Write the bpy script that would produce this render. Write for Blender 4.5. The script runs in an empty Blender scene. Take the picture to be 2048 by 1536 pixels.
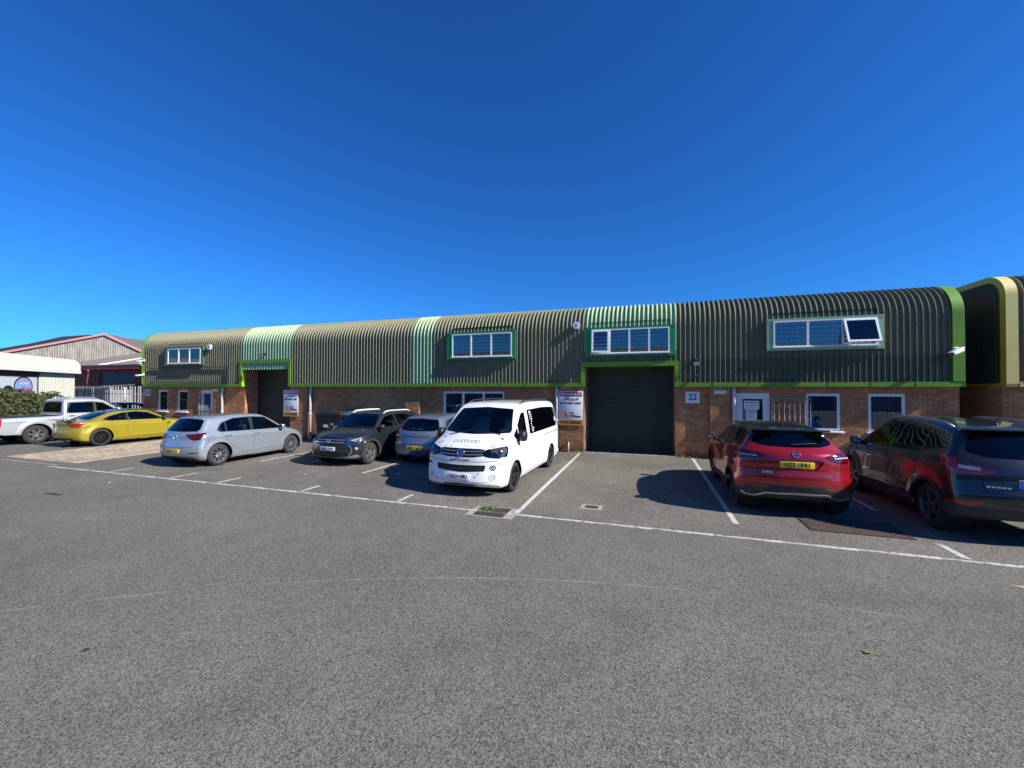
import bpy, bmesh, math, random
import numpy as np
from mathutils import Vector, Matrix, Quaternion
from mathutils.geometry import tessellate_polygon

scene = bpy.context.scene
COL = scene.collection
R = math.radians
random.seed(7)
RNG = np.random.default_rng(7)

# ------------------------------------------------------------------ camera
EYE = 2.25
YAW, PITCH, ROLL, FPX = R(18.2696), R(0.7502), R(0.1374), 816.0      # pixels of the 2048-wide photograph
cam_data = bpy.data.cameras.new('camera')
cam_data.sensor_fit = 'HORIZONTAL'
cam_data.sensor_width = 36.0
cam_data.lens = FPX / 2048.0 * 36.0
cam_data.clip_start = 0.05
cam_data.clip_end = 3000.0
cam = bpy.data.objects.new('camera', cam_data)
COL.objects.link(cam)
_f0 = Vector((-math.sin(YAW), math.cos(YAW), 0)); _r0 = Vector((math.cos(YAW), math.sin(YAW), 0)); _u0 = Vector((0, 0, 1))
_f = _f0 * math.cos(PITCH) + _u0 * math.sin(PITCH)
_u = _u0 * math.cos(PITCH) - _f0 * math.sin(PITCH)
_r = _r0 * math.cos(ROLL) + _u * math.sin(ROLL)
_u2 = _u * math.cos(ROLL) - _r0 * math.sin(ROLL)
_m = Matrix((( _r.x, _u2.x, -_f.x, 0), (_r.y, _u2.y, -_f.y, 0), (_r.z, _u2.z, -_f.z, EYE), (0, 0, 0, 1)))
cam.matrix_world = _m
scene.camera = cam

# ------------------------------------------------------------------ sky and sun
SUN_TO = Vector((1.0, -0.12, 0.72)).normalized()                      # direction towards the sun
sun_el = math.asin(SUN_TO.z); sun_rot = math.atan2(SUN_TO.x, SUN_TO.y)
world = bpy.data.worlds.new('World'); scene.world = world
world.use_nodes = True
wn = world.node_tree; wn.nodes.clear()
_out = wn.nodes.new('ShaderNodeOutputWorld'); _bg = wn.nodes.new('ShaderNodeBackground')
_sky = wn.nodes.new('ShaderNodeTexSky'); _sky.sky_type = 'NISHITA'; _sky.sun_disc = False
_sky.sun_elevation = sun_el; _sky.sun_rotation = sun_rot
_sky.altitude = 0; _sky.air_density = 1.0; _sky.dust_density = 0.15; _sky.ozone_density = 6.0
_hs = wn.nodes.new('ShaderNodeMixRGB'); _hs.blend_type = 'MULTIPLY'; _hs.inputs['Fac'].default_value = 1.0; _hs.inputs['Color2'].default_value = (0.19, 0.63, 1.10, 1)   # clear deep-blue air
_gm = wn.nodes.new('ShaderNodeGamma'); _gm.inputs['Gamma'].default_value = 1.1
wn.links.new(_sky.outputs['Color'], _gm.inputs['Color']); wn.links.new(_gm.outputs['Color'], _hs.inputs['Color1'])
wn.links.new(_hs.outputs['Color'], _bg.inputs['Color'])
wn.links.new(_bg.outputs['Background'], _out.inputs['Surface'])
_bg.inputs['Strength'].default_value = 0.074
sun_data = bpy.data.lights.new('sun', 'SUN'); sun_data.energy = 5.0; sun_data.angle = R(0.53); sun_data.color = (1.0, 0.955, 0.89)
sun = bpy.data.objects.new('sun', sun_data); COL.objects.link(sun)
sun.rotation_euler = (-SUN_TO).to_track_quat('-Z', 'Y').to_euler(); sun.location = (30, -6, 22)
scene.view_settings.view_transform = 'Standard'; scene.view_settings.look = 'None'
scene.view_settings.exposure = 0.72; scene.view_settings.gamma = 1.0
scene.view_settings.use_curve_mapping = False
scene.cycles.max_bounces = 8; scene.cycles.transparent_max_bounces = 16

# ------------------------------------------------------------------ pixel helpers (photograph 2048x1536 -> world)
def ray(px, py): return _f + _r * ((px - 1024) / FPX) - _u2 * ((py - 768) / FPX)
def on_ground(px, py, z=0.0):
    d = ray(px, py); t = (z - EYE) / d.z; return Vector((0, 0, EYE)) + d * t
def on_y(px, py, Y):
    d = ray(px, py); t = Y / d.y; return Vector((0, 0, EYE)) + d * t
def on_plane(px, py, p0, n):
    d = ray(px, py); o = Vector((0, 0, EYE)); t = (Vector(p0) - o).dot(n) / d.dot(n); return o + d * t

# ------------------------------------------------------------------ materials
MATS = {}
class NT:
    def __init__(s, m):
        s.t = m.node_tree; s.n = s.t.nodes; s.l = s.t.links
    def new(s, typ, **kw):
        nd = s.n.new('ShaderNode' + typ)
        for k, v in kw.items():
            if k in nd.inputs.keys(): nd.inputs[k].default_value = v
            else: setattr(nd, k, v)
        return nd
    def link(s, a, b): s.l.new(a, b)
def mat(name, col=(.5, .5, .5), rough=.6, metal=0.0, spec=.5, coat=0.0, noise=0.0, nscale=8.0, ncol=None, bump=0.0, bscale=60.0, emis=None, estr=1.0, coatr=.03, detail=6.0, stretch=None, objrand=0.0):
    """Principled material; optional object-space noise mixing towards ncol, per-object variation, and fine bump"""
    if name in MATS: return MATS[name]
    m = bpy.data.materials.new(name); m.use_nodes = True
    k = NT(m); b = k.n['Principled BSDF']
    b.inputs['Base Color'].default_value = (*col, 1); b.inputs['Roughness'].default_value = rough
    b.inputs['Metallic'].default_value = metal; b.inputs['Specular IOR Level'].default_value = spec
    b.inputs['Coat Weight'].default_value = coat; b.inputs['Coat Roughness'].default_value = coatr
    if emis: b.inputs['Emission Color'].default_value = (*emis, 1); b.inputs['Emission Strength'].default_value = estr
    out = None; tc = None
    if noise or bump:
        tc = k.new('TexCoord'); vec = tc.outputs['Object']
        if stretch:
            mp = k.new('Mapping'); mp.inputs['Scale'].default_value = stretch; k.link(vec, mp.inputs['Vector']); vec = mp.outputs['Vector']
    if noise:
        nz = k.new('TexNoise', Scale=nscale, Detail=detail, Roughness=.62); k.link(vec, nz.inputs['Vector'])
        rp = k.new('ValToRGB'); rp.color_ramp.elements[0].position = .35; rp.color_ramp.elements[1].position = .68
        k.link(nz.outputs['Fac'], rp.inputs['Fac'])
        mx = k.new('MixRGB'); mx.inputs['Color1'].default_value = (*col, 1)
        nc = ncol or tuple(c * .6 for c in col); mx.inputs['Color2'].default_value = (*nc, 1)
        mu = k.new('Math', operation='MULTIPLY'); mu.inputs[1].default_value = noise
        k.link(rp.outputs['Color'], mu.inputs[0]); k.link(mu.outputs[0], mx.inputs['Fac']); out = mx.outputs['Color']
    if objrand:
        oi = k.new('ObjectInfo'); ma = k.new('MapRange'); ma.inputs['To Min'].default_value = 1 - objrand; ma.inputs['To Max'].default_value = 1 + objrand
        k.link(oi.outputs['Random'], ma.inputs['Value'])
        hs = k.new('HueSaturation'); hs.inputs['Color'].default_value = (*col, 1)
        if out: k.link(out, hs.inputs['Color'])
        k.link(ma.outputs['Result'], hs.inputs['Value']); out = hs.outputs['Color']
    if out: k.link(out, b.inputs['Base Color'])
    if bump:
        n2 = k.new('TexNoise', Scale=bscale, Detail=3.0); k.link(vec, n2.inputs['Vector'])
        bp = k.new('Bump', Strength=bump, Distance=.01); k.link(n2.outputs['Fac'], bp.inputs['Height']); k.link(bp.outputs['Normal'], b.inputs['Normal'])
    MATS[name] = m; return m
def glass_mat(name, tint=(.55, .6, .6), ior=1.5, rough=0.0, dirt=0.0):
    """a thin pane: tinted straight-through light and a Fresnel reflection"""
    if name in MATS: return MATS[name]
    m = bpy.data.materials.new(name); m.use_nodes = True; k = NT(m); k.n.clear()
    o = k.new('OutputMaterial'); fr = k.new('Fresnel', IOR=ior); tr = k.new('BsdfTransparent', Color=(*tint, 1)); gl = k.new('BsdfGlossy', Color=(.95, .97, 1, 1), Roughness=rough)
    mx = k.new('MixShader'); k.link(fr.outputs[0], mx.inputs[0]); k.link(tr.outputs[0], mx.inputs[1]); k.link(gl.outputs[0], mx.inputs[2])
    last = mx
    if dirt:
        df = k.new('BsdfDiffuse', Color=(.5, .5, .48, 1)); m2 = k.new('MixShader'); m2.inputs[0].default_value = dirt
        k.link(mx.outputs[0], m2.inputs[1]); k.link(df.outputs[0], m2.inputs[2]); last = m2
    k.link(last.outputs[0], o.inputs['Surface']); MATS[name] = m; return m

# ------------------------------------------------------------------ object helpers
def tag(o, label=None, cat=None, group=None, kind=None):
    if label: o['label'] = label
    if cat: o['category'] = cat
    if group: o['group'] = group
    if kind: o['kind'] = kind
    return o
def empty(name, loc=(0, 0, 0), rz=0.0, parent=None):
    o = bpy.data.objects.new(name, None); o.empty_display_size = .2; COL.objects.link(o)
    o.location = loc; o.rotation_euler = (0, 0, rz); o.parent = parent; return o
def link(name, me, parent=None, loc=(0, 0, 0), rot=(0, 0, 0)):
    o = bpy.data.objects.new(name, me); COL.objects.link(o); o.parent = parent
    o.location = loc; o.rotation_euler = rot; return o
def aslist(m): return m if isinstance(m, (list, tuple)) else [m]
class MB:
    """collects shapes, becomes one mesh"""
    def __init__(s): s.v = []; s.f = []; s.mi = []; s.sm = []
    def add(s, vs, fs, mi=0, smooth=False):
        o = len(s.v); s.v += [tuple(v) for v in vs]; s.f += [tuple(i + o for i in f) for f in fs]
        s.mi += [mi] * len(fs); s.sm += [smooth] * len(fs)
    def box(s, x0, x1, y0, y1, z0, z1, mi=0, M=None, skip=''):
        vs = [(x0, y0, z0), (x1, y0, z0), (x1, y1, z0), (x0, y1, z0), (x0, y0, z1), (x1, y0, z1), (x1, y1, z1), (x0, y1, z1)]
        if M is not None: vs = [M @ Vector(v) for v in vs]
        fs = {'b': (3, 2, 1, 0), 't': (4, 5, 6, 7), 'f': (0, 1, 5, 4), 'r': (1, 2, 6, 5), 'k': (2, 3, 7, 6), 'l': (3, 0, 4, 7)}
        s.add(vs, [f for c, f in fs.items() if c not in skip], mi)
    def rbox(s, x0, x1, y0, y1, z0, z1, r=.02, mi=0, M=None, seg=2):
        """box with rounded edges"""
        bm = bmesh.new(); bmesh.ops.create_cube(bm, size=1.0)
        for v in bm.verts: v.co = Vector(((x0 + x1) / 2 + v.co.x * (x1 - x0), (y0 + y1) / 2 + v.co.y * (y1 - y0), (z0 + z1) / 2 + v.co.z * (z1 - z0)))
        bmesh.ops.bevel(bm, geom=list(bm.edges), offset=min(r, .49 * min(x1 - x0, y1 - y0, z1 - z0)), segments=seg, profile=.5, affect='EDGES')
        bm.verts.index_update()
        s.add([M @ v.co if M is not None else v.co.copy() for v in bm.verts], [[v.index for v in f.verts] for f in bm.faces], mi, True); bm.free()
    def tube(s, pts, r, n=8, mi=0, cap=True, smooth=True):
        pts = [Vector(p) for p in pts]; rr = r if isinstance(r, (list, tuple)) else [r] * len(pts)
        vs = []; prev = None
        for i, p in enumerate(pts):
            t = (pts[min(i + 1, len(pts) - 1)] - pts[max(i - 1, 0)]).normalized()
            if prev is None: a = t.orthogonal().normalized()
            else:
                a = (prev - t * prev.dot(t)); a = a.normalized() if a.length > 1e-6 else t.orthogonal().normalized()
            prev = a; b = t.cross(a)
            for k in range(n):
                th = 2 * math.pi * k / n; vs.append(p + (a * math.cos(th) + b * math.sin(th)) * rr[i])
        fs = []
        for i in range(len(pts) - 1):
            for k in range(n): fs.append((i * n + k, i * n + (k + 1) % n, (i + 1) * n + (k + 1) % n, (i + 1) * n + k))
        if cap: fs.append(tuple(range(n - 1, -1, -1))); fs.append(tuple((len(pts) - 1) * n + k for k in range(n)))
        s.add(vs, fs, mi, smooth)
    def lathe(s, prof, n=32, M=None, mi=0, smooth=True):
        """prof: (radius, height) about local Z"""
        vs = []; fs = []; m = len(prof)
        for k in range(n):
            th = 2 * math.pi * k / n
            for (r, h) in prof:
                v = Vector((r * math.cos(th), r * math.sin(th), h)); vs.append(M @ v if M is not None else v)
        for k in range(n):
            for j in range(m - 1): fs.append((k * m + j, ((k + 1) % n) * m + j, ((k + 1) % n) * m + j + 1, k * m + j + 1))
        s.add(vs, fs, mi, smooth)
    def prism(s, poly, h0, h1, M=None, mi=0, smooth=False):
        """polygon (x, y) extruded in local z from h0 to h1"""
        n = len(poly)
        vs = [Vector((p[0], p[1], h0)) for p in poly] + [Vector((p[0], p[1], h1)) for p in poly]
        tri = tessellate_polygon([[Vector((p[0], p[1], 0)) for p in poly]])
        area = sum(poly[i][0] * poly[(i + 1) % n][1] - poly[(i + 1) % n][0] * poly[i][1] for i in range(n))
        fs = []
        for t in tri:
            a, b, c = t
            cr = (poly[b][0] - poly[a][0]) * (poly[c][1] - poly[a][1]) - (poly[b][1] - poly[a][1]) * (poly[c][0] - poly[a][0])
            if cr < 0: b, c = c, b
            fs.append((a + n, b + n, c + n)); fs.append((c, b, a))
        for i in range(n):
            j = (i + 1) % n
            fs.append((i, j, j + n, i + n) if area > 0 else (j, i, i + n, j + n))
        s.add([M @ v for v in vs] if M is not None else vs, fs, mi, smooth)
    def build(s, name, mats, parent=None, loc=(0, 0, 0), rot=(0, 0, 0), auto=None):
        return link(name, s.mesh(name, mats, auto), parent, loc, rot)
    def mesh(s, name, mats, auto=None):
        me = bpy.data.meshes.new(name); me.from_pydata(s.v, [], s.f); me.update()
        for m in aslist(mats): me.materials.append(m)
        me.polygons.foreach_set('material_index', s.mi)
        me.polygons.foreach_set('use_smooth', s.sm)
        if auto is not None: me.set_sharp_from_angle(angle=R(auto))
        return me
def text_mesh(name, body, size, m, parent, loc, rot, depth=.002, align='CENTER', sx=1.0, bold=0.0, space=1.0):
    c = bpy.data.curves.new(name, 'FONT'); c.body = body; c.size = size; c.extrude = depth; c.align_x = align; c.align_y = 'CENTER'
    c.offset = bold; c.space_character = space; c.resolution_u = 3
    tmp = bpy.data.objects.new(name, c); COL.objects.link(tmp)
    dg = bpy.context.evaluated_depsgraph_get(); me = bpy.data.meshes.new_from_object(tmp.evaluated_get(dg))
    bpy.data.objects.remove(tmp); bpy.data.curves.remove(c)
    me.name = name; me.materials.clear(); me.materials.append(m)
    o = link(name, me, parent, loc, rot); o.scale = (sx, 1, 1); return o
# ------------------------------------------------------------------ car builder: an implicit body, meshed, then cut along panel outlines
def curve2(pts, n=6):
    """Catmull-Rom through pts; a third element marks a corner"""
    runs = [[]]
    for p in pts:
        runs[-1].append(np.array(p[:2], float))
        if len(p) > 2: runs.append([np.array(p[:2], float)])
    out = []
    for r in runs:
        if len(r) < 2: continue
        q = [2 * r[0] - r[1]] + r + [2 * r[-1] - r[-2]]
        for i in range(1, len(q) - 2):
            for t in np.linspace(0, 1, n, endpoint=False):
                a, b, c, d = q[i - 1:i + 3]
                out.append(.5 * ((2 * b) + (c - a) * t + (2 * a - 5 * b + 4 * c - d) * t * t + (3 * b - a - 3 * c + d) * t ** 3))
        out.append(r[-1])
    return np.array(out)
def rpoly(pts, r=.04, n=3):
    """closed polygon with rounded corners (a third element overrides r)"""
    out = []; N = len(pts)
    for i in range(N):
        p = Vector(pts[i][:2]); a = Vector(pts[i - 1][:2]); b = Vector(pts[(i + 1) % N][:2])
        rr = pts[i][2] if len(pts[i]) > 2 else r
        da = (a - p); db = (b - p); rr = min(rr, da.length * .45, db.length * .45)
        if rr < 1e-3: out.append((p.x, p.y)); continue
        s = p + da.normalized() * rr; e = p + db.normalized() * rr
        for k in range(n + 1):
            t = k / n; q = s * (1 - t) ** 2 + p * 2 * t * (1 - t) + e * t * t; out.append((q.x, q.y))
    return out
def circ(cx, cz, r, n=30, a0=0, a1=360): return [(cx + r * math.cos(R(a0 + (a1 - a0) * k / n)), cz + r * math.sin(R(a0 + (a1 - a0) * k / n))) for k in range(n)]
def stab(tab, sigma=.06, n=260):
    xs = np.array([t[0] for t in tab], float); ys = np.array([t[1] for t in tab], float)
    g = np.linspace(xs[0], xs[-1], n); v = np.interp(g, xs, ys); s = max(1, int(sigma / (g[1] - g[0])))
    k = np.exp(-.5 * (np.arange(-3 * s, 3 * s + 1) / s) ** 2); k /= k.sum()
    return g, np.convolve(np.pad(v, 3 * s, mode='edge'), k, mode='valid')
def sstep(a, b, x):
    t = np.clip((x - a) / (b - a), 0, 1); return t * t * (3 - 2 * t)
class Field:
    def __init__(s, S):
        s.S = S; P = curve2(S['sil'])
        s.h = .02; pad = .35
        s.o = np.array([P[:, 0].min() - pad, P[:, 1].min() - pad])
        nx = int((P[:, 0].max() - P[:, 0].min() + 2 * pad) / s.h) + 2; nz = int((P[:, 1].max() - P[:, 1].min() + 2 * pad) / s.h) + 2
        gx, gz = np.meshgrid(s.o[0] + np.arange(nx) * s.h, s.o[1] + np.arange(nz) * s.h, indexing='ij')
        q = np.stack([gx.ravel(), gz.ravel()], 1); d2 = np.full(len(q), 1e9); ins = np.zeros(len(q), bool)
        A = P; B = np.roll(P, -1, 0)
        for a, b in zip(A, B):
            ab = b - a; L = ab @ ab
            if L < 1e-10: continue
            t = np.clip(((q - a) @ ab) / L, 0, 1); dd = ((q - a - t[:, None] * ab) ** 2).sum(1); d2 = np.minimum(d2, dd)
            c = ((a[1] > q[:, 1]) != (b[1] > q[:, 1]))
            if abs(ab[1]) > 1e-9: ins ^= c & (q[:, 0] < a[0] + (q[:, 1] - a[1]) * ab[0] / ab[1])
        s.g = np.where(ins, -1, 1).reshape(nx, nz) * np.sqrt(d2).reshape(nx, nz)
        s.xmin, s.xmax, s.zmin, s.zmax = P[:, 0].min(), P[:, 0].max(), P[:, 1].min(), P[:, 1].max()
        s.sec = stab(S['sec'], S.get('secs', .05)); s.plan = stab(S['plan'], .12); s.planr = stab(S.get('planr', [(-3, 1), (3, 1)]), .15); s.belt = stab(S['belt'], .2)
        s.W = S['W']; s.z0 = s.zmin; s.zr = s.zmax
    def side(s, x, z):
        u = (x - s.o[0]) / s.h; v = (z - s.o[1]) / s.h
        u = np.clip(u, 0, s.g.shape[0] - 1.001); v = np.clip(v, 0, s.g.shape[1] - 1.001)
        i = u.astype(int); j = v.astype(int); a = u - i; b = v - j; g = s.g
        return (g[i, j] * (1 - a) + g[i + 1, j] * a) * (1 - b) + (g[i, j + 1] * (1 - a) + g[i + 1, j + 1] * a) * b
    def w(s, x, z):
        zb = np.interp(x, *s.belt)
        zn = np.where(z < zb, (z - s.z0) / (zb - s.z0), 1 + (z - zb) / (s.zr - zb))
        w = s.W * np.interp(zn, *s.sec) * np.interp(x, *s.plan)
        w = w * (1 + (np.interp(x, *s.planr) - 1) * np.clip(zn - 1, 0, 1))
        for (cx, cz, r, amp, wd) in s.S.get('flare', []):
            d = np.hypot(x - cx, z - cz); w = w + amp * np.exp(-((d - r) / wd) ** 2)
        for (xa, za, xb, zb_, amp, wd) in s.S.get('crease', []):
            zc = za + (zb_ - za) * (x - xa) / (xb - xa); env = sstep(min(xa, xb) - .25, min(xa, xb) + .15, x) * (1 - sstep(max(xa, xb) - .15, max(xa, xb) + .25, x))
            dz = z - zc; w = w + amp * env * np.exp(-np.sqrt((dz / wd) ** 2 + .02))
        return w
    def f(s, P):
        x, y, z = P[:, 0], np.abs(P[:, 1]), P[:, 2]; S = s.S
        r = np.clip(y / s.W, 0, 1.3)
        xs = x + S['sweepF'] * r ** S.get('swp', 2.4) * sstep(-.1, s.xmax - .15, x) - S['sweepR'] * r ** S.get('swp', 2.4) * (1 - sstep(s.xmin + .1, .1, x))
        ds = s.side(xs, z + S['crown'] * r ** 2)
        dw = y - s.w(x, z)
        k = S.get('k', .07); h = np.clip(k - np.abs(ds - dw), 0, None) / k
        return np.maximum(ds, dw) + h * h * k * .25
    def grad(s, P, e=.02):
        G = np.zeros_like(P)
        for i in range(3):
            d = np.zeros(3); d[i] = e; G[:, i] = (s.f(P + d) - s.f(P - d)) / (2 * e)
        return G
    def normals(s, P, e=.02):
        G = s.grad(P, e); return G / np.maximum(np.linalg.norm(G, axis=1, keepdims=True), 1e-6)
def surface_nets(F, res):
    lo = np.array([F.xmin - 2 * res, -F.W - .13, F.zmin - 2 * res]); hi = np.array([F.xmax + 2 * res, F.W + .13, F.zmax + 2 * res])
    ny = int(math.ceil((hi[1] - lo[1]) / res)); ny += ny % 2; lo[1] = -ny * res / 2; hi[1] = ny * res / 2
    ax = [lo[i] + res * np.arange(int(round((hi[i] - lo[i]) / res)) + 1) for i in range(3)]
    g = np.stack(np.meshgrid(*ax, indexing='ij'), -1); sh = g.shape[:3]; V = F.f(g.reshape(-1, 3)).reshape(sh)
    ins = V < 0; C = tuple(n - 1 for n in sh); acc = np.zeros(C + (3,)); cnt = np.zeros(C)
    cor = [(a, b, c) for a in (0, 1) for b in (0, 1) for c in (0, 1)]
    sl = lambda A, o: A[o[0]:o[0] + C[0], o[1]:o[1] + C[1], o[2]:o[2] + C[2]]
    for a in cor:
        for i in range(3):
            if a[i]: continue
            b = list(a); b[i] = 1; va, vb = sl(V, a), sl(V, b); cr = (va < 0) != (vb < 0)
            t = np.where(cr, va / np.where(cr, va - vb, 1), 0); p = sl(g, a).copy(); p[..., i] += t * res
            acc += np.where(cr[..., None], p, 0); cnt += cr
    act = cnt > 0; idx = -np.ones(C, int); idx[act] = np.arange(act.sum()); P = acc[act] / cnt[act][:, None]
    quads = []
    for i in range(3):
        j, k = (i + 1) % 3, (i + 2) % 3
        s0 = [slice(None)] * 3; s1 = [slice(None)] * 3; s0[i] = slice(0, -1); s1[i] = slice(1, None)
        A, B = ins[tuple(s0)], ins[tuple(s1)]; e = np.argwhere(A != B)
        e = e[(e[:, j] > 0) & (e[:, k] > 0) & (e[:, j] < sh[j] - 1) & (e[:, k] < sh[k] - 1)]
        flip = ~A[tuple(e.T)]; c = []
        for dj, dk in ((1, 1), (0, 1), (0, 0), (1, 0)):
            q = e.copy(); q[:, j] -= dj; q[:, k] -= dk; c.append(idx[tuple(q.T)])
        c = np.stack(c, 1); c[flip] = c[flip][:, ::-1]; quads.append(c)
    Q = np.concatenate(quads)
    for _ in range(3):
        G = F.grad(P, .01); P = P - (F.f(P) / np.maximum((G ** 2).sum(1), .3))[:, None] * G
    d0 = np.linalg.norm(P[Q[:, 0]] - P[Q[:, 2]], axis=1); d1 = np.linalg.norm(P[Q[:, 1]] - P[Q[:, 3]], axis=1); m = d0 <= d1
    T = np.concatenate([Q[m][:, [0, 1, 2]], Q[m][:, [0, 2, 3]], Q[~m][:, [0, 1, 3]], Q[~m][:, [1, 2, 3]]])
    return P, T
AX = {'S': (0, 2), 'F': (1, 2), 'B': (1, 2), 'T': (0, 1)}
def inpoly(q, poly):
    ins = np.zeros(len(q), bool); n = len(poly)
    for i in range(n):
        a = poly[i]; b = poly[(i + 1) % n]
        if abs(a[1] - b[1]) < 1e-12: continue
        c = ((a[1] > q[:, 1]) != (b[1] > q[:, 1])); ins ^= c & (q[:, 0] < a[0] + (q[:, 1] - a[1]) * (b[0] - a[0]) / (b[1] - a[1]))
    return ins
class Shell:
    def __init__(s, F, res):
        s.F = F; P, T = surface_nets(F, res); s.nv, s.nt = len(P), len(T)
        s.V = np.zeros((s.nv * 2 + 4000, 3)); s.V[:s.nv] = P; s.T = np.zeros((s.nt * 2 + 8000, 3), np.int64); s.T[:s.nt] = T
        s.names = ['body']; s.Li = np.zeros(len(s.T), np.int32)
    def lab(s, name):
        if name not in s.names: s.names.append(name)
        return s.names.index(name)
    def geo(s):
        T = s.T[:s.nt]; A, B, C = s.V[T[:, 0]], s.V[T[:, 1]], s.V[T[:, 2]]; n = np.cross(B - A, C - A)
        return (A + B + C) / 3, n / np.maximum(np.sqrt((n * n).sum(1))[:, None], 1e-12)
    def cut(s, label, view, poly, cond=None, only=None):
        """relabel the faces seen inside poly from the view; cond(centroids, normals) -> mask"""
        c, n = s.geo(); m = np.ones(s.nt, bool) if cond is None else cond(c, n)
        if only: m &= np.isin(s.Li[:s.nt], [s.lab(o) for o in only])
        ia, ib = AX[view]; P = np.array([p[:2] for p in poly], float); lo, hi = P.min(0) - .05, P.max(0) + .05
        m &= (c[:, ia] > lo[0]) & (c[:, ia] < hi[0]) & (c[:, ib] > lo[1]) & (c[:, ib] < hi[1])
        cand = np.nonzero(m)[0]; N = len(P); lid = s.lab(label)
        for e in range(N):
            a = P[e]; b = P[(e + 1) % N]; d = b - a; ln = math.hypot(*d)
            if ln < 1e-5 or len(cand) == 0: continue
            nx, ny = -d[1] / ln, d[0] / ln; off = nx * a[0] + ny * a[1]
            t = s.T[cand]; q0 = s.V[t, ia]; q1 = s.V[t, ib]; sd = nx * q0 + ny * q1 - off; sd[np.abs(sd) < 3e-4] = 0.0
            hit = (sd.min(1) < 0) & (sd.max(1) > 0) & (q0.max(1) > min(a[0], b[0]) - .002) & (q0.min(1) < max(a[0], b[0]) + .002) & (q1.max(1) > min(a[1], b[1]) - .002) & (q1.min(1) < max(a[1], b[1]) + .002)
            em = {}; new = []
            for h in np.nonzero(hit)[0]:
                ti = int(cand[h]); tr = s.T[ti].tolist(); w = sd[h].tolist()
                def mid(i, j):
                    k = (min(tr[i], tr[j]), max(tr[i], tr[j]))
                    if k not in em:
                        u = w[i] / (w[i] - w[j]); s.V[s.nv] = s.V[tr[i]] + (s.V[tr[j]] - s.V[tr[i]]) * u; em[k] = s.nv; s.nv += 1
                    return em[k]
                z = [i for i in range(3) if w[i] == 0]
                if z:
                    i = z[0]; j, k = (i + 1) % 3, (i + 2) % 3; mm = mid(j, k); parts = [(tr[i], tr[j], mm), (tr[i], mm, tr[k])]
                else:
                    i = [i for i in range(3) if (w[i] > 0) != (w[(i + 1) % 3] > 0) and (w[i] > 0) != (w[(i + 2) % 3] > 0)][0]
                    j, k = (i + 1) % 3, (i + 2) % 3; m1, m2 = mid(i, j), mid(i, k); parts = [(tr[i], m1, m2), (m1, tr[j], tr[k]), (m1, tr[k], m2)]
                s.T[ti] = parts[0]
                for p_ in parts[1:]: s.T[s.nt] = p_; s.Li[s.nt] = s.Li[ti]; new.append(s.nt); s.nt += 1
            if new: cand = np.concatenate([cand, np.array(new)])
        if len(cand) == 0: return
        cc = s.V[s.T[cand]].mean(1)[:, [ia, ib]]; s.Li[cand[inpoly(cc, P.tolist())]] = lid
    def clean(s):
        """stray slivers of a panel go back to the body"""
        for li, nm in enumerate(s.names):
            if nm in ('body', 'hole', 'under'): continue
            ids = np.nonzero(s.Li[:s.nt] == li)[0]
            if len(ids) == 0: continue
            T = s.T[ids]; key = np.unique(T.ravel(), return_inverse=True)[1].reshape(-1, 3); lab = np.arange(key.max() + 1)
            while True:
                m = lab[key].min(1); new = lab.copy(); np.minimum.at(new, key.ravel(), np.repeat(m, 3)); new = new[new]
                if (new == lab).all(): break
                lab = new
            comp = lab[key[:, 0]]; A, B, C = s.V[T[:, 0]], s.V[T[:, 1]], s.V[T[:, 2]]; ar = np.linalg.norm(np.cross(B - A, C - A), axis=1)
            u, inv = np.unique(comp, return_inverse=True); tot = np.bincount(inv, ar); s.Li[ids[(tot < tot.max() * (.9 if nm.startswith('bumper') else .12))[inv]]] = 0
    def finish(s):
        s.Va = s.V[:s.nv]; s.N = s.F.normals(s.Va); s.Ta = s.T[:s.nt]; s.La = np.array(s.names)[s.Li[:s.nt]]; s.L = set(s.La.tolist())
    def patch(s, label, name, m, parent, off=0.0, skirt=None, mask=None, mi=None, flip=False):
        sel = np.isin(s.La, aslist(label))
        if mask is not None: sel &= mask(s.Va[s.Ta].mean(1))
        T = s.Ta[sel]
        if len(T) == 0: return None
        u, inv = np.unique(T, return_inverse=True); T = inv.reshape(-1, 3); P = s.Va[u] + s.N[u] * off; N = s.N[u]
        if flip: T = T[:, ::-1]; N = -N
        fm = np.zeros(len(T), int)
        if skirt is not None:
            es = {}
            for t in T:
                for k in range(3):
                    a, b = int(t[k]), int(t[(k + 1) % 3])
                    if (b, a) in es: del es[(b, a)]
                    else: es[(a, b)] = 1
            sv = []; sn = []; st = []; base = len(P)
            for (a, b) in es:
                pa, pb = P[a], P[b]; qa, qb = pa + s.N[u][a] * skirt, pb + s.N[u][b] * skirt; nn = np.cross(pb - pa, qa - pa); nn = nn / max(np.linalg.norm(nn), 1e-9)
                if skirt > 0: nn = nn
                o = base + len(sv); sv += [pa, pb, qb, qa]; sn += [-nn] * 4; st += [(o, o + 2, o + 1), (o, o + 3, o + 2)]
            if sv: P = np.concatenate([P, sv]); N = np.concatenate([N, sn]); T = np.concatenate([T, st]); fm = np.concatenate([fm, np.full(len(st), 1 if len(aslist(m)) > 1 else 0)])
        return link(name, mesh_np(name, P, T, N, m, fm), parent)
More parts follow.
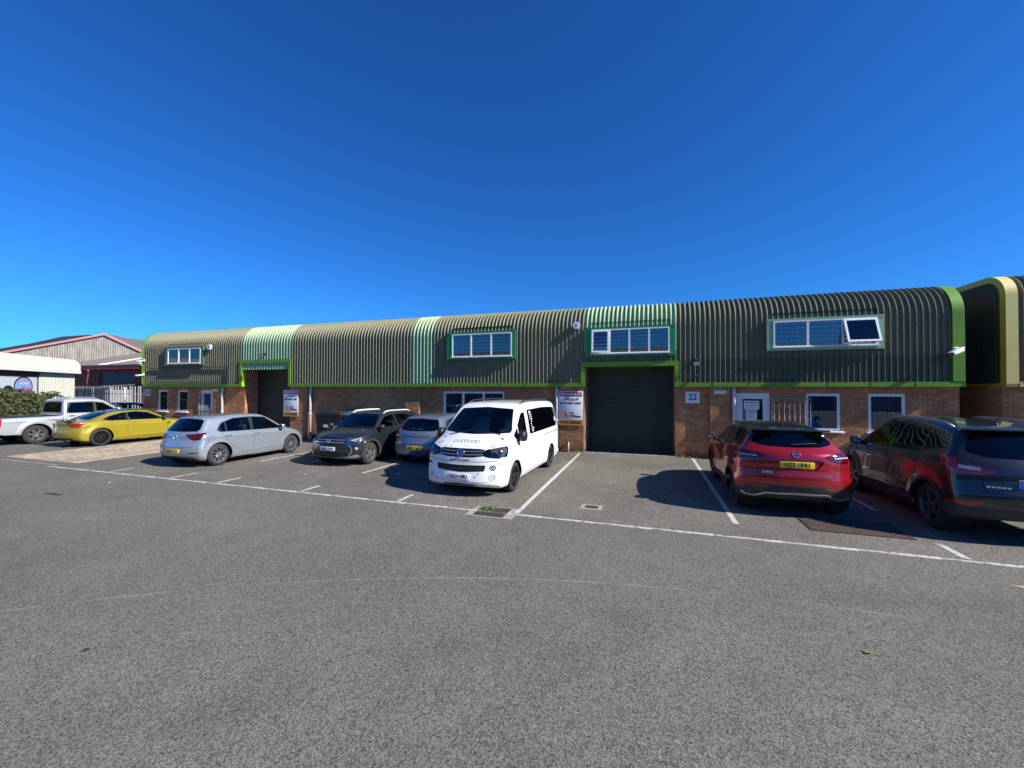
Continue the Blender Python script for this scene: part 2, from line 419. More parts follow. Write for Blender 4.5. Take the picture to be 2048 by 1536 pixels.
    def project(s, view, pts, side=1):
        """first hit of lines along the view axis"""
        F = s.F; pts = np.array(pts, float); n = len(pts)
        if view == 'S': far, ax, a, b = side * (F.W + .2), 1, 0, 2; near = 0.0
        elif view in 'FB': ax, a, b = 0, 1, 2; far, near = (F.xmax + .2, 0.0) if view == 'F' else (F.xmin - .2, 0.0)
        else: far, near, ax, a, b = F.zmax + .2, F.zmin, 2, 0, 1
        P = np.zeros((n, 3)); P[:, a] = pts[:, 0]; P[:, b] = pts[:, 1]
        lo = np.full(n, far); hi = np.full(n, near); done = np.zeros(n, bool); prev = np.full(n, far)
        for t in np.linspace(far, near, 60)[1:]:
            P[:, ax] = t; ins = (F.f(P) < 0) & ~done; lo[ins] = prev[ins]; hi[ins] = t; done |= ins; prev[:] = t
        for _ in range(16):
            m = (lo + hi) / 2; P[:, ax] = m; i = F.f(P) < 0; hi = np.where(i, m, hi); lo = np.where(i, lo, m)
        P[:, ax] = (lo + hi) / 2; return P
    def ribbon(s, name, view, line, width, m, parent, side=1, off=.0012, closed=False, step=.04, thick=0.0):
        pts = [np.array(p[:2], float) for p in line]
        if closed: pts.append(pts[0])
        q = [pts[0]]
        for a, b in zip(pts, pts[1:]):
            k = max(1, int(np.linalg.norm(b - a) / step)); q += [a + (b - a) * (i + 1) / k for i in range(k)]
        P = s.project(view, q, side); N = s.F.normals(P, .015); t = np.gradient(P, axis=0)
        if closed: t[0] = t[-1] = P[1] - P[-2]
        sd = np.cross(N, t); sd /= np.maximum(np.linalg.norm(sd, axis=1, keepdims=True), 1e-9)
        n = len(P); A = P + N * off + sd * width / 2; B = P + N * off - sd * width / 2
        if thick:
            C = A - N * thick; D = B - N * thick; V = np.concatenate([A, B, C, D])
            T = []
            for i in range(n - 1):
                for (o1, o2) in ((0, n), (n, 3 * n), (2 * n, 0)): T += [(o1 + i, o2 + i, o2 + i + 1), (o1 + i, o2 + i + 1, o1 + i + 1)]
            T += [(0, 2 * n, n), (n, 2 * n, 3 * n), (n - 1, 2 * n - 1, 3 * n - 1), (2 * n - 1, 4 * n - 1, 3 * n - 1)]
            return link(name, mesh_np(name, V, np.array(T), None, m), parent)
        V = np.concatenate([A, B]); T = [(i, n + i, n + i + 1) for i in range(n - 1)] + [(i, n + i + 1, i + 1) for i in range(n - 1)]
        return link(name, mesh_np(name, V, np.array(T), np.concatenate([N, N]), m), parent)
def mesh_np(name, P, T, N, m, fm=None):
    me = bpy.data.meshes.new(name); me.from_pydata(P.tolist(), [], T.tolist()); me.update()
    for x in aslist(m): me.materials.append(x)
    if fm is not None: me.polygons.foreach_set('material_index', fm.astype(np.int32))
    if N is not None:
        me.polygons.foreach_set('use_smooth', np.ones(len(T), bool)); me.normals_split_custom_set_from_vertices(N.tolist())
    return me
BLACK = mat('black_trim', (.012, .012, .013), .45, noise=.3, nscale=3, ncol=(.03, .03, .03))
PLASTIC = mat('grey_plastic', (.03, .031, .033), .62, bump=.05, bscale=300, noise=.3, nscale=5, ncol=(.055, .054, .052))
SEAM = mat('panel_gap', (.006, .006, .006), .9)
UNDER = mat('underside', (.008, .008, .008), .95)
RUBBER = mat('tyre_rubber', (.018, .018, .019), .85, noise=.6, nscale=9, ncol=(.045, .043, .04))
CHROME = mat('chrome', (.75, .76, .78), .12, metal=1.0)
SILVERM = mat('silver_trim', (.55, .56, .57), .3, metal=.8)
ALLOY = mat('bright_alloy', (.5, .51, .53), .28, metal=.85)
DALLOY = mat('dark_alloy', (.035, .036, .038), .35, metal=.5)
INNER = mat('cabin_trim', (.06, .06, .063), .8)
SEATM = mat('seat_fabric', (.10, .10, .105), .9, noise=.5, nscale=30, ncol=(.15, .15, .155))
GLASS = glass_mat('car_glass', (.86, .90, .89))
DGLASS = glass_mat('privacy_glass', (.035, .037, .04))
MGLASS = glass_mat('tinted_glass', (.34, .38, .39))
LENS = glass_mat('lamp_lens', (.85, .87, .9), ior=1.45)
REFL = mat('lamp_reflector', (.55, .57, .6), .22, metal=.9, noise=.5, nscale=16, ncol=(.12, .12, .13))
DREFL = mat('dark_lamp_bowl', (.05, .052, .056), .25, metal=.6, noise=.35, nscale=7, ncol=(.22, .22, .24))
REDL = mat('red_lens', (.48, .010, .016), .08, coat=1.0, noise=.6, nscale=14, ncol=(.12, .002, .004))
DREDL = mat('smoked_red_lens', (.085, .003, .005), .08, coat=1.0, noise=.7, nscale=9, ncol=(.018, .001, .002))
WLENS = mat('clear_lens', (.62, .63, .66), .1, coat=1.0, noise=.4, nscale=25, ncol=(.3, .3, .32))
AMBER = mat('amber_lens', (.55, .16, .02), .1, coat=1.0)
YPLATE = mat('rear_plate', (.72, .50, .03), .35); WPLATE = mat('front_plate', (.76, .77, .77), .35)
PLATETXT = mat('plate_lettering', (.01, .01, .012), .5)
PAPER = mat('paper_white', (.75, .76, .74), .7)
def paint(name, col, metal=.35, rough=.32, flake=.12, dust=.06): return mat(name, col, rough, metal=metal, coat=1.0, coatr=.025, noise=dust * 3, nscale=2.2, ncol=tuple(c * .92 + .012 for c in col))
def wheel_meshes(key, Rw, rr, tw, spokes, rimmat, pocket=None):
    """(disc, tyre, rim) meshes; local +Y is outward"""
    M = Matrix.Rotation(R(-90), 4, 'X'); h = tw / 2; pocket = pocket or BLACK
    t = MB(); t.lathe([(rr - .004, -h + .02), (rr + .01, -h), (rr + .03, -h - .004), (Rw - .045, -h + .002), (Rw - .015, -h + .018), (Rw - .002, -h + .045), (Rw, -.01), (Rw, .01), (Rw - .002, h - .045), (Rw - .015, h - .018), (Rw - .045, h - .002), (rr + .03, h + .004), (rr + .01, h), (rr - .004, h - .02)], 40, M)
    for k in range(40):
        th = 2 * math.pi * k / 40
    d = MB(); d.lathe([(.0, -.02), (.15, -.02), (.15, -.035), (rr - .02, -.04), (rr - .01, -h + .01)], 28, M, 0)
    r = MB(); r.lathe([(rr + .004, h - .012), (rr + .002, h - .002), (rr - .012, h - .002), (rr - .02, h - .018), (rr - .026, h - .06), (rr - .03, -h + .02)], 40, M, 0)
    r.lathe([(.0, h - .02), (.028, h - .022), (.03, h - .03), (.03, h - .06)], 16, M, 0)
    r.lathe([(.03, h - .034), (.072, h - .03), (.078, h - .042), (.078, h - .075)], 20, M, 0)
    for sp in spokes:
        pts, z0, z1, mi = sp['pts'], sp.get('z0', h - .06), sp.get('z1', h - .016), sp.get('mi', 0)
        for k in range(sp['n']):
            A = Matrix.Rotation(2 * math.pi * (k + sp.get('ph', 0)) / sp['n'], 4, 'Z'); r.prism([(p[0] * rr, p[1] * rr) for p in pts], z0, z1, M @ A, mi)
    for k in range(5):
        a = 2 * math.pi * k / 5; r.lathe([(0, h - .026), (.008, h - .026), (.008, h - .05)], 6, M @ Matrix.Translation((.052 * math.cos(a), .052 * math.sin(a), 0)), 1)
    return d.mesh(key + '_brake_disc', UNDER), t.mesh(key + '_tyre', RUBBER), r.mesh(key + '_rim', [rimmat, pocket], 35)
def put_wheels(S, root, meshes, track):
    d, t, r = meshes
    for sx in (1, -1):
        for sy in (1, -1):
            w = link('wheel', d, root, (sx * S['wb'] / 2 + S.get('xoff', 0), sy * track, S['Rw']), (0, random.uniform(0, 6), 0 if sy > 0 else math.pi))
            link('tyre', t, w); link('rim', r, w)
def arch_liners(S, root, Ra):
    for sx in (1, -1):
        for sy in (1, -1):
            b = MB(); cx = sx * S['wb'] / 2 + S.get('xoff', 0); y0, y1 = sy * (S['W'] - .035), sy * (S['W'] - .36); n = 18; vs = []
            for k in range(n + 1):
                a = R(-25 + 230 * k / n); x, z = cx + (Ra + .012) * math.cos(a), S['Rw'] + (Ra + .012) * math.sin(a); vs += [(x, y0, z), (x, y1, z)]
            b.add(vs, [(2 * k, 2 * k + 1, 2 * k + 3, 2 * k + 2) for k in range(n)])
            b.add([(cx, y1, S['Rw'])] + vs[1::2], [(0, k + 1, k + 2) for k in range(n)]); b.build('wheel_arch_liner', UNDER, root)
def seat_mesh(key, m=None):
    b = MB(); b.rbox(-.26, .26, -.25, .25, -.08, .07, .05); M = Matrix.Translation((-.24, 0, .02)) @ Matrix.Rotation(R(-14), 4, 'Y'); b.rbox(-.07, .07, -.24, .24, 0, .60, .06, 0, M); b.rbox(-.055, .045, -.13, .13, .64, .82, .045, 0, M)
    b.rbox(-.01, .01, -.06, -.04, .56, .68, .005, 0, M); b.rbox(-.01, .01, .04, .06, .56, .68, .005, 0, M); return b.mesh(key, m or SEATM)
SEAT = seat_mesh('seat')
def plate(root, x, z, txt, yellow, tilt=0.0, back=True, y=0.0, w=.52, blue=False):
    """number plate at the given end; its face looks along -x (back) or +x (front)"""
    s = -1 if back else 1; h = .111
    p = MB(); p.rbox(-.006, .006, -w / 2, w / 2, -h / 2, h / 2, .004)
    o = p.build('number_plate', YPLATE if yellow else WPLATE, root, (x, y, z), (0, R(tilt), 0))
    rot = (R(90), 0, R(-90) if back else R(90))
    if txt: text_mesh('plate_lettering', txt, .098, PLATETXT, o, (s * .0065, 0, -.002), rot, .0008, sx=.80, bold=.0042, space=1.12)
    if blue:
        q = MB(); q.box(-.0075, -.006, w / 2 - .045, w / 2 - .004, -h / 2 + .004, h / 2 - .004) if back else q.box(.006, .0075, -w / 2 + .004, -w / 2 + .045, -h / 2 + .004, h / 2 - .004); q.build('plate_band', mat('plate_blue', (.01, .08, .45), .4), o)
    return o
def mirror(root, x, y, z, m, side, sx=.09, sy=.20, sz=.14, trim=None):
    """door mirror: rounded shell, glass facing back, foot"""
    b = MB(); c = Vector((x, side * (y + sy / 2 - .01), z)); n = 10; vs = []; fs = []
    prof = [(-.5, .80), (-.42, .95), (-.1, 1.0), (.25, .86), (.48, .5), (.56, .12)]
    for (t, s) in prof:
        for k in range(14):
            a = 2 * math.pi * k / 14; e = .62; ca, sa = math.cos(a), math.sin(a)
            vs.append(c + Vector((t * sx * 1.6, side * .5 * sy * s * math.copysign(abs(ca) ** e, ca), .5 * sz * s * math.copysign(abs(sa) ** e, sa))))
    for i in range(len(prof) - 1):
        for k in range(14): fs.append((i * 14 + k, i * 14 + (k + 1) % 14, (i + 1) * 14 + (k + 1) % 14, (i + 1) * 14 + k))
    fs.append(tuple((len(prof) - 1) * 14 + k for k in range(14))); fs.append(tuple(range(13, -1, -1))); b.add(vs, fs, 0, True)
    b.tube([(x - .01, side * (y - .03), z - sz * .38), (x, side * (y + .06), z - sz * .36)], [.03, .026], 8, 1)
    o = b.build('wing_mirror', [m, trim or BLACK], root, auto=50)
    g = MB(); g.box(x - sx * .82, x - sx * .806, *sorted((c.y - sy * .33, c.y + sy * .33)), z - sz * .31, z + sz * .31); g.build('mirror_glass', CHROME, o); return o
def handle(door, sh, x, z, side, m, L=.19):
    p = sh.project('S', [(x, z)], side)[0]; b = MB(); y0, y1 = sorted((p[1] + side * .012, p[1] + side * .034)); b.rbox(x - L / 2, x + L / 2, y0, y1, z - .014, z + .016, .009)
    y0, y1 = sorted((p[1] - side * .02, p[1] + side * .02)); b.rbox(x - L / 2, x - L / 2 + .03, y0, y1, z - .012, z + .014, .006); b.rbox(x + L / 2 - .03, x + L / 2, y0, y1, z - .012, z + .014, .006); return b.build('door_handle', m, door)
def liner(sh, root, zmin, glass):
    sel = lambda c: c[:, 2] > zmin
    labs = [l for l in sh.L if l not in glass and l != 'hole']
    return sh.patch(labs, 'cabin_lining', INNER, root, -.035, mask=sel, flip=True)
def cabin(root, xs_front, xs_rear, y, z, dash_x, dash_z, hw, rhd=True):
    for sy in (1, -1): link('seat', SEAT, root, (xs_front, sy * y, z))
    for yy in ((-.42, 0, .42) if xs_rear is not None else ()): o = link('seat', SEAT, root, (xs_rear, yy * y / .37 * .9, z)); o.scale = (.9, .86, .92)
    b = MB(); b.rbox(dash_x - .22, dash_x + .3, -hw, hw, dash_z - .35, dash_z, .08); b.build('dashboard', INNER, root)
    sw = MB(); c = Vector((dash_x - .34, -y if rhd else y, dash_z - .02)); M = Matrix.Translation(c) @ Matrix.Rotation(R(-66), 4, 'Y'); n = 20
    sw.tube([M @ Vector((.185 * math.cos(2 * math.pi * k / n), .185 * math.sin(2 * math.pi * k / n), 0)) for k in range(n + 1)], .015, 6, cap=False); sw.box(-.17, .17, -.02, .02, -.008, .008, 0, M); sw.box(-.02, .02, -.17, 0, -.008, .008, 0, M); sw.tube([M @ Vector((0, 0, 0)), M @ Vector((0, 0, -.3))], .03, 6); sw.build('steering_wheel', BLACK, root)
sideL = lambda c, n: (c[:, 1] > .35) & (n[:, 1] > -.2)
sideR = lambda c, n: (c[:, 1] < -.35) & (n[:, 1] < .2)
frontc = lambda c, n: (n[:, 0] > .05)
backc = lambda c, n: (n[:, 0] < -.05)
topc = lambda c, n: (n[:, 2] > .1) & (c[:, 2] > .62)
def both(sh, label, poly, only=None):
    """cut a side-view outline on the left and the right flank as label_l and label_r"""
    sh.cut(label + '_l', 'S', poly, sideL, only); sh.cut(label + '_r', 'S', poly, sideR, only)
def mir(poly): return [(-p[0],) + tuple(p[1:]) for p in poly][::-1]
def cut_ends(sh, label, view, poly, cond=None, only=None):
    """cut an end-view outline on both sides of the centre line"""
    c = cond or (frontc if view == 'F' else backc)
    sh.cut(label + '_l', view, poly, lambda a, n: c(a, n) & (a[:, 1] > 0), only); sh.cut(label + '_r', view, mir(poly), lambda a, n: c(a, n) & (a[:, 1] < 0), only)
def cut_arches(sh, S, Ra):
    for sx in (1, -1):
        cx = sx * S['wb'] / 2 + S.get('xoff', 0)
        for sg in (1, -1): sh.cut('hole', 'S', circ(cx, S['Rw'], Ra, 34), lambda c, n, sg=sg: (c[:, 1] * sg > S['W'] - .33))
def arch_trim(sh, S, root, Ra, width, m, off=.006, thick=.012, name='arch_trim'):
    for sx in (1, -1):
        cx = sx * S['wb'] / 2 + S.get('xoff', 0); a0 = math.degrees(math.asin(max(-1, min(1, (sh.F.zmin + .04 - S['Rw']) / Ra))))
        ln = circ(cx, S['Rw'], Ra + width / 2 - .002, 40, a0, 180 - a0)
        for sg in (1, -1): sh.ribbon(name, 'S', ln, width, m, root, sg, off, thick=thick)
FRONTW = lambda c, n: (n[:, 0] > .22) & (n[:, 2] > .02)
BACKW = lambda c, n: (n[:, 0] < -.16)
def build_car(S, loc, rz, label, cat='car', group=None):
    F = Field(S); sh = Shell(F, S.get('res', .03)); root = empty(S['name'], loc, rz); tag(root, label, cat, group)
    c, n = sh.geo(); sh.Li[:sh.nt][(n[:, 2] < -.55) & (c[:, 2] < F.zmin + .25)] = sh.lab('under')
    for cu in S['cuts']:
        lab, mode, poly = cu[:3]; only = cu[3] if len(cu) > 3 else None
        if mode == 'S': both(sh, lab, poly, only)
        elif mode == 'FF': cut_ends(sh, lab, 'F', poly, None, only)
        elif mode == 'BB': cut_ends(sh, lab, 'B', poly, None, only)
        elif mode == 'SL':
            for sg, sf in ((1, '_l'), (-1, '_r')): sh.cut(lab + sf, 'S', poly, lambda a, n, sg=sg: (a[:, 1] * sg > .35) & (n[:, 1] * sg > .6), only)
        elif mode in ('FL', 'BL'):
            sx = 1 if mode == 'FL' else -1
            for sg, sf in ((1, '_l'), (-1, '_r')): sh.cut(lab + sf, mode[0], poly if sg > 0 else mir(poly), lambda a, n, sg=sg: (a[:, 1] * sg > 0) & (n[:, 1] * sg <= .6) & (n[:, 0] * sx > .05), only)
        elif mode == 'FW': sh.cut(lab, 'F', poly, FRONTW, only)
        elif mode == 'BW': sh.cut(lab, 'B', poly, BACKW, only)
        elif mode == 'F': sh.cut(lab, 'F', poly, frontc, only)
        elif mode == 'B': sh.cut(lab, 'B', poly, backc, only)
        elif mode == 'T': sh.cut(lab, 'T', poly, topc, only)
        elif mode[0] == 'T': sh.cut(lab, 'T', poly, lambda a, n, z=mode[1]: (n[:, 2] > .1) & (a[:, 2] > z), only)
    cut_arches(sh, S, S['Ra']); sh.clean(); sh.finish()
    pm = S['paint']; made = {}; glass = []; used = ['hole', 'under']
    for lab, (nm, m, off, sk, par) in S['parts'].items():
        for sfx in ('', '_l', '_r'):
            if (lab + sfx) not in sh.L: continue
            used.append(lab + sfx)
            if m in (GLASS, DGLASS, MGLASS): glass.append(lab + sfx)
            p = made.get(par + sfx) or made.get(par) or root if par else root
            made[lab + sfx] = sh.patch(lab + sfx, nm, m, p, off, sk)
    made['body'] = sh.patch([l for l in set(sh.L) if l not in used], 'body', pm, root)
    sh.patch('under', 'underbody', UNDER, root)
    glass += ['hole', 'under']; liner(sh, root, S.get('linez', .75), glass)
    arch_liners(S, root, S['Ra'])
    for sm in S.get('seams', []):
        lab, view, line = sm[:3]; w = sm[3] if len(sm) > 3 else .008
        if view == 'S':
            for sg, sf in ((1, '_l'), (-1, '_r')): sh.ribbon('panel_seam', 'S', line, w, SEAM, made.get(lab + sf) or root, sg, .0015)
        else: sh.ribbon('panel_seam', view, line, w, SEAM, made.get(lab) or root, 1, .0015)
    for (lab, x, z) in S.get('handles', []):
        for sg, sf in ((1, '_l'), (-1, '_r')): handle(made.get(lab + sf) or root, sh, x, z, sg, S.get('handlem', pm))
    mi = S['mirror']
    for sg in (1, -1): mirror(root, mi[0], mi[1], mi[2], mi[3], sg, *(mi[4:] if len(mi) > 4 else ()))
    put_wheels(S, root, wheel_meshes(S['name'], S['Rw'], S['rr'], S['tw'], S['spokes'], S['rimm'], S.get('pocket')), S['W'] - S['tw'] / 2 - S.get('inset', .035))
    if 'cabin' in S: cabin(root, *S['cabin'])
    return root, sh, made
def sym(half): return [tuple(p) for p in half] + [(-p[0],) + tuple(p[1:]) for p in half[::-1]]
def wiper(sh, root, view, a, b, m=BLACK): return sh.ribbon('wiper', view, [a, b], .022, m, root, 1, .016, thick=.012)
def disc_badge(root, sh, view, y, z, r, m, name='emblem', off=.004, inner=None):
    """round badge lying on the body end"""
    p = sh.project(view, [(y, z)])[0]; n = sh.F.normals(np.array([p]))[0]; q = Vector((n[0], n[1], n[2])).to_track_quat('Z', 'Y')
    b = MB(); b.lathe([(r * .86, -.01), (r * .86, .004), (r * .92, .007), (r, .004), (r, -.01)], 28)
    o = b.build(name, m, root, Vector(p)); o.rotation_mode = 'QUATERNION'; o.rotation_quaternion = q; return o

# ---------------------------------------------------------------- silver hatchback seen from behind
P_SILVER = paint('silver_paint', (.40, .445, .49), .6, .3)
def polo_spec(name, pm, rimm=ALLOY):
    dloR = [(-.25, .955), (-.20, 1.345), (-.70, 1.335), (-1.10, 1.22, .1), (-1.28, 1.05, .06), (-1.22, .985)]
    S = dict(name=name, paint=pm, wb=2.55, W=.885, Rw=.318, rr=.215, tw=.20, Ra=.368, res=.03, k=.085, crown=.05, sweepF=.34, sweepR=.20,
        sil=[(-1.70, .21), (-1.88, .26), (-1.975, .40), (-1.985, .58), (-1.93, .80), (-1.915, .93), (-1.83, 1.06), (-1.60, 1.30), (-1.50, 1.405, 'c'), (-1.20, 1.435), (-.60, 1.46), (0, 1.45), (.32, 1.405), (.62, 1.27), (1.12, .985), (1.30, .935), (1.65, .86), (1.90, .75), (2.02, .62), (2.06, .46), (2.04, .28), (1.9, .19, 'c'), (0, .18)],
        sec=[(0, .93), (.15, .985), (.45, 1.0), (.75, .985), (1, .955), (1.1, .91), (1.5, .80), (1.85, .70), (2, .64), (2.3, .5)],
        plan=[(-2.1, .93), (-1.7, .975), (-1.0, 1), (1.2, 1), (1.6, .975), (2.1, .90)], planr=[(-2, .86), (-1.2, .97), (-.5, 1), (.2, 1), (1.2, .93)],
        belt=[(-2, .97), (1.2, .92)], flare=[(1.275, .31, .38, .012, .07), (-1.275, .31, .38, .014, .07)],
        crease=[(-1.9, .86, 1.5, .78, .016, .035), (-.9, .36, .9, .36, .018, .07)])
    win_f = [(.86, .925), (.33, 1.30), (-.10, 1.345), (-.17, .95)]
    S['cuts'] = [('bumper_f', 'S', [(1.4, .1), (1.40, .40), (1.62, .56), (1.75, .66), (2.3, .66), (2.3, .1)]), ('bumper_r', 'S', [(-1.42, .1), (-1.42, .42), (-1.6, .62), (-2.3, .66), (-2.3, .1)]),
        ('bumper_f', 'F', [(-1, .1), (1, .1), (1, .66), (-1, .66)]), ('bumper_r', 'B', [(-1, .1), (1, .1), (1, .60), (.55, .56), (-.55, .56), (-1, .60)]),
        ('tailgate', 'B', rpoly(sym([(.0, 1.02), (.66, 1.02), (.68, .80), (.60, .60), (0, .58)]), .05)),
        ('door_f', 'S', rpoly([(.93, .33), (.98, .70), (.90, .94), (.33, 1.36), (-.16, 1.385), (-.21, .33)], .05)), ('door_r', 'S', rpoly([(-.21, .33), (-.16, 1.385), (-.75, 1.375), (-1.16, 1.22), (-1.20, .95), (-.98, .62), (-.72, .42), (-.68, .33)], .05)),
        ('dlo', 'S', rpoly([(.90, .92), (.34, 1.325), (-.15, 1.365), (-.72, 1.352), (-1.13, 1.235), (-1.31, 1.04), (-1.24, .97)], .04)),
        ('win_f', 'S', rpoly(win_f, .03)), ('win_r', 'S', rpoly([(-.27, .955), (-.22, 1.343), (-.70, 1.333), (-.98, 1.26), (-1.02, .98)], .03)), ('win_q', 'S', rpoly([(-1.06, .985), (-1.03, 1.24), (-1.13, 1.19), (-1.27, 1.045), (-1.22, .995)], .02)),
        ('screen', 'FW', rpoly(sym([(0, .96), (.72, .99), (.70, 1.05), (.535, 1.375), (0, 1.40)]), .03)), ('rglass', 'BW', rpoly(sym([(0, 1.02), (.62, 1.03), (.66, 1.08), (.53, 1.34), (0, 1.37)]), .04)),
        ('tail', 'BL', rpoly([(.36, .945), (.86, .985), (1.0, .99), (1.0, .83), (.88, .82), (.62, .78), (.52, .83)], .03)), ('tail', 'SL', rpoly([(-2.1, .985), (-1.60, .985), (-1.70, .90), (-1.80, .83), (-2.1, .82)], .03)),
        ('bar_r', 'B', rpoly(sym([(0, .20), (.70, .24), (.62, .31), (0, .33)]), .03)), ('refl', 'BB', rpoly([(.48, .445), (.80, .455), (.78, .425), (.55, .41)], .01)),
        ('head', 'FL', rpoly([(.42, .66), (.93, .80), (.93, .70), (.86, .62), (.45, .59)], .03)), ('head', 'SL', rpoly([(1.52, .80), (2.2, .72), (2.2, .60), (1.72, .64)], .03)), ('grille', 'F', rpoly(sym([(0, .66), (.42, .655), (.42, .60), (0, .59)]), .01)), ('intake', 'F', rpoly(sym([(0, .46), (.55, .45), (.62, .30), (0, .27)]), .03)),
        ('bonnet', 'T', rpoly([(1.24, -.70), (1.75, -.62), (1.90, -.40), (1.95, 0), (1.90, .40), (1.75, .62), (1.24, .70), (1.13, 0)], .05))]
    S['parts'] = dict(bumper_f=('front_bumper', pm, 0, None, ''), bumper_r=('rear_bumper', pm, 0, None, ''), tailgate=('tailgate', pm, 0, None, ''), bonnet=('bonnet', pm, 0, None, ''), door_f=('door', pm, 0, None, ''), door_r=('door', pm, 0, None, ''), dlo=('window_surround', BLACK, .001, None, ''),
        win_f=('side_window', GLASS, -.004, None, 'door_f'), win_r=('side_window', MGLASS, -.004, None, 'door_r'), win_q=('side_window', MGLASS, -.004, None, ''), screen=('windscreen', GLASS, -.003, None, ''), rglass=('rear_window', MGLASS, -.003, None, ''),
        tail=('tail_light', DREDL, .006, -.02, ''), bar_r=('bumper_insert', BLACK, -.003, .01, ''), refl=('reflector', DREDL, .003, -.01, ''), head=('headlight', LENS, .002, None, ''), grille=('grille', BLACK, -.01, .012, ''), intake=('air_intake', BLACK, -.015, .016, ''))
    S['seams'] = [('door_f', 'S', [(.98, .70), (.93, .33), (-.21, .33), (-.17, .95)]), ('door_f', 'S', [(.98, .70), (.92, .93)]), ('door_r', 'S', [(-.21, .33), (-.70, .33), (-.72, .42), (-.98, .62), (-1.20, .95)]), ('bumper_f', 'S', [(1.40, .62), (1.62, .60), (1.75, .66)]), ('tailgate', 'B', rpoly(sym([(.0, 1.02), (.66, 1.02), (.68, .80), (.60, .60), (0, .58)]), .05)), ('bonnet', 'T', [(1.24, -.70), (1.75, -.62), (1.90, -.40), (1.95, 0), (1.90, .40), (1.75, .62), (1.24, .70)]), ('fuel', 'S', circ(-1.52, .80, .085, 16) + [(-1.435, .80)], .006)]
    S['handles'] = [('door_f', -.08, .845), ('door_r', -1.02, .865)]
    S['mirror'] = (.80, .86, .985, pm)
    tw = [(.18, -.10), (.55, -.02), (.95, .20), (.93, .33), (.5, .12), (.18, .06)]
    S['spokes'] = [dict(n=9, pts=[(.16, -.055), (.55, -.06), (.95, .10), (.94, .20), (.5, .03), (.16, .045)])]
    S['rimm'] = rimm; S['cabin'] = (.10, -.72, .37, .52, 1.0, .93, .66)
    return S
def make_polo(loc):
    S = polo_spec('silver_hatchback', P_SILVER); root, sh, made = build_car(S, loc, R(90), 'silver five-door hatchback seen from behind, parked right of the yellow coupe', 'car', 'cars parked in front of the units')
    plate(root, -1.992, .48, 'HG73 AYK', True, 8); disc_badge(root, sh, 'B', 0, .86, .062, CHROME)
    v = MB(); v.prism([(-.045, .04), (-.02, .04), (0, -.02), (.02, .04), (.045, .04), (.01, -.05), (-.01, -.05)], 0, .004); 
    a = MB(); a.lathe([(.012, 0), (.01, .02), (.0, .14)], 8); a.build('aerial', BLACK, root, (-1.1, 0, 1.43), (0, R(-40), 0))
    sh.ribbon('roof_spoiler_lip', 'T', [(-1.49, -.50), (-1.52, 0), (-1.49, .50)], .05, P_SILVER, root, 1, .006, thick=.02)
    return root
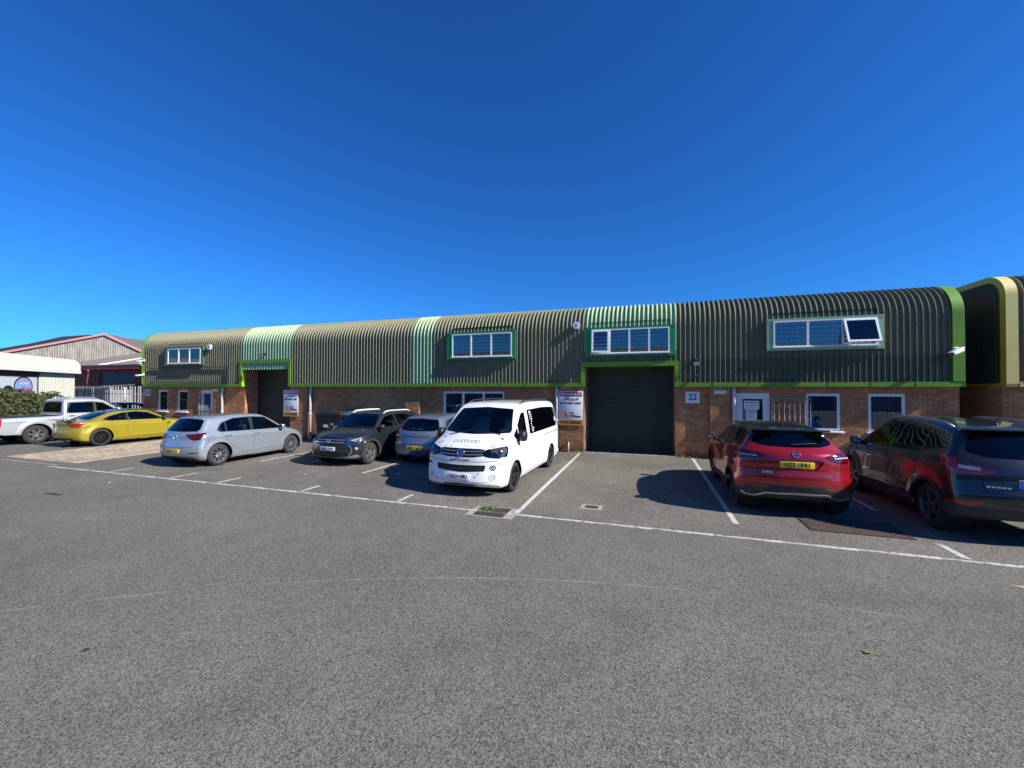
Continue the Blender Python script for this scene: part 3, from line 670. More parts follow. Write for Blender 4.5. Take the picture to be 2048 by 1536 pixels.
# ---------------------------------------------------------------- white van with its front to the camera
P_WHITE = paint('white_van_paint', (.80, .80, .78), 0.0, .38)
STICK = mat('sticker_black', (.02, .02, .022), .5); STICKG = mat('sticker_grey', (.22, .22, .23), .5)
VANSEAT = seat_mesh('van_seat', mat('van_seat_fabric', (.42, .42, .42), .9, noise=.5, nscale=30, ncol=(.22, .22, .22)))
def make_van(loc, rz):
    pm = P_WHITE
    S = dict(name='white_van', paint=pm, wb=3.0, W=.952, Rw=.325, rr=.235, tw=.225, Ra=.372, res=.032, k=.085, crown=.05, sweepF=.30, sweepR=.08, swp=2.8, xoff=0.0,
        sil=[(-2.35, .24), (-2.47, .34), (-2.49, .60), (-2.47, 1.05), (-2.43, 1.5), (-2.36, 1.80), (-2.22, 1.90), (-1.8, 1.935), (-.6, 1.955), (.35, 1.935), (.72, 1.88), (.95, 1.77), (1.30, 1.53), (1.70, 1.225, 'c'), (1.95, 1.14), (2.17, 1.05), (2.27, .97), (2.32, .85), (2.345, .62), (2.38, .42), (2.38, .30), (2.28, .225, 'c'), (1.0, .22), (-1.0, .22)],
        sec=[(0, .945), (.12, .985), (.45, 1.0), (.8, .99), (1, .975), (1.25, .945), (1.6, .89), (1.85, .84), (2, .79), (2.3, .6)], secs=.05,
        plan=[(-2.6, .985), (-2.0, 1), (1.4, 1), (1.9, .985), (2.2, .955), (2.5, .90)], planr=[(-2.6, .97), (-2, 1), (.6, 1), (1.7, .95)],
        belt=[(-2.5, 1.13), (1.7, 1.13)], flare=[(1.5, .325, .40, .016, .07), (-1.5, .325, .40, .012, .07)],
        crease=[(-2.4, 1.02, 1.6, 1.00, .010, .03), (-1.1, .42, 1.1, .42, .012, .05)], linez=.9)
    S['cuts'] = [('bumper', 'F', [(-1.1, .1), (1.1, .1), (1.1, .72), (.95, .77), (.45, .74), (-.45, .74), (-.95, .77), (-1.1, .72)]), ('bumper', 'S', [(1.55, .1), (1.86, .36), (1.92, .55), (1.93, .76), (2.6, .76), (2.6, .1)]),
        ('bonnet', 'T', rpoly([(1.70, -.80), (2.02, -.78), (2.22, -.62), (2.40, -.4), (2.40, .4), (2.22, .62), (2.02, .78), (1.70, .80)], .04)),
        ('door_f', 'S', rpoly([(.50, .27), (.50, 1.78), (.85, 1.75), (1.52, 1.24), (1.56, .78), (1.42, .72), (1.18, .60), (1.08, .27)], .04)), ('door_s', 'S', rpoly([(.48, .27), (.48, 1.80), (-.80, 1.82), (-.80, .27)], .05)),
        ('win_f', 'S', rpoly([(.62, 1.15), (.62, 1.70), (.86, 1.68), (1.20, 1.42), (1.20, 1.13)], .03)), ('win_t', 'S', rpoly([(1.235, 1.13), (1.235, 1.385), (1.46, 1.215), (1.44, 1.14)], .02)),
        ('win_r', 'S', rpoly([(.40, 1.15), (.40, 1.74), (-.98, 1.76), (-2.18, 1.72), (-2.26, 1.60), (-2.24, 1.22), (-2.14, 1.16)], .05)),
        ('screen', 'FW', rpoly(sym([(0, 1.24), (.80, 1.27), (.82, 1.32), (.665, 1.78), (0, 1.82)]), .04)),
        ('rglass', 'BW', rpoly(sym([(0, 1.15), (.70, 1.15), (.66, 1.74), (0, 1.76)]), .06)), ('tail', 'BL', rpoly([(.80, 1.55), (1.1, 1.5), (1.1, .95), (.80, .95)], .02)), ('tail', 'SL', rpoly([(-2.6, 1.5), (-2.36, 1.45), (-2.36, 1.0), (-2.6, .98)], .02)),
        ('grille', 'F', rpoly(sym([(0, 1.00), (.40, 1.00), (.52, .985), (.52, .86), (.30, .83), (0, .825)]), .02)),
        ('head', 'FL', rpoly([(.53, .985), (.80, 1.025), (1.0, 1.06), (1.0, .86), (.90, .80), (.62, .825), (.50, .86)], .03)), ('head', 'SL', rpoly([(1.84, 1.06), (2.5, 1.06), (2.5, .83), (1.97, .83), (1.90, .93)], .02)),
        ('intake', 'F', rpoly(sym([(0, .665), (.56, .675), (.54, .555), (0, .525)]), .02)), ('lower', 'F', rpoly(sym([(0, .30), (.33, .285), (.40, .25), (0, .25)]), .01)), ('fog', 'FF', circ(.70, .43, .062, 14))]
    S['parts'] = dict(bumper=('front_bumper', pm, 0, None, ''), bonnet=('bonnet', pm, 0, None, ''), door_f=('door', pm, 0, None, ''), door_s=('sliding_door', pm, 0, None, ''), win_f=('side_window', MGLASS, -.005, .006, 'door_f'), win_t=('side_window', MGLASS, -.005, .006, 'door_f'), win_r=('side_window', DGLASS, .002, -.01, ''),
        screen=('windscreen', GLASS, -.002, None, ''), rglass=('rear_window', DGLASS, .002, -.01, ''), tail=('tail_light', REDL, .005, -.02, ''), grille=('grille', BLACK, -.022, .024, ''), head=('headlight', LENS, .003, -.02, ''), intake=('air_intake', BLACK, -.03, .032, ''), lower=('lower_intake', BLACK, -.02, .022, ''), fog=('fog_light', WLENS, -.004, .01, ''))
    S['seams'] = [('door_f', 'S', [(.49, .27), (.49, 1.78)], .012), ('door_f', 'S', [(.50, .27), (1.08, .27), (1.18, .60), (1.42, .72), (1.56, .78), (1.535, 1.22)], .009), ('door_s', 'S', [(-.80, .27), (-.80, 1.14)], .012), ('door_s', 'S', [(.48, .27), (-.80, .27)], .008), ('', 'S', [(-.80, 1.02), (-2.30, 1.03)], .016), ('', 'S', [(-.80, 1.17), (-.80, 1.74)], .014), ('', 'S', [(1.56, .78), (1.88, .77), (1.92, .85)], .008),
        ('bonnet', 'T', [(1.74, -.79), (2.02, -.77)], .006), ('bonnet', 'T', [(1.74, .79), (2.02, .77)], .006), ('bumper', 'F', [(-.93, .77), (-.45, .74), (.45, .74), (.93, .77)], .009), ('bumper', 'F', [(-.86, .36), (-.45, .33), (.45, .33), (.86, .36)], .005)]
    S['handles'] = [('door_f', .62, 1.03)]; S['handlem'] = pm; S['mirror'] = (1.30, .955, 1.20, BLACK, .13, .19, .25)
    S['spokes'] = [dict(n=5, pts=[(.15, -.11), (.95, -.15), (.95, -.02), (.16, -.01)]), dict(n=5, pts=[(.15, .11), (.95, .15), (.95, .02), (.16, .01)])]
    S['rimm'] = DALLOY; S['pocket'] = SILVERM; S['inset'] = .02; S['cabin'] = (.62, None, .45, .95, 1.45, 1.18, .78)
    root, sh, made = build_car(S, loc, rz, 'white van facing the camera with stickers on bonnet and black wheels', 'van')
    for lab in ('head_l', 'head_r'): sh.patch(lab, 'reflector_bowl', DREFL, made[lab], -.045)
    for o in root.children:
        if o.name.startswith('seat'): o.data = VANSEAT
    for sg in (1, -1):
        for (yy, zz, r) in ((.80, .925, .055), (.64, .905, .045)):
            p = sh.project('F', [(sg * yy, zz)])[0]; b = MB(); b.lathe([(0, .03), (r * .6, .024), (r * .9, .006), (r, .0), (r, -.03)], 20); b.build('projector_lens', REFL, made['head_l' if sg > 0 else 'head_r'], (p[0] - .05, p[1], p[2]), (0, R(90), R(sg * 12)))
    for z, w in ((.955, .50), (.885, .50)): sh.ribbon('grille_bar', 'F', [(-w, z + .005), (-.1, z - .008)], .014, SILVERM, made['grille'], 1, -.004, thick=.012); sh.ribbon('grille_bar', 'F', [(.1, z - .008), (w, z + .005)], .014, SILVERM, made['grille'], 1, -.004, thick=.012)
    for z in (.63, .605, .58): sh.ribbon('grille_bar', 'F', [(-.52, z), (0, z - .012), (.52, z)], .012, PLASTIC, made['intake'], 1, -.006, thick=.012)
    o = disc_badge(made['grille'], sh, 'F', 0, .915, .088, CHROME, off=.01)
    b = MB()
    def strokes(b, lines, w, h0=.0, h1=.006):
        for (a, c) in lines:
            a = Vector(a); c = Vector(c); d = (c - a).normalized(); n = Vector((-d.y, d.x)) * w / 2; b.prism([a + n, a - n, c - n, c + n], h0, h1)
    b.lathe([(0, .0005), (.076, .0005)], 24, None, 1)
    strokes(b, [((-.032, .066), (0, .008)), ((0, .008), (.032, .066)), ((-.066, .030), (-.033, -.062)), ((-.033, -.062), (0, -.004)), ((0, -.004), (.033, -.062)), ((.033, -.062), (.066, .030))], .013, .001, .007)
    b.build('emblem_letters', [CHROME, mat('badge_blue', (.03, .05, .10), .3)], o)
    fp = sh.project('F', [(0, .435)])[0]; plate(root, fp[0] + .008, .435, 'VA14 HBU', False, -6, back=False)
    # stickers: clusters of small black marks
    rnd = random.Random(3)
    def blob(view, cx, cz, w, h, n, m, par, side=1, th=.02):
        """one outlined cartoon-like cluster of strokes"""
        pts = [(cx - w / 2, cz), (cx - w * .3, cz + h * .5), (cx, cz + h * .35), (cx + w * .3, cz + h * .5), (cx + w / 2, cz), (cx + w * .2, cz - h * .5), (cx - w * .2, cz - h * .45)]
        sh.ribbon('sticker', view, pts, th, m, par, side, .0015, closed=True, step=.02)
    bn = made['bonnet']
    for k in range(7):
        x = 2.00 + .012 * math.sin(k * 1.9); y = -.26 + .085 * k; w = .09
        sh.ribbon('sticker', 'T', [(x - .05, y - w / 2), (x + .02, y - w * .6), (x + .06 - .02 * (k % 2), y), (x + .02, y + w * .45), (x - .04, y + w * .5)], .013, STICKG if k % 3 == 1 else STICK, bn, 1, .0018, closed=True, step=.02)
    for k, (x, y) in enumerate([(2.13, -.05), (2.16, .05), (2.17, -.42), (2.20, .10), (2.19, -.28), (2.15, .30)]): sh.ribbon('sticker', 'T', circ(x, y, (.012 + .004 * (k % 3)), 8), .008, STICKG if k % 2 else STICK, bn, 1, .0018, closed=True, step=.02)
    sh.ribbon('sticker', 'T', circ(1.97, -.66, .05, 7), .016, STICK, bn, 1, .0018, closed=True, step=.02)
    sh.ribbon('sticker', 'T', circ(2.04, .64, .04, 7), .016, STICK, bn, 1, .0018, closed=True, step=.02)
    blob('F', .70, .62, .11, .09, 1, STICK, made['bumper'], 1, .022); sh.ribbon('sticker', 'F', circ(.70, .62, .02, 6), .02, STICK, made['bumper'], 1, .0018, closed=True, step=.02)
    for (y, z) in [(-.16, .77), (0, .775), (.15, .77)]: sh.ribbon('sticker', 'F', [(y - .07, z), (y + .07, z + .004)], .022, STICK if y else STICKG, made['bumper'], 1, .002)
    for (y, z) in [(.36, .44), (.82, .70), (-.55, .36), (.42, .50)]: sh.ribbon('sticker', 'F', circ(y, z, .018, 6), .012, STICKG, made['bumper'], 1, .002, closed=True, step=.02)
    sh.ribbon('side_marker', 'F', [(-.74, .66), (-.90, .66)], .05, BLACK, made['bumper'], 1, .003, thick=.004)
    for k, (x, z) in enumerate([(1.36, .86), (.78, .95), (.05, .86), (-.62, .88), (-1.2, .8)]): sh.ribbon('sticker', 'S', circ(x, z, .012 + .008 * (k % 2), 7), .006, STICKG, root, 1, .002, closed=True, step=.02)
    sh.ribbon('sticker', 'S', circ(1.72, .98, .075, 14), .010, STICKG, root, 1, .002, closed=True, step=.03)
    # white block stickers running down the side glass
    wr = made['win_r_l']
    for j in range(9):
        for i in range(3):
            if rnd.random() < .62: z = 1.68 - j * .058; x = .26 - i * .055 - .012 * j; sh.ribbon('sticker', 'S', [(x - .02, z), (x + .02, z)], .04, PAPER, wr, 1, .005)
    sh.ribbon('sticker', 'S', [(-2.05, 1.36), (-2.13, 1.36)], .12, PAPER, wr, 1, .005)
    for sg in (1, -1):
        b = MB(); ys = sg * .70; pts = []
        for k in range(9):
            x = .55 - 2.5 * k / 8; q = sh.project('T', [(x, ys)])[0]; pts.append((x, ys, q[2] + (.055 if 0 < k < 8 else .0)))
        b.tube(pts, .016, 8)
        for k in (1, 4, 7): b.tube([(pts[k][0], ys, pts[k][2]), (pts[k][0], ys, pts[k][2] - .08)], .018, 6)
        b.build('roof_rail', BLACK, root)
    q = MB(); q.box(-.001, .001, -.07, .07, -.045, .045); q.build('windscreen_notice', mat('notice_yellow', (.75, .72, .05), .6), root, (1.40, .60, 1.31), (0, R(-50), 0))
    q = MB(); q.rbox(-.02, .02, -.11, .11, -.035, .035, .02); q.build('rear_view_mirror', BLACK, root, (1.02, 0, 1.66))
    wiper(sh, root, 'T', (1.64, -.62), (1.60, .02)); wiper(sh, root, 'T', (1.64, .06), (1.58, .62))
    return root
# ---------------------------------------------------------------- red crossover with black roof seen from behind
P_RED = paint('red_metallic', (.36, .006, .012), .35, .25); P_BLACK = mat('gloss_black_paint', (.012, .013, .014), .12, coat=1.0)
def make_juke(loc, rz):
    pm = P_RED
    S = dict(name='red_crossover', paint=pm, wb=2.636, W=.90, Rw=.345, rr=.245, tw=.215, Ra=.392, res=.026, k=.085, crown=.055, sweepF=.36, sweepR=.27, swp=2.5,
        sil=[(-1.75, .30), (-1.93, .33), (-2.02, .45), (-2.055, .60), (-2.06, .72), (-2.03, .86), (-2.02, 1.0), (-1.98, 1.13), (-1.86, 1.23), (-1.66, 1.40), (-1.60, 1.495, 'c'), (-1.30, 1.545), (-.70, 1.59), (-.15, 1.595), (.30, 1.55), (.66, 1.40), (1.16, 1.10), (1.32, 1.06), (1.72, .99), (1.98, .88), (2.10, .72), (2.13, .5), (2.08, .3), (1.9, .22, 'c'), (0, .20)],
        sec=[(0, .93), (.12, .975), (.42, 1.0), (.72, .995), (.92, .965), (1, .945), (1.12, .88), (1.5, .765), (1.85, .665), (2, .60), (2.3, .45)],
        plan=[(-2.2, .93), (-1.75, .985), (-1.2, 1.005), (-.3, .985), (.5, .985), (1.3, 1.0), (1.7, .97), (2.2, .88)], planr=[(-2.1, .80), (-1.4, .91), (-.6, 1), (.2, 1), (1.2, .92)],
        belt=[(-2.1, 1.16), (-.8, 1.12), (1.2, 1.02)], flare=[(1.318, .345, .43, .03, .09), (-1.318, .345, .43, .04, .10)], crease=[(-1.9, 1.0, -.5, .86, .02, .05), (.3, .9, 1.6, .86, .014, .05), (-.7, .42, .7, .42, .02, .07)])
    roofp = [(-2.1, 1.47), (-1.66, 1.40), (-1.20, 1.475), (-.6, 1.53), (.2, 1.51), (.75, 1.32), (1.3, 1.02), (1.3, 1.8), (-2.1, 1.8)]
    S['cuts'] = [('roof', 'S', [(-1.75, 1.36), (-1.52, 1.38), (-1.1, 1.45), (-.6, 1.505), (.0, 1.50), (.35, 1.43), (1.18, 1.04), (1.3, 1.2), (1.3, 1.8), (-1.8, 1.8)]), ('roof', ('T', 1.42), [(-2, -.78), (1.0, -.78), (1.0, .78), (-2, .78)], ['roof_l', 'roof_r', 'body', 'roof']),
        ('dlo', 'S', rpoly([(1.02, 1.03), (.36, 1.415), (.0, 1.475), (-.62, 1.475), (-1.15, 1.42), (-1.42, 1.33), (-1.18, 1.17), (-.95, 1.125), (.2, 1.06)], .03)),
        ('clad', 'S', [(-2.3, .1), (-2.3, .43), (-1.85, .47), (-1.72, .52), (-1.0, .42), (-.88, .335), (.88, .335), (1.0, .42), (1.75, .5), (2.3, .5), (2.3, .1)]), ('clad', 'B', [(-1, .1), (1, .1), (1, .42), (.86, .46), (.70, .58), (-.70, .58), (-.86, .46), (-1, .42)]),
        ('tailgate', 'B', rpoly(sym([(0, 1.27), (.62, 1.24), (.66, 1.08), (.60, .90), (.54, .72), (0, .71)]), .04)),
        ('door_f', 'S', rpoly([(1.02, .40), (1.08, .80), (1.02, 1.02), (.2, 1.055), (-.08, 1.07), (-.10, .40)], .04)), ('door_r', 'S', rpoly([(-.10, .40), (-.08, 1.07), (-.92, 1.12), (-1.02, 1.0), (-.98, .80), (-.78, .60), (-.74, .40)], .04)),
        ('win_f', 'S', rpoly([(.92, 1.055), (.34, 1.39), (.0, 1.455), (-.06, 1.455), (-.10, 1.09)], .025)), ('win_r', 'S', rpoly([(-.18, 1.095), (-.14, 1.46), (-.62, 1.455), (-1.00, 1.41), (-1.04, 1.15), (-.92, 1.135)], .03)),
        ('screen', 'FW', rpoly(sym([(0, 1.09), (.72, 1.12), (.70, 1.18), (.52, 1.49), (0, 1.535)]), .03)), ('rglass', 'BW', rpoly(sym([(0, 1.225), (.42, 1.235), (.60, 1.27), (.63, 1.31), (.50, 1.465), (0, 1.475)]), .03)),
        ('tail', 'BL', rpoly([(.43, 1.10), (.70, 1.155), (.97, 1.215), (.97, 1.03), (.84, .975), (.66, .985), (.54, 1.03)], .02)), ('tail', 'SL', rpoly([(-2.2, 1.2), (-1.62, 1.22), (-1.74, 1.10), (-1.88, 1.01), (-2.2, 1.0)], .02)),
        ('recess', 'B', rpoly(sym([(0, 1.03), (.36, 1.03), (.42, 1.0), (.30, .86), (0, .86)]), .03)), ('refl', 'BB', rpoly([(.42, .555), (.70, .555), (.66, .52), (.45, .52)], .01)), ('head', 'FF', circ(.62, .72, .11, 16)), ('drl', 'FF', rpoly([(.45, .93), (.88, 1.0), (.88, .96), (.47, .89)], .01)), ('grille', 'F', rpoly(sym([(0, .84), (.40, .86), (.25, .62), (0, .58)]), .03)),
        ('bonnet', 'T', rpoly([(1.28, -.72), (1.72, -.66), (1.9, -.40), (1.95, 0), (1.90, .40), (1.72, .66), (1.28, .72), (1.16, 0)], .05))]
    S['parts'] = dict(roof=('roof', P_BLACK, 0, None, ''), dlo=('window_surround', P_BLACK, .001, None, ''), clad=('lower_cladding', PLASTIC, .002, -.008, ''), tailgate=('tailgate', pm, 0, None, ''), door_f=('door', pm, 0, None, ''), door_r=('door', pm, 0, None, ''), bonnet=('bonnet', pm, 0, None, ''), win_f=('side_window', MGLASS, -.004, None, 'door_f'), win_r=('side_window', DGLASS, -.004, None, 'door_r'), screen=('windscreen', GLASS, -.003, None, ''), rglass=('rear_window', DGLASS, -.004, .006, ''),
        tail=('tail_light', mat('black_red_lens', (.045, .002, .004), .06, coat=1.0, noise=.6, nscale=10, ncol=(.16, .004, .008)), .008, -.02, ''), recess=('plate_recess', pm, -.025, .027, 'tailgate'), refl=('reflector', REDL, .004, -.01, ''), head=('headlight', LENS, .002, None, ''), drl=('running_light', WLENS, .002, None, ''), grille=('grille', BLACK, -.01, .012, ''))
    S['seams'] = [('door_f', 'S', [(1.02, 1.02), (1.08, .80), (1.02, .40), (-.10, .40), (-.08, 1.06)]), ('door_r', 'S', [(-.10, .40), (-.74, .40), (-.78, .60), (-.98, .80), (-1.02, 1.0), (-.94, 1.11)]), ('tailgate', 'B', sym([(.62, 1.24), (.66, 1.08), (.60, .90), (.54, .72), (.3, .705), (0, .705)])[:11], .009)]
    S['handles'] = [('door_f', .02, .95)]; S['mirror'] = (.90, .88, 1.10, P_BLACK, .09, .20, .15)
    S['spokes'] = [dict(n=5, pts=[(.15, -.12), (.95, -.20), (.95, -.08), (.55, .0), (.95, .08), (.95, .20), (.15, .12)])]; S['rimm'] = DALLOY; S['pocket'] = ALLOY; S['cabin'] = (.10, -.72, .38, .60, 1.05, 1.05, .66)
    root, sh, made = build_car(S, loc, rz, 'metallic red crossover with black roof seen from behind, beside the roller shutter', 'car', 'cars parked in front of the units')
    p = sh.project('B', [(0, .945)])[0]; plate(root, p[0] - .004, .945, 'HJ25 UHU', True, 3)
    o = disc_badge(made['tailgate'], sh, 'B', 0, 1.125, .062, CHROME); b = MB(); b.rbox(-.066, .066, -.012, .012, .002, .010, .003); b.build('emblem_bar', CHROME, o)
    for txt, y, z, sz in (('JUKE', .44, .80, .058), ('HYBRID', -.45, .765, .030)):
        q = sh.project('B', [(y, z)])[0]; n = sh.F.normals(np.array([q]))[0]; text_mesh('badge_lettering', txt, sz, CHROME, made['tailgate'], (q[0] + n[0] * .006, q[1] + n[1] * .006, q[2]), (R(90), 0, math.atan2(n[1], n[0]) + R(90)), .003, bold=.001, sx=1.25)
    sh.ribbon('silver_skid_trim', 'B', [(.82, .41), (.76, .365), (.62, .36), (.46, .435), (.0, .45), (-.46, .435), (-.62, .36), (-.76, .365), (-.82, .41)], .032, SILVERM, made['clad'] if 'clad' in made else root, 1, .02, thick=.03)
    arch_trim(sh, S, root, S['Ra'], .06, PLASTIC)
    b = MB(); b.rbox(-.10, .16, -.62, .62, -.02, .012, .012); b.build('roof_spoiler', P_BLACK, root, (-1.56, 0, 1.505), (0, R(8), 0))
    b = MB(); b.prism([(-.12, 0), (.08, 0), (.0, .02), (-.10, .075)], -.012, .012, Matrix.Rotation(R(90), 4, 'X')); b.build('aerial', BLACK, root, (-1.12, 0, 1.555))
    sh.ribbon('wiper', 'B', [(.02, 1.265), (-.36, 1.29)], .018, BLACK, root, 1, .018, thick=.012)
    for sg in (1, -1): sh.ribbon('lamp_strip', 'B', [(sg * .58, 1.065), (sg * .86, 1.075)], .018, WLENS, made['tail_l' if sg > 0 else 'tail_r'], 1, .011)
    return root
# ---------------------------------------------------------------- dark grey estate-like SUV at the right edge
P_DGREY = paint('dark_grey_metallic', (.026, .025, .027), .3, .26)
def make_suv(loc, rz):
    pm = P_DGREY
    S = dict(name='dark_grey_suv', paint=pm, wb=2.64, W=.91, Rw=.345, rr=.235, tw=.22, Ra=.392, res=.028, k=.085, crown=.055, sweepF=.36, sweepR=.24,
        sil=[(-1.80, .30), (-2.02, .36), (-2.12, .50), (-2.14, .66), (-2.09, .86), (-2.06, 1.02), (-2.00, 1.14), (-1.86, 1.30), (-1.64, 1.54, 'c'), (-1.40, 1.595), (-.7, 1.65), (-.05, 1.655), (.35, 1.60), (.72, 1.44), (1.22, 1.12), (1.40, 1.07), (1.80, .98), (2.05, .86), (2.18, .70), (2.22, .5), (2.16, .3), (2.0, .22, 'c'), (0, .21)],
        sec=[(0, .93), (.12, .975), (.42, 1.0), (.75, .99), (1, .955), (1.1, .91), (1.5, .80), (1.85, .71), (2, .65), (2.3, .5)],
        plan=[(-2.3, .93), (-1.8, .98), (-1.2, 1.0), (1.3, 1.0), (1.7, .975), (2.3, .88)], planr=[(-2.1, .84), (-1.4, .94), (-.6, 1), (.2, 1), (1.2, .93)],
        belt=[(-2.1, 1.17), (-.8, 1.11), (1.2, 1.03)], flare=[(1.32, .345, .43, .022, .08), (-1.32, .345, .43, .022, .08)], crease=[(-2.0, 1.02, 1.5, .86, .022, .04), (-.9, .45, .9, .42, .02, .06)])
    S['cuts'] = [('clad', 'S', [(-2.4, .1), (-2.4, .50), (-1.74, .50), (-.95, .33), (.95, .33), (1.75, .42), (2.4, .42), (2.4, .1)]), ('clad', 'B', [(-1, .1), (1, .1), (1, .52), (.60, .50), (-.60, .50), (-1, .52)]),
        ('tailgate', 'B', rpoly(sym([(0, 1.20), (.64, 1.18), (.64, .98), (.58, .72), (0, .68)]), .04)), ('dlo', 'S', rpoly([(1.08, 1.035), (.38, 1.475), (.0, 1.54), (-.62, 1.535), (-1.15, 1.47), (-1.55, 1.29), (-1.42, 1.20), (-1.0, 1.13), (.2, 1.07)], .03)),
        ('door_f', 'S', rpoly([(1.00, .38), (1.06, .80), (1.06, 1.02), (.2, 1.065), (-.10, 1.08), (-.12, .38)], .04)), ('door_r', 'S', rpoly([(-.12, .38), (-.10, 1.08), (-1.0, 1.12), (-1.08, 1.0), (-.98, .78), (-.76, .60), (-.72, .38)], .04)),
        ('win_f', 'S', rpoly([(.96, 1.06), (.36, 1.45), (.0, 1.52), (-.08, 1.52), (-.12, 1.10)], .025)), ('win_r', 'S', rpoly([(-.20, 1.105), (-.16, 1.525), (-.62, 1.515), (-.98, 1.46), (-1.04, 1.15)], .03)), ('win_q', 'S', rpoly([(-1.09, 1.165), (-1.04, 1.44), (-1.16, 1.44), (-1.50, 1.29), (-1.40, 1.22)], .02)),
        ('screen', 'FW', rpoly(sym([(0, 1.11), (.72, 1.14), (.70, 1.2), (.53, 1.55), (0, 1.60)]), .03)), ('rglass', 'BW', rpoly(sym([(0, 1.17), (.50, 1.18), (.64, 1.23), (.66, 1.28), (.50, 1.515), (0, 1.53)]), .03)),
        ('tail', 'BL', rpoly([(.44, 1.0), (.62, 1.06), (.90, 1.13), (1.0, 1.15), (1.0, .98), (.86, .94), (.60, .94)], .02)), ('tail', 'SL', rpoly([(-2.3, 1.10), (-1.55, 1.18), (-1.62, 1.08), (-1.85, .97), (-2.3, .93)], .02)), ('refl', 'BB', rpoly([(.60, .60), (.90, .56), (.90, .52), (.70, .51)], .02)), ('head', 'FF', rpoly([(.50, .86), (.9, .96), (.9, .82), (.6, .74)], .02)), ('grille', 'F', rpoly(sym([(0, .82), (.45, .84), (.36, .62), (0, .58)]), .03)),
        ('bonnet', 'T', rpoly([(1.34, -.72), (1.78, -.66), (1.98, -.40), (2.02, 0), (1.98, .40), (1.78, .66), (1.34, .72), (1.22, 0)], .05))]
    S['parts'] = dict(clad=('lower_cladding', PLASTIC, .002, -.008, ''), tailgate=('tailgate', pm, 0, None, ''), dlo=('window_surround', P_BLACK, .001, None, ''), door_f=('door', pm, 0, None, ''), door_r=('door', pm, 0, None, ''), bonnet=('bonnet', pm, 0, None, ''), win_f=('side_window', MGLASS, -.004, None, 'door_f'), win_r=('side_window', MGLASS, -.004, None, 'door_r'), win_q=('side_window', MGLASS, -.004, None, ''), screen=('windscreen', GLASS, -.003, None, ''), rglass=('rear_window', DGLASS, -.004, .006, ''),
        tail=('tail_light', REDL, .008, -.02, ''), refl=('reflector', REDL, .004, -.01, ''), head=('headlight', LENS, .002, None, ''), grille=('grille', BLACK, -.01, .012, ''))
    S['seams'] = [('door_f', 'S', [(1.06, 1.02), (1.06, .80), (1.00, .38), (-.12, .38), (-.10, 1.06)]), ('door_r', 'S', [(-.12, .38), (-.72, .38), (-.76, .60), (-.98, .78), (-1.08, 1.0), (-1.02, 1.11)]), ('tailgate', 'B', sym([(.64, 1.18), (.64, .98), (.58, .72), (0, .68)]), .009)]
    S['handles'] = [('door_f', -.02, .95), ('door_r', -.90, .985)]; S['mirror'] = (.92, .89, 1.11, pm, .09, .20, .15)
    S['spokes'] = [dict(n=5, pts=[(.15, -.10), (.95, -.16), (.95, -.05), (.5, .0), (.95, .05), (.95, .16), (.15, .10)])]; S['rimm'] = mat('smoky_alloy', (.16, .16, .165), .35, metal=.7); S['pocket'] = BLACK; S['cabin'] = (.10, -.75, .38, .60, 1.08, 1.06, .68)
    root, sh, made = build_car(S, loc, rz, 'dark grey sport utility car with silver roof rails at the right edge', 'car', 'cars parked in front of the units')
    p = sh.project('B', [(0, .86)])[0]; plate(root, p[0] - .004, .86, '', True, 3, blue=True)
    for lab, sg in (('tail_l', 1), ('tail_r', -1)): sh.ribbon('lamp_strip', 'B', [(sg * .60, 1.02), (sg * .80, 1.035)], .05, WLENS, made[lab], 1, .011)
    for sg in (1, -1):
        b = MB(); pts = []
        for k in range(11):
            x = .42 - 1.75 * k / 10; ys = sg * (.60 - .04 * (k / 10)); q = sh.project('T', [(x, ys)])[0]; pts.append((x, ys, q[2] + (.035 if 0 < k < 10 else .0)))
        b.tube(pts, .016, 8); b.build('roof_rail', SILVERM, root)
    arch_trim(sh, S, root, S['Ra'], .03, PLASTIC)
    b = MB(); b.tube([(0, 0, 0), (-.16, 0, .20)], [.006, .002], 6); b.rbox(-.05, .05, -.025, .025, -.01, .025, .012); b.build('aerial', BLACK, root, (-1.25, 0, 1.60))
    b = MB(); b.rbox(-.12, .14, -.60, .60, -.02, .012, .012); b.build('roof_spoiler', pm, root, (-1.62, 0, 1.545), (0, R(8), 0))
    q = sh.project('B', [(.42, 1.23)])[0]; b = MB(); b.box(-.001, .001, -.07, .07, -.04, .04); b.build('window_notice', PAPER, root, (q[0] + .03, q[1], q[2]), (0, R(45), 0))
    root.scale = (1, 1, 1.06)
    for o in root.children:
        if o.name.startswith('wheel') and 'liner' not in o.name: o.scale = (1.06, 1, 1); o.rotation_euler = (0, 0, o.rotation_euler[2])
    q = sh.project('B', [(.45, .80)])[0]; n = sh.F.normals(np.array([q]))[0]
    b = MB()
    for k in range(5): b.rbox(-.13 + k * .052, -.09 + k * .052, -.014, .014, 0, .004, .002)
    o = b.build('badge_letters', CHROME, made['tailgate'], (q[0] + n[0] * .004, q[1] + n[1] * .004, q[2]), (R(90), 0, math.atan2(n[1], n[0]) + R(90)))
    return root
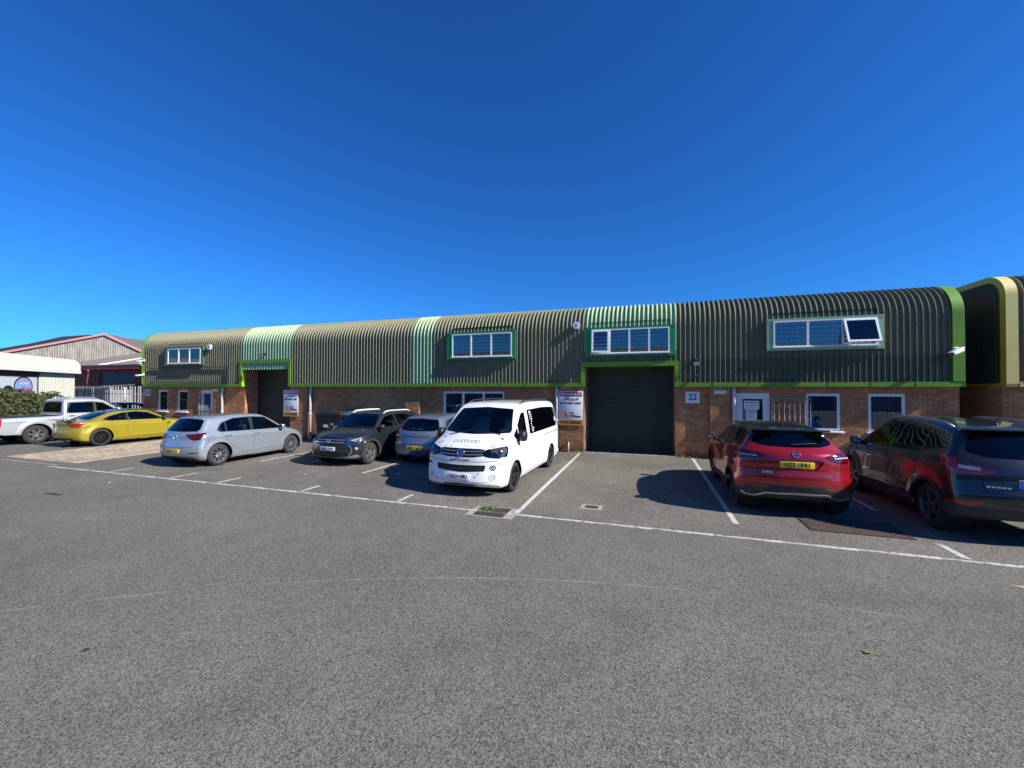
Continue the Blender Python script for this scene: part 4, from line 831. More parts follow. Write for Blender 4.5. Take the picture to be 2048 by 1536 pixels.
# ---------------------------------------------------------------- dark grey crossover facing the camera
P_SLATE = paint('slate_grey_paint', (.013, .016, .020), .08, .30)
def make_dacia(loc, rz):
    pm = P_SLATE
    S = dict(name='dark_grey_crossover', paint=pm, wb=2.604, W=.905, Rw=.33, rr=.21, tw=.205, Ra=.375, res=.03, k=.085, crown=.05, sweepF=.34, sweepR=.2,
        sil=[(-1.7, .28), (-1.9, .34), (-1.97, .5), (-1.96, .7), (-1.92, .95), (-1.85, 1.08), (-1.68, 1.36), (-1.55, 1.47, 'c'), (-1.1, 1.515), (-.5, 1.535), (.1, 1.52), (.42, 1.46), (.75, 1.30), (1.18, 1.06), (1.34, 1.02), (1.72, .96), (1.96, .86), (2.05, .76), (2.085, .62), (2.10, .44), (2.06, .30), (1.9, .23, 'c'), (0, .21)],
        sec=[(0, .93), (.12, .975), (.42, 1.0), (.75, .99), (1, .955), (1.1, .91), (1.5, .80), (1.85, .72), (2, .66), (2.3, .5)],
        plan=[(-2.1, .94), (-1.7, .98), (-1.2, 1), (1.3, 1), (1.7, .98), (2.1, .91)], planr=[(-2, .88), (-1.2, .97), (.2, 1), (1.2, .93)],
        belt=[(-2, 1.04), (1.2, 1.0)], flare=[(1.302, .33, .42, .02, .07), (-1.302, .33, .42, .02, .07)], crease=[(-1.8, .92, 1.4, .86, .014, .04), (-.8, .42, .8, .42, .02, .06)])
    S['cuts'] = [('clad', 'S', [(-2.3, .1), (-2.3, .42), (-1.7, .42), (-.9, .34), (.9, .34), (1.7, .40), (2.3, .36), (2.3, .1)]), ('bonnet', 'T', rpoly([(1.28, -.72), (1.75, -.68), (1.95, -.45), (2.0, 0), (1.95, .45), (1.75, .68), (1.28, .72), (1.18, 0)], .05)), ('bumper', 'F', [(-1, .1), (1, .1), (1, .66), (-1, .66)]),
        ('dlo', 'S', rpoly([(1.02, 1.01), (.42, 1.38), (.0, 1.43), (-.7, 1.42), (-1.25, 1.36), (-1.45, 1.12), (-1.35, 1.06)], .04)), ('door_f', 'S', rpoly([(1.0, .38), (1.04, .75), (1.02, 1.0), (-.10, 1.03), (-.14, .38)], .04)), ('door_r', 'S', rpoly([(-.14, .38), (-.10, 1.03), (-1.02, 1.05), (-1.05, .95), (-.95, .70), (-.74, .55), (-.70, .38)], .04)),
        ('win_f', 'S', rpoly([(.94, 1.03), (.40, 1.355), (.0, 1.405), (-.08, 1.405), (-.12, 1.05)], .03)), ('win_r', 'S', rpoly([(-.2, 1.055), (-.16, 1.41), (-.7, 1.395), (-1.05, 1.35), (-1.08, 1.075)], .03)), ('win_q', 'S', rpoly([(-1.13, 1.08), (-1.10, 1.34), (-1.24, 1.33), (-1.40, 1.13), (-1.34, 1.085)], .02)),
        ('screen', 'FW', rpoly(sym([(0, 1.05), (.74, 1.07), (.73, 1.12), (.56, 1.42), (0, 1.46)]), .03)), ('rglass', 'BW', rpoly(sym([(0, 1.10), (.64, 1.11), (.56, 1.42), (0, 1.44)]), .04)), ('tail', 'BL', rpoly([(.60, 1.05), (1, 1.05), (1, .85), (.7, .85)], .03)),
        ('grille', 'F', rpoly(sym([(0, .83), (.42, .815), (.50, .78), (.50, .66), (.42, .635), (0, .62)]), .02)), ('head', 'FL', rpoly([(.50, .80), (.62, .84), (1.0, .88), (1.0, .75), (.80, .69), (.52, .66)], .02)), ('head', 'SL', rpoly([(1.50, .90), (2.3, .87), (2.3, .76), (1.72, .79)], .02)),
        ('intake', 'F', rpoly(sym([(0, .44), (.55, .43), (.66, .34), (.55, .30), (0, .29)]), .02)), ('fogp', 'FF', rpoly([(.62, .58), (.88, .60), (.90, .48), (.72, .45)], .03)), ('skid', 'F', rpoly(sym([(0, .285), (.55, .295), (.80, .36), (.86, .30), (.60, .22), (0, .21)]), .01))]
    S['parts'] = dict(clad=('lower_cladding', PLASTIC, .003, -.008, ''), bonnet=('bonnet', pm, 0, None, ''), bumper=('front_bumper', pm, 0, None, ''), dlo=('window_surround', BLACK, .001, None, ''), door_f=('door', pm, 0, None, ''), door_r=('door', pm, 0, None, ''), win_f=('side_window', MGLASS, -.004, None, 'door_f'), win_r=('side_window', MGLASS, -.004, None, 'door_r'), win_q=('side_window', MGLASS, -.004, None, ''), screen=('windscreen', GLASS, -.003, None, ''), rglass=('rear_window', MGLASS, -.003, None, ''), tail=('tail_light', REDL, .005, -.02, ''),
        grille=('grille', BLACK, -.015, .018, ''), head=('headlight', LENS, .003, -.02, ''), intake=('air_intake', BLACK, -.02, .022, ''), fogp=('fog_light_pocket', BLACK, -.01, .012, ''), skid=('skid_plate', SILVERM, .006, -.015, ''))
    S['seams'] = [('door_f', 'S', [(1.02, 1.0), (1.04, .75), (1.0, .38), (-.14, .38), (-.10, 1.02)]), ('door_r', 'S', [(-.14, .38), (-.70, .38), (-.74, .55), (-.95, .70), (-1.05, .95)]), ('bonnet', 'T', [(1.28, -.72), (1.75, -.68), (1.95, -.45), (2.0, 0), (1.95, .45), (1.75, .68), (1.28, .72)]), ('bonnet', 'T', [(1.32, -.45), (1.86, -.34)], .01), ('bonnet', 'T', [(1.32, .45), (1.86, .34)], .01)]
    S['handles'] = [('door_f', .0, .90), ('door_r', -.92, .92)]; S['mirror'] = (.92, .88, 1.08, BLACK, .09, .20, .15)
    S['spokes'] = [dict(n=5, pts=[(.15, -.14), (.95, -.22), (.95, -.06), (.5, -.03), (.5, .03), (.95, .06), (.95, .22), (.15, .14)])]; S['rimm'] = ALLOY; S['pocket'] = BLACK; S['cabin'] = (.10, -.72, .38, .58, 1.04, 1.01, .66)
    root, sh, made = build_car(S, loc, rz, 'dark grey crossover hatchback facing the camera with pale roof rails', 'car', 'cars parked in front of the units')
    for lab, sg in (('head_l', 1), ('head_r', -1)):
        sh.patch(lab, 'reflector_bowl', REFL, made[lab], -.03)
        sh.ribbon('running_light', 'F', [(sg * .54, .76), (sg * .66, .77), (sg * .84, .83)], .016, PAPER, made[lab], 1, -.012); sh.ribbon('running_light', 'F', [(sg * .66, .77), (sg * .80, .74)], .014, PAPER, made[lab], 1, -.012)
    for z in (.775, .70): sh.ribbon('grille_bar', 'F', [(-.49, z), (0, z + .01), (.49, z)], .018, SILVERM, made['grille'], 1, .001, thick=.012)
    p = sh.project('F', [(0, .745)])[0]; b = MB(); b.prism([(-.075, .05), (-.02, .05), (-.02, .0), (.02, .0), (.02, .05), (.075, .05), (.06, -.03), (.0, -.075), (-.06, -.03)], 0, .008); b.build('emblem', CHROME, made['grille'], (p[0] + .004, p[1], p[2]), (R(90), 0, R(90)))
    p = sh.project('F', [(0, .525)])[0]; plate(root, p[0] + .006, .525, 'HG71 JZW', False, 0, back=False)
    for sg in (1, -1):
        sh.ribbon('bumper_trim', 'F', [(sg * .60, .64), (sg * .66, .58), (sg * .70, .46), (sg * .60, .31)], .018, SILVERM, made['bumper'], 1, .004, thick=.008)
        p = sh.project('F', [(sg * .78, .525)])[0]; b = MB(); b.lathe([(0, .012), (.035, .008), (.045, -.01)], 14); b.build('fog_light', WLENS, root, (p[0] - .01, p[1], p[2]), (0, R(90), R(sg * 20)))
        b = MB(); pts = []
        for k in range(11):
            x = .32 - 1.55 * k / 10; ys = sg * .60; q = sh.project('T', [(x, ys)])[0]; pts.append((x, ys, q[2] + (.04 if 0 < k < 10 else .0)))
        b.tube(pts, .02, 8); b.build('roof_rail', mat('pale_rail', (.7, .7, .7), .4), root)
    arch_trim(sh, S, root, S['Ra'], .065, PLASTIC, .008, .016)
    b = MB(); b.tube([(0, 0, 0), (-.22, 0, .26)], [.006, .002], 6); b.build('aerial', BLACK, root, (-1.2, 0, 1.51))
    wiper(sh, root, 'T', (1.16, -.55), (1.10, .05)); wiper(sh, root, 'T', (1.16, .05), (1.08, .55))
    return root
# ---------------------------------------------------------------- blue-grey hatchback beside the van
P_BLUE = paint('blue_grey_paint', (.165, .205, .285), .5, .3)
def make_astra(loc, rz):
    pm = P_BLUE
    S = dict(name='blue_grey_hatchback', paint=pm, wb=2.614, W=.876, Rw=.315, rr=.205, tw=.20, Ra=.36, res=.03, k=.085, crown=.05, sweepF=.34, sweepR=.26,
        sil=[(-1.7, .22), (-1.88, .27), (-1.96, .42), (-1.97, .60), (-1.92, .76), (-1.90, .90), (-1.82, 1.02), (-1.58, 1.30), (-1.48, 1.40, 'c'), (-1.1, 1.44), (-.5, 1.465), (.1, 1.45), (.42, 1.39), (.75, 1.24), (1.22, .98), (1.4, .92), (1.8, .82), (2.05, .68), (2.13, .52), (2.1, .3), (1.95, .2, 'c'), (0, .19)],
        sec=[(0, .93), (.15, .985), (.45, 1.0), (.75, .985), (1, .955), (1.1, .91), (1.5, .80), (1.85, .70), (2, .64), (2.3, .5)], plan=[(-2.1, .93), (-1.7, .975), (-1.0, 1), (1.2, 1), (1.6, .975), (2.2, .88)], planr=[(-2, .84), (-1.2, .96), (-.5, 1), (.2, 1), (1.2, .93)],
        belt=[(-2, .98), (1.2, .92)], flare=[(1.307, .315, .38, .012, .07), (-1.307, .315, .38, .014, .07)], crease=[(-1.9, .84, 1.5, .74, .014, .035)])
    S['cuts'] = [('bumper_r', 'S', [(-1.45, .1), (-1.45, .40), (-1.62, .58), (-2.3, .62), (-2.3, .1)]), ('bumper_r', 'B', [(-1, .1), (1, .1), (1, .60), (-1, .60)]), ('tailgate', 'B', rpoly(sym([(0, 1.0), (.62, 1.0), (.62, .86), (.54, .64), (0, .61)]), .05)),
        ('dlo', 'S', rpoly([(1.02, .93), (.42, 1.32), (.0, 1.365), (-.7, 1.35), (-1.2, 1.27), (-1.45, 1.04), (-1.3, .98)], .04)), ('door_f', 'S', rpoly([(1.0, .33), (1.04, .70), (1.0, .93), (-.12, .96), (-.16, .33)], .04)), ('door_r', 'S', rpoly([(-.16, .33), (-.12, .96), (-1.05, .98), (-1.1, .9), (-.98, .62), (-.76, .5), (-.72, .33)], .04)),
        ('win_f', 'S', rpoly([(.94, .95), (.40, 1.295), (.0, 1.345), (-.08, 1.345), (-.13, .975)], .03)), ('win_r', 'S', rpoly([(-.2, .98), (-.16, 1.345), (-.7, 1.33), (-1.0, 1.285), (-1.04, 1.0)], .03)),
        ('screen', 'FW', rpoly(sym([(0, .97), (.72, 1.0), (.54, 1.35), (0, 1.39)]), .03)), ('rglass', 'BW', rpoly(sym([(0, .985), (.56, 1.0), (.66, 1.06), (.53, 1.32), (0, 1.345)]), .04)),
        ('tail', 'BL', rpoly([(.66, 1.02), (.78, 1.06), (1, 1.02), (1, .62), (.80, .63), (.62, .80)], .03)), ('tail', 'SL', rpoly([(-2.1, 1.02), (-1.62, 1.02), (-1.70, .80), (-1.80, .66), (-2.1, .62)], .03)), ('strip', 'B', rpoly(sym([(0, .475), (.80, .475), (.80, .445), (0, .445)]), .004))]
    S['parts'] = dict(bumper_r=('rear_bumper', pm, 0, None, ''), tailgate=('tailgate', pm, 0, None, ''), dlo=('window_surround', BLACK, .001, None, ''), door_f=('door', pm, 0, None, ''), door_r=('door', pm, 0, None, ''), win_f=('side_window', GLASS, -.004, None, 'door_f'), win_r=('side_window', GLASS, -.004, None, 'door_r'), screen=('windscreen', GLASS, -.003, None, ''), rglass=('rear_window', GLASS, -.003, None, ''), tail=('tail_light', REDL, .005, -.02, ''), strip=('bumper_strip', pm, .006, -.01, ''))
    S['seams'] = [('tailgate', 'B', sym([(.62, 1.0), (.62, .86), (.54, .64), (0, .61)]), .01), ('tailgate', 'B', [(-.5, .87), (-.2, .80), (.2, .80), (.5, .87)], .008), ('door_f', 'S', [(1.0, .93), (1.04, .70), (1.0, .33), (-.16, .33), (-.12, .95)])]
    S['handles'] = [('door_f', .0, .85)]; S['mirror'] = (.92, .86, 1.0, pm)
    S['spokes'] = [dict(n=7, pts=[(.15, -.09), (.95, -.12), (.95, .12), (.15, .09)])]; S['rimm'] = ALLOY; S['cabin'] = (.10, -.72, .37, .52, 1.04, .94, .64)
    root, sh, made = build_car(S, loc, rz, 'blue-grey hatchback with its tail to the camera, in the shade of the white van', 'car', 'cars parked in front of the units')
    p = sh.project('B', [(0, .50)])[0]; plate(root, p[0] - .006, .505, 'EF05 CNK', True, 6)
    o = disc_badge(made['tailgate'], sh, 'B', 0, .865, .055, CHROME); b = MB(); b.rbox(-.05, .05, -.008, .008, .001, .007, .003, 0, Matrix.Rotation(R(25), 4, 'Z')); b.build('emblem_bar', CHROME, o)
    sh.ribbon('tailgate_grip', 'B', [(-.30, .775), (0, .765), (.30, .775)], .02, SILVERM, made['tailgate'], 1, .006, thick=.01)
    sh.ribbon('wiper', 'B', [(.0, 1.02), (.34, 1.06)], .018, BLACK, root, 1, .016, thick=.012)
    sh.ribbon('brake_light', 'B', [(-.12, 1.365), (.12, 1.365)], .02, REDL, root, 1, .004, thick=.006)
    for (y, w) in ((-.10, .16), (.16, .09)):
        q = sh.project('B', [(y, 1.045)])[0]; b = MB(); b.box(-.001, .001, -w / 2, w / 2, -.03, .03); b.build('window_notice', PAPER, root, (q[0] + .03, q[1], q[2]), (0, R(42), 0))
    return root
# ---------------------------------------------------------------- yellow coupe
P_YEL = paint('yellow_paint', (.42, .335, .024), .45, .28); CARBON = mat('carbon_roof', (.016, .017, .019), .2, coat=1.0)
def make_m4(loc, rz):
    pm = P_YEL
    S = dict(name='yellow_coupe', paint=pm, wb=2.812, W=.935, Rw=.335, rr=.25, tw=.235, Ra=.378, res=.03, k=.09, crown=.05, sweepF=.36, sweepR=.26,
        sil=[(-1.9, .20), (-2.12, .25), (-2.22, .40), (-2.24, .58), (-2.20, .76), (-2.22, .92), (-2.18, 1.005), (-1.95, 1.02), (-1.70, 1.05), (-1.30, 1.19), (-.85, 1.325), (-.40, 1.375), (0, 1.38), (.30, 1.34), (.65, 1.19), (1.08, .965), (1.25, .93), (1.75, .86), (2.15, .74), (2.32, .60), (2.37, .44), (2.33, .24), (2.2, .16, 'c'), (0, .15)],
        sec=[(0, .94), (.15, .985), (.45, 1.0), (.75, .975), (1, .935), (1.1, .87), (1.5, .75), (1.85, .645), (2, .58), (2.3, .45)], plan=[(-2.3, .92), (-1.9, .975), (-1.4, 1.0), (0, .97), (1.4, 1), (1.9, .97), (2.4, .87)], planr=[(-2, .82), (-1.2, .93), (-.5, 1), (.2, 1), (1.2, .93)],
        belt=[(-2.2, .97), (1.1, .91)], flare=[(1.406, .335, .41, .018, .08), (-1.406, .335, .41, .03, .10)], crease=[(-2.1, .82, 1.6, .72, .02, .035), (-1.0, .30, 1.0, .30, .03, .06)])
    S['cuts'] = [('roof', ('T', 1.0), rpoly([(.30, -.56), (.30, .56), (-.60, .56), (-.95, .5), (-.95, -.5), (-.60, -.56)], .08)), ('dlo', 'S', rpoly([(.86, .925), (.30, 1.24), (-.1, 1.29), (-.6, 1.26), (-1.05, 1.15), (-1.34, 1.03), (-1.15, .965)], .04)), ('door_f', 'S', rpoly([(.88, .30), (.94, .70), (.84, .925), (-.50, .955), (-.56, .60), (-.50, .30)], .05)),
        ('win_f', 'S', rpoly([(.76, .945), (.28, 1.215), (-.1, 1.268), (-.42, 1.26), (-.46, .97)], .03)), ('win_r', 'S', rpoly([(-.52, .97), (-.48, 1.252), (-.62, 1.24), (-1.04, 1.13), (-1.24, 1.03), (-1.12, .985)], .03)),
        ('screen', 'FW', rpoly(sym([(0, .955), (.72, .98), (.52, 1.28), (0, 1.32)]), .03)), ('rglass', ('T', .9), rpoly([(-1.0, -.48), (-1.0, .48), (-1.62, .60), (-1.70, .5), (-1.70, -.5), (-1.62, -.60)], .05)),
        ('tail', 'BL', rpoly([(.46, .90), (1, .93), (1, .80), (.90, .76), (.52, .78)], .03)), ('tail', 'SL', rpoly([(-2.4, .93), (-1.86, .905), (-1.95, .82), (-2.4, .80)], .03)), ('diff', 'B', rpoly(sym([(0, .36), (.55, .34), (.70, .20), (0, .18)]), .03)), ('vent', 'S', rpoly([(1.00, .72), (1.02, .80), (.90, .76), (.90, .70)], .01)), ('head', 'FL', rpoly([(.42, .72), (.95, .78), (.95, .66), (.5, .62)], .02)), ('kid', 'FF', rpoly([(.03, .70), (.30, .70), (.28, .56), (.05, .55)], .03))]
    S['parts'] = dict(roof=('roof', CARBON, .0, None, ''), dlo=('window_surround', BLACK, .001, None, ''), door_f=('door', pm, 0, None, ''), win_f=('side_window', GLASS, -.004, None, 'door_f'), win_r=('side_window', GLASS, -.004, None, ''), screen=('windscreen', GLASS, -.003, None, ''), rglass=('rear_window', MGLASS, -.003, None, ''), tail=('tail_light', REDL, .005, -.02, ''), diff=('diffuser', BLACK, -.01, .012, ''), vent=('side_vent', BLACK, -.006, .008, ''), head=('headlight', LENS, .002, None, ''), kid=('grille', BLACK, -.01, .012, ''))
    S['seams'] = [('door_f', 'S', [(.84, .925), (.94, .70), (.88, .30), (-.50, .30), (-.56, .60), (-.50, .955)]), ('', 'B', [(-.7, 1.0), (-.62, .70), (.62, .70), (.7, 1.0)], .009)]
    S['handles'] = [('door_f', -.34, .84)]; S['mirror'] = (.78, .84, .99, BLACK, .09, .2, .13)
    S['spokes'] = [dict(n=10, pts=[(.15, -.05), (.93, -.14), (.95, -.08), (.2, .03)]), dict(n=10, pts=[(.15, .05), (.93, .14), (.95, .08), (.2, -.03)])]; S['rimm'] = DALLOY; S['pocket'] = SILVERM; S['inset'] = .01; S['cabin'] = (.0, -.75, .37, .46, .98, .93, .64)
    root, sh, made = build_car(S, loc, rz, 'bright yellow coupe with black roof and rear spoiler', 'car', 'cars parked in front of the units')
    b = MB(); b.rbox(-.09, .05, -.74, .74, 0, .025, .012); b.build('boot_spoiler', CARBON, root, (-2.13, 0, 1.03), (0, R(10), 0))
    for sg in (1, -1):
        for k in (0, 1): b = MB(); b.lathe([(.03, -.06), (.042, -.06), (.042, .06), (.036, .06), (.036, -.05)], 14); b.build('exhaust_pipe', DALLOY, root, (-2.18, sg * (.40 + k * .1), .25), (0, R(90), 0))
    p = sh.project('B', [(0, .82)])[0]; plate(root, p[0] - .006, .56, '', True, 4)
    q = MB(); q.prism([(-.10, 0), (.08, 0), (.0, .02), (-.08, .06)], -.012, .012, Matrix.Rotation(R(90), 4, 'X')); q.build('aerial', BLACK, root, (-.85, 0, 1.325))
    return root
# ---------------------------------------------------------------- white pickup
P_PICK = paint('pickup_white', (.44, .46, .48), .35, .32)
def make_pickup(loc, rz):
    pm = P_PICK
    S = dict(name='white_pickup_truck', paint=pm, wb=3.15, W=.925, Rw=.375, rr=.23, tw=.255, Ra=.45, res=.034, k=.075, crown=.035, sweepF=.34, sweepR=.07, xoff=.0,
        sil=[(-2.5, .42), (-2.72, .48), (-2.76, .62), (-2.70, .80), (-2.70, 1.10, 'c'), (-1.7, 1.11), (-.80, 1.12, 'c'), (-.78, 1.2), (-.70, 1.68), (-.60, 1.79), (-.2, 1.82), (.35, 1.80), (.68, 1.73), (1.0, 1.53), (1.42, 1.22), (1.6, 1.17), (2.1, 1.10), (2.38, 1.0), (2.50, .86), (2.53, .6), (2.45, .38), (2.25, .32, 'c'), (0, .36)],
        sec=[(0, .94), (.12, .98), (.42, 1.0), (.8, .995), (1, .96), (1.1, .93), (1.5, .84), (1.85, .76), (2, .70), (2.3, .55)], plan=[(-2.8, .985), (-2.2, 1), (1.6, 1), (2.0, .98), (2.6, .90)], planr=[(-1, .96), (0, 1), (1.4, .95)],
        belt=[(-2.7, 1.13), (1.4, 1.13)], flare=[(1.575, .375, .49, .03, .08), (-1.575, .375, .49, .035, .08)], crease=[(-2.6, .93, 1.8, .93, .014, .04)], linez=.95)
    S['cuts'] = [('cover', 'T', rpoly([(-2.62, -.80), (-.86, -.80), (-.86, .80), (-2.62, .80)], .04)), ('rail', 'S', [(-2.75, 1.07), (-.84, 1.085), (-.84, 1.3), (-2.75, 1.3)]), ('dlo', 'S', rpoly([(1.22, 1.17), (.62, 1.62), (.2, 1.67), (-.58, 1.65), (-.68, 1.18)], .05)), ('door_f', 'S', rpoly([(1.2, .48), (1.25, .9), (1.2, 1.16), (.28, 1.16), (.26, .48)], .04)), ('door_r', 'S', rpoly([(.26, .48), (.28, 1.16), (-.66, 1.17), (-.72, .95), (-.62, .48)], .04)),
        ('win_f', 'S', rpoly([(1.12, 1.20), (.58, 1.59), (.36, 1.62), (.34, 1.19)], .04)), ('win_r', 'S', rpoly([(.24, 1.19), (.26, 1.63), (-.50, 1.61), (-.62, 1.3), (-.60, 1.2)], .06)), ('screen', 'FW', rpoly(sym([(0, 1.20), (.76, 1.23), (.60, 1.70), (0, 1.74)]), .04)), ('rglass', 'BW', rpoly(sym([(0, 1.22), (.66, 1.22), (.60, 1.66), (0, 1.68)]), .05)),
        ('tail', 'BL', rpoly([(.76, 1.06), (1, 1.06), (1, .68), (.76, .70)], .02)), ('tail', 'SL', rpoly([(-2.9, 1.06), (-2.52, 1.06), (-2.56, .70), (-2.9, .68)], .02)), ('head', 'FL', rpoly([(.52, 1.0), (1, 1.06), (1, .86), (.56, .84)], .02)), ('grille', 'F', rpoly(sym([(0, 1.02), (.48, 1.0), (.42, .72), (0, .68)]), .04))]
    S['parts'] = dict(cover=('load_bed_cover', BLACK, -.02, .022, ''), rail=('bed_rail_cap', BLACK, .004, -.01, ''), dlo=('window_surround', BLACK, .001, None, ''), door_f=('door', pm, 0, None, ''), door_r=('door', pm, 0, None, ''), win_f=('side_window', MGLASS, -.004, None, 'door_f'), win_r=('side_window', DGLASS, -.004, None, 'door_r'), screen=('windscreen', GLASS, -.003, None, ''), rglass=('rear_window', DGLASS, -.003, None, ''), tail=('tail_light', REDL, .006, -.02, ''), head=('headlight', LENS, .002, None, ''), grille=('grille', BLACK, -.01, .012, ''))
    S['seams'] = [('door_f', 'S', [(1.2, 1.16), (1.25, .9), (1.2, .48), (.26, .48), (.28, 1.15)]), ('door_r', 'S', [(.26, .48), (-.62, .48), (-.72, .95), (-.67, 1.16)]), ('', 'S', [(-.80, .45), (-.80, 1.09)], .02)]
    S['handles'] = [('door_f', .40, 1.06), ('door_r', -.52, 1.07)]; S['handlem'] = CHROME; S['mirror'] = (1.05, .92, 1.28, pm, .10, .22, .2)
    S['spokes'] = [dict(n=6, pts=[(.15, -.16), (.95, -.20), (.95, -.05), (.18, -.02)]), dict(n=6, pts=[(.15, .16), (.95, .20), (.95, .05), (.18, .02)])]; S['rimm'] = ALLOY; S['cabin'] = (.38, -.16, .40, .85, 1.25, 1.18, .70)
    root, sh, made = build_car(S, loc, rz, 'white double-cab pickup truck parked at the far left, behind the yellow coupe', 'pickup truck', 'cars parked in front of the units')
    for sg in (1, -1):
        b = MB(); pts = []
        for k in range(9):
            x = .50 - 1.0 * k / 8; q = sh.project('T', [(x, sg * .60)])[0]; pts.append((x, sg * .60, q[2] + (.05 if 0 < k < 8 else .0)))
        b.tube(pts, .02, 8); b.build('roof_rail', SILVERM, root)
    b = MB(); b.rbox(-.10, .10, -.85, .85, -.06, .06, .03); b.build('rear_bumper', SILVERM, root, (-2.78, 0, .56)); arch_trim(sh, S, root, S['Ra'], .07, pm, .010, .02); return root
# ------------------------------------------------------------------ procedural surfaces
def asphalt(name, base, dark, light, patch=.5, scale=1.0, rough=.92, stain=(.9, .25), grit=.25, arcs=()):
    m = bpy.data.materials.new(name); m.use_nodes = True; k = NT(m); b = k.n['Principled BSDF']; b.inputs['Roughness'].default_value = rough; b.inputs['Specular IOR Level'].default_value = .25
    g = k.new('NewGeometry'); P = g.outputs['Position']
    def noise(s, d=4.0, r=.6):
        n = k.new('TexNoise', Scale=s, Detail=d, Roughness=r); k.link(P, n.inputs['Vector']); return n.outputs['Fac']
    def ramp(f, a, b_, c0, c1):
        r = k.new('ValToRGB'); r.color_ramp.elements[0].position = a; r.color_ramp.elements[1].position = b_; r.color_ramp.elements[0].color = (*c0, 1); r.color_ramp.elements[1].color = (*c1, 1); k.link(f, r.inputs['Fac']); return r.outputs['Color']
    def mix(f, a, b_, mode='MIX'):
        x = k.new('MixRGB', blend_type=mode); 
        if isinstance(f, float): x.inputs['Fac'].default_value = f
        else: k.link(f, x.inputs['Fac'])
        k.link(a, x.inputs['Color1']); k.link(b_, x.inputs['Color2']); return x.outputs['Color']
    # stone chips: voronoi cells of 4 to 10 mm, light and dark
    v = k.new('TexVoronoi', Scale=150.0 * scale); k.link(P, v.inputs['Vector'])
    sep = k.new('SeparateColor'); k.link(v.outputs['Color'], sep.inputs[0])
    chips = ramp(sep.outputs[0], .05, .95, dark, light)
    v2 = k.new('TexVoronoi', Scale=78.0 * scale); k.link(P, v2.inputs['Vector']); sep2 = k.new('SeparateColor'); k.link(v2.outputs['Color'], sep2.inputs[0])
    chips2 = ramp(sep2.outputs[1], .1, .9, dark, light)
    c = mix(.38, chips, chips2)
    c = mix(.12, c, ramp(noise(20, 5), .3, .7, dark, light))
    big = ramp(noise(.33, 6, .65), .32, .70, tuple(x * (1 - patch * .5) for x in base), tuple(x * (1 + patch * .55) for x in base))
    med = ramp(noise(2.1, 5, .6), .3, .72, (.92, .92, .93), (1.08, 1.07, 1.05))
    c = mix(1.0, c, med, 'MULTIPLY')
    c = mix(1.0, c, big, 'MULTIPLY')
    # oil and tyre stains: sparse dark blots; pale grit where dust collects
    def const(col): q = k.new('RGB'); q.outputs[0].default_value = (*col, 1); return q.outputs[0]
    st = ramp(noise(stain[0], 4, .55), .66, .76, (0, 0, 0), (stain[1],) * 3); c = mix(st, c, const(tuple(x * .55 for x in dark)))
    gr = ramp(noise(1.3, 8, .72), .60, .80, (0, 0, 0), (grit,) * 3); c = mix(gr, c, const((.33, .32, .295)))
    # scuffs left by turning tyres: broken pale arcs about a few centres
    for (ax, ay, ar, aw, af) in arcs:
        sub_ = k.new('VectorMath', operation='DISTANCE'); k.link(P, sub_.inputs[0]); sub_.inputs[1].default_value = (ax, ay, 0)
        d = k.new('Math', operation='SUBTRACT'); k.link(sub_.outputs['Value'], d.inputs[0]); d.inputs[1].default_value = ar
        ab = k.new('Math', operation='ABSOLUTE'); k.link(d.outputs[0], ab.inputs[0])
        mr = k.new('MapRange'); mr.inputs['From Min'].default_value = 0; mr.inputs['From Max'].default_value = aw; mr.inputs['To Min'].default_value = af; mr.inputs['To Max'].default_value = 0; k.link(ab.outputs[0], mr.inputs['Value'])
        mu = k.new('Math', operation='MULTIPLY'); k.link(mr.outputs['Result'], mu.inputs[0]); k.link(ramp(noise(.8, 5, .7), .42, .62, (0, 0, 0), (1, 1, 1)), mu.inputs[1])
        c = mix(mu.outputs[0], c, const((.40, .39, .37) if aw < .1 else tuple(x * 1.2 for x in dark)))
    k.link(c, b.inputs['Base Color'])
    bp = k.new('Bump', Strength=.5, Distance=.004); k.link(v2.outputs['Distance'], bp.inputs['Height']); k.link(bp.outputs['Normal'], b.inputs['Normal'])
    MATS[name] = m; return m
ROADM = asphalt('road_asphalt', (1.0, .965, .84), (.012, .012, .012), (.255, .250, .242), .20, 1.0, .92, (.8, .2), .12, ((1.98, -8.3, 13.4, .03, .30), (6.0, -6.0, 12.0, .35, .2), (-14, -9, 13.5, .4, .2)))
BAYM = asphalt('bay_asphalt', (1.0, .95, .83), (.016, .015, .015), (.265, .256, .244), .5, .8, .92, (1.1, .5), .55)
def worn_paint(name, col, under, wear=.5):
    m = bpy.data.materials.new(name); m.use_nodes = True; k = NT(m); b = k.n['Principled BSDF']; b.inputs['Roughness'].default_value = .75
    g = k.new('NewGeometry'); n = k.new('TexNoise', Scale=9.0, Detail=8.0, Roughness=.75); k.link(g.outputs['Position'], n.inputs['Vector'])
    r = k.new('ValToRGB'); r.color_ramp.elements[0].position = wear; r.color_ramp.elements[1].position = wear + .10; k.link(n.outputs['Fac'], r.inputs['Fac'])
    x = k.new('MixRGB'); x.inputs['Color1'].default_value = (*col, 1); x.inputs['Color2'].default_value = (*under, 1); k.link(r.outputs['Color'], x.inputs['Fac']); k.link(x.outputs['Color'], b.inputs['Base Color']); MATS[name] = m; return m
LINE = worn_paint('line_paint', (.50, .49, .45), (.15, .145, .14), .52); KERBM = worn_paint('edging_paint', (.46, .445, .40), (.20, .19, .175), .50)
YLINE = worn_paint('yellow_paint_line', (.58, .45, .20), (.2, .19, .17), .62)
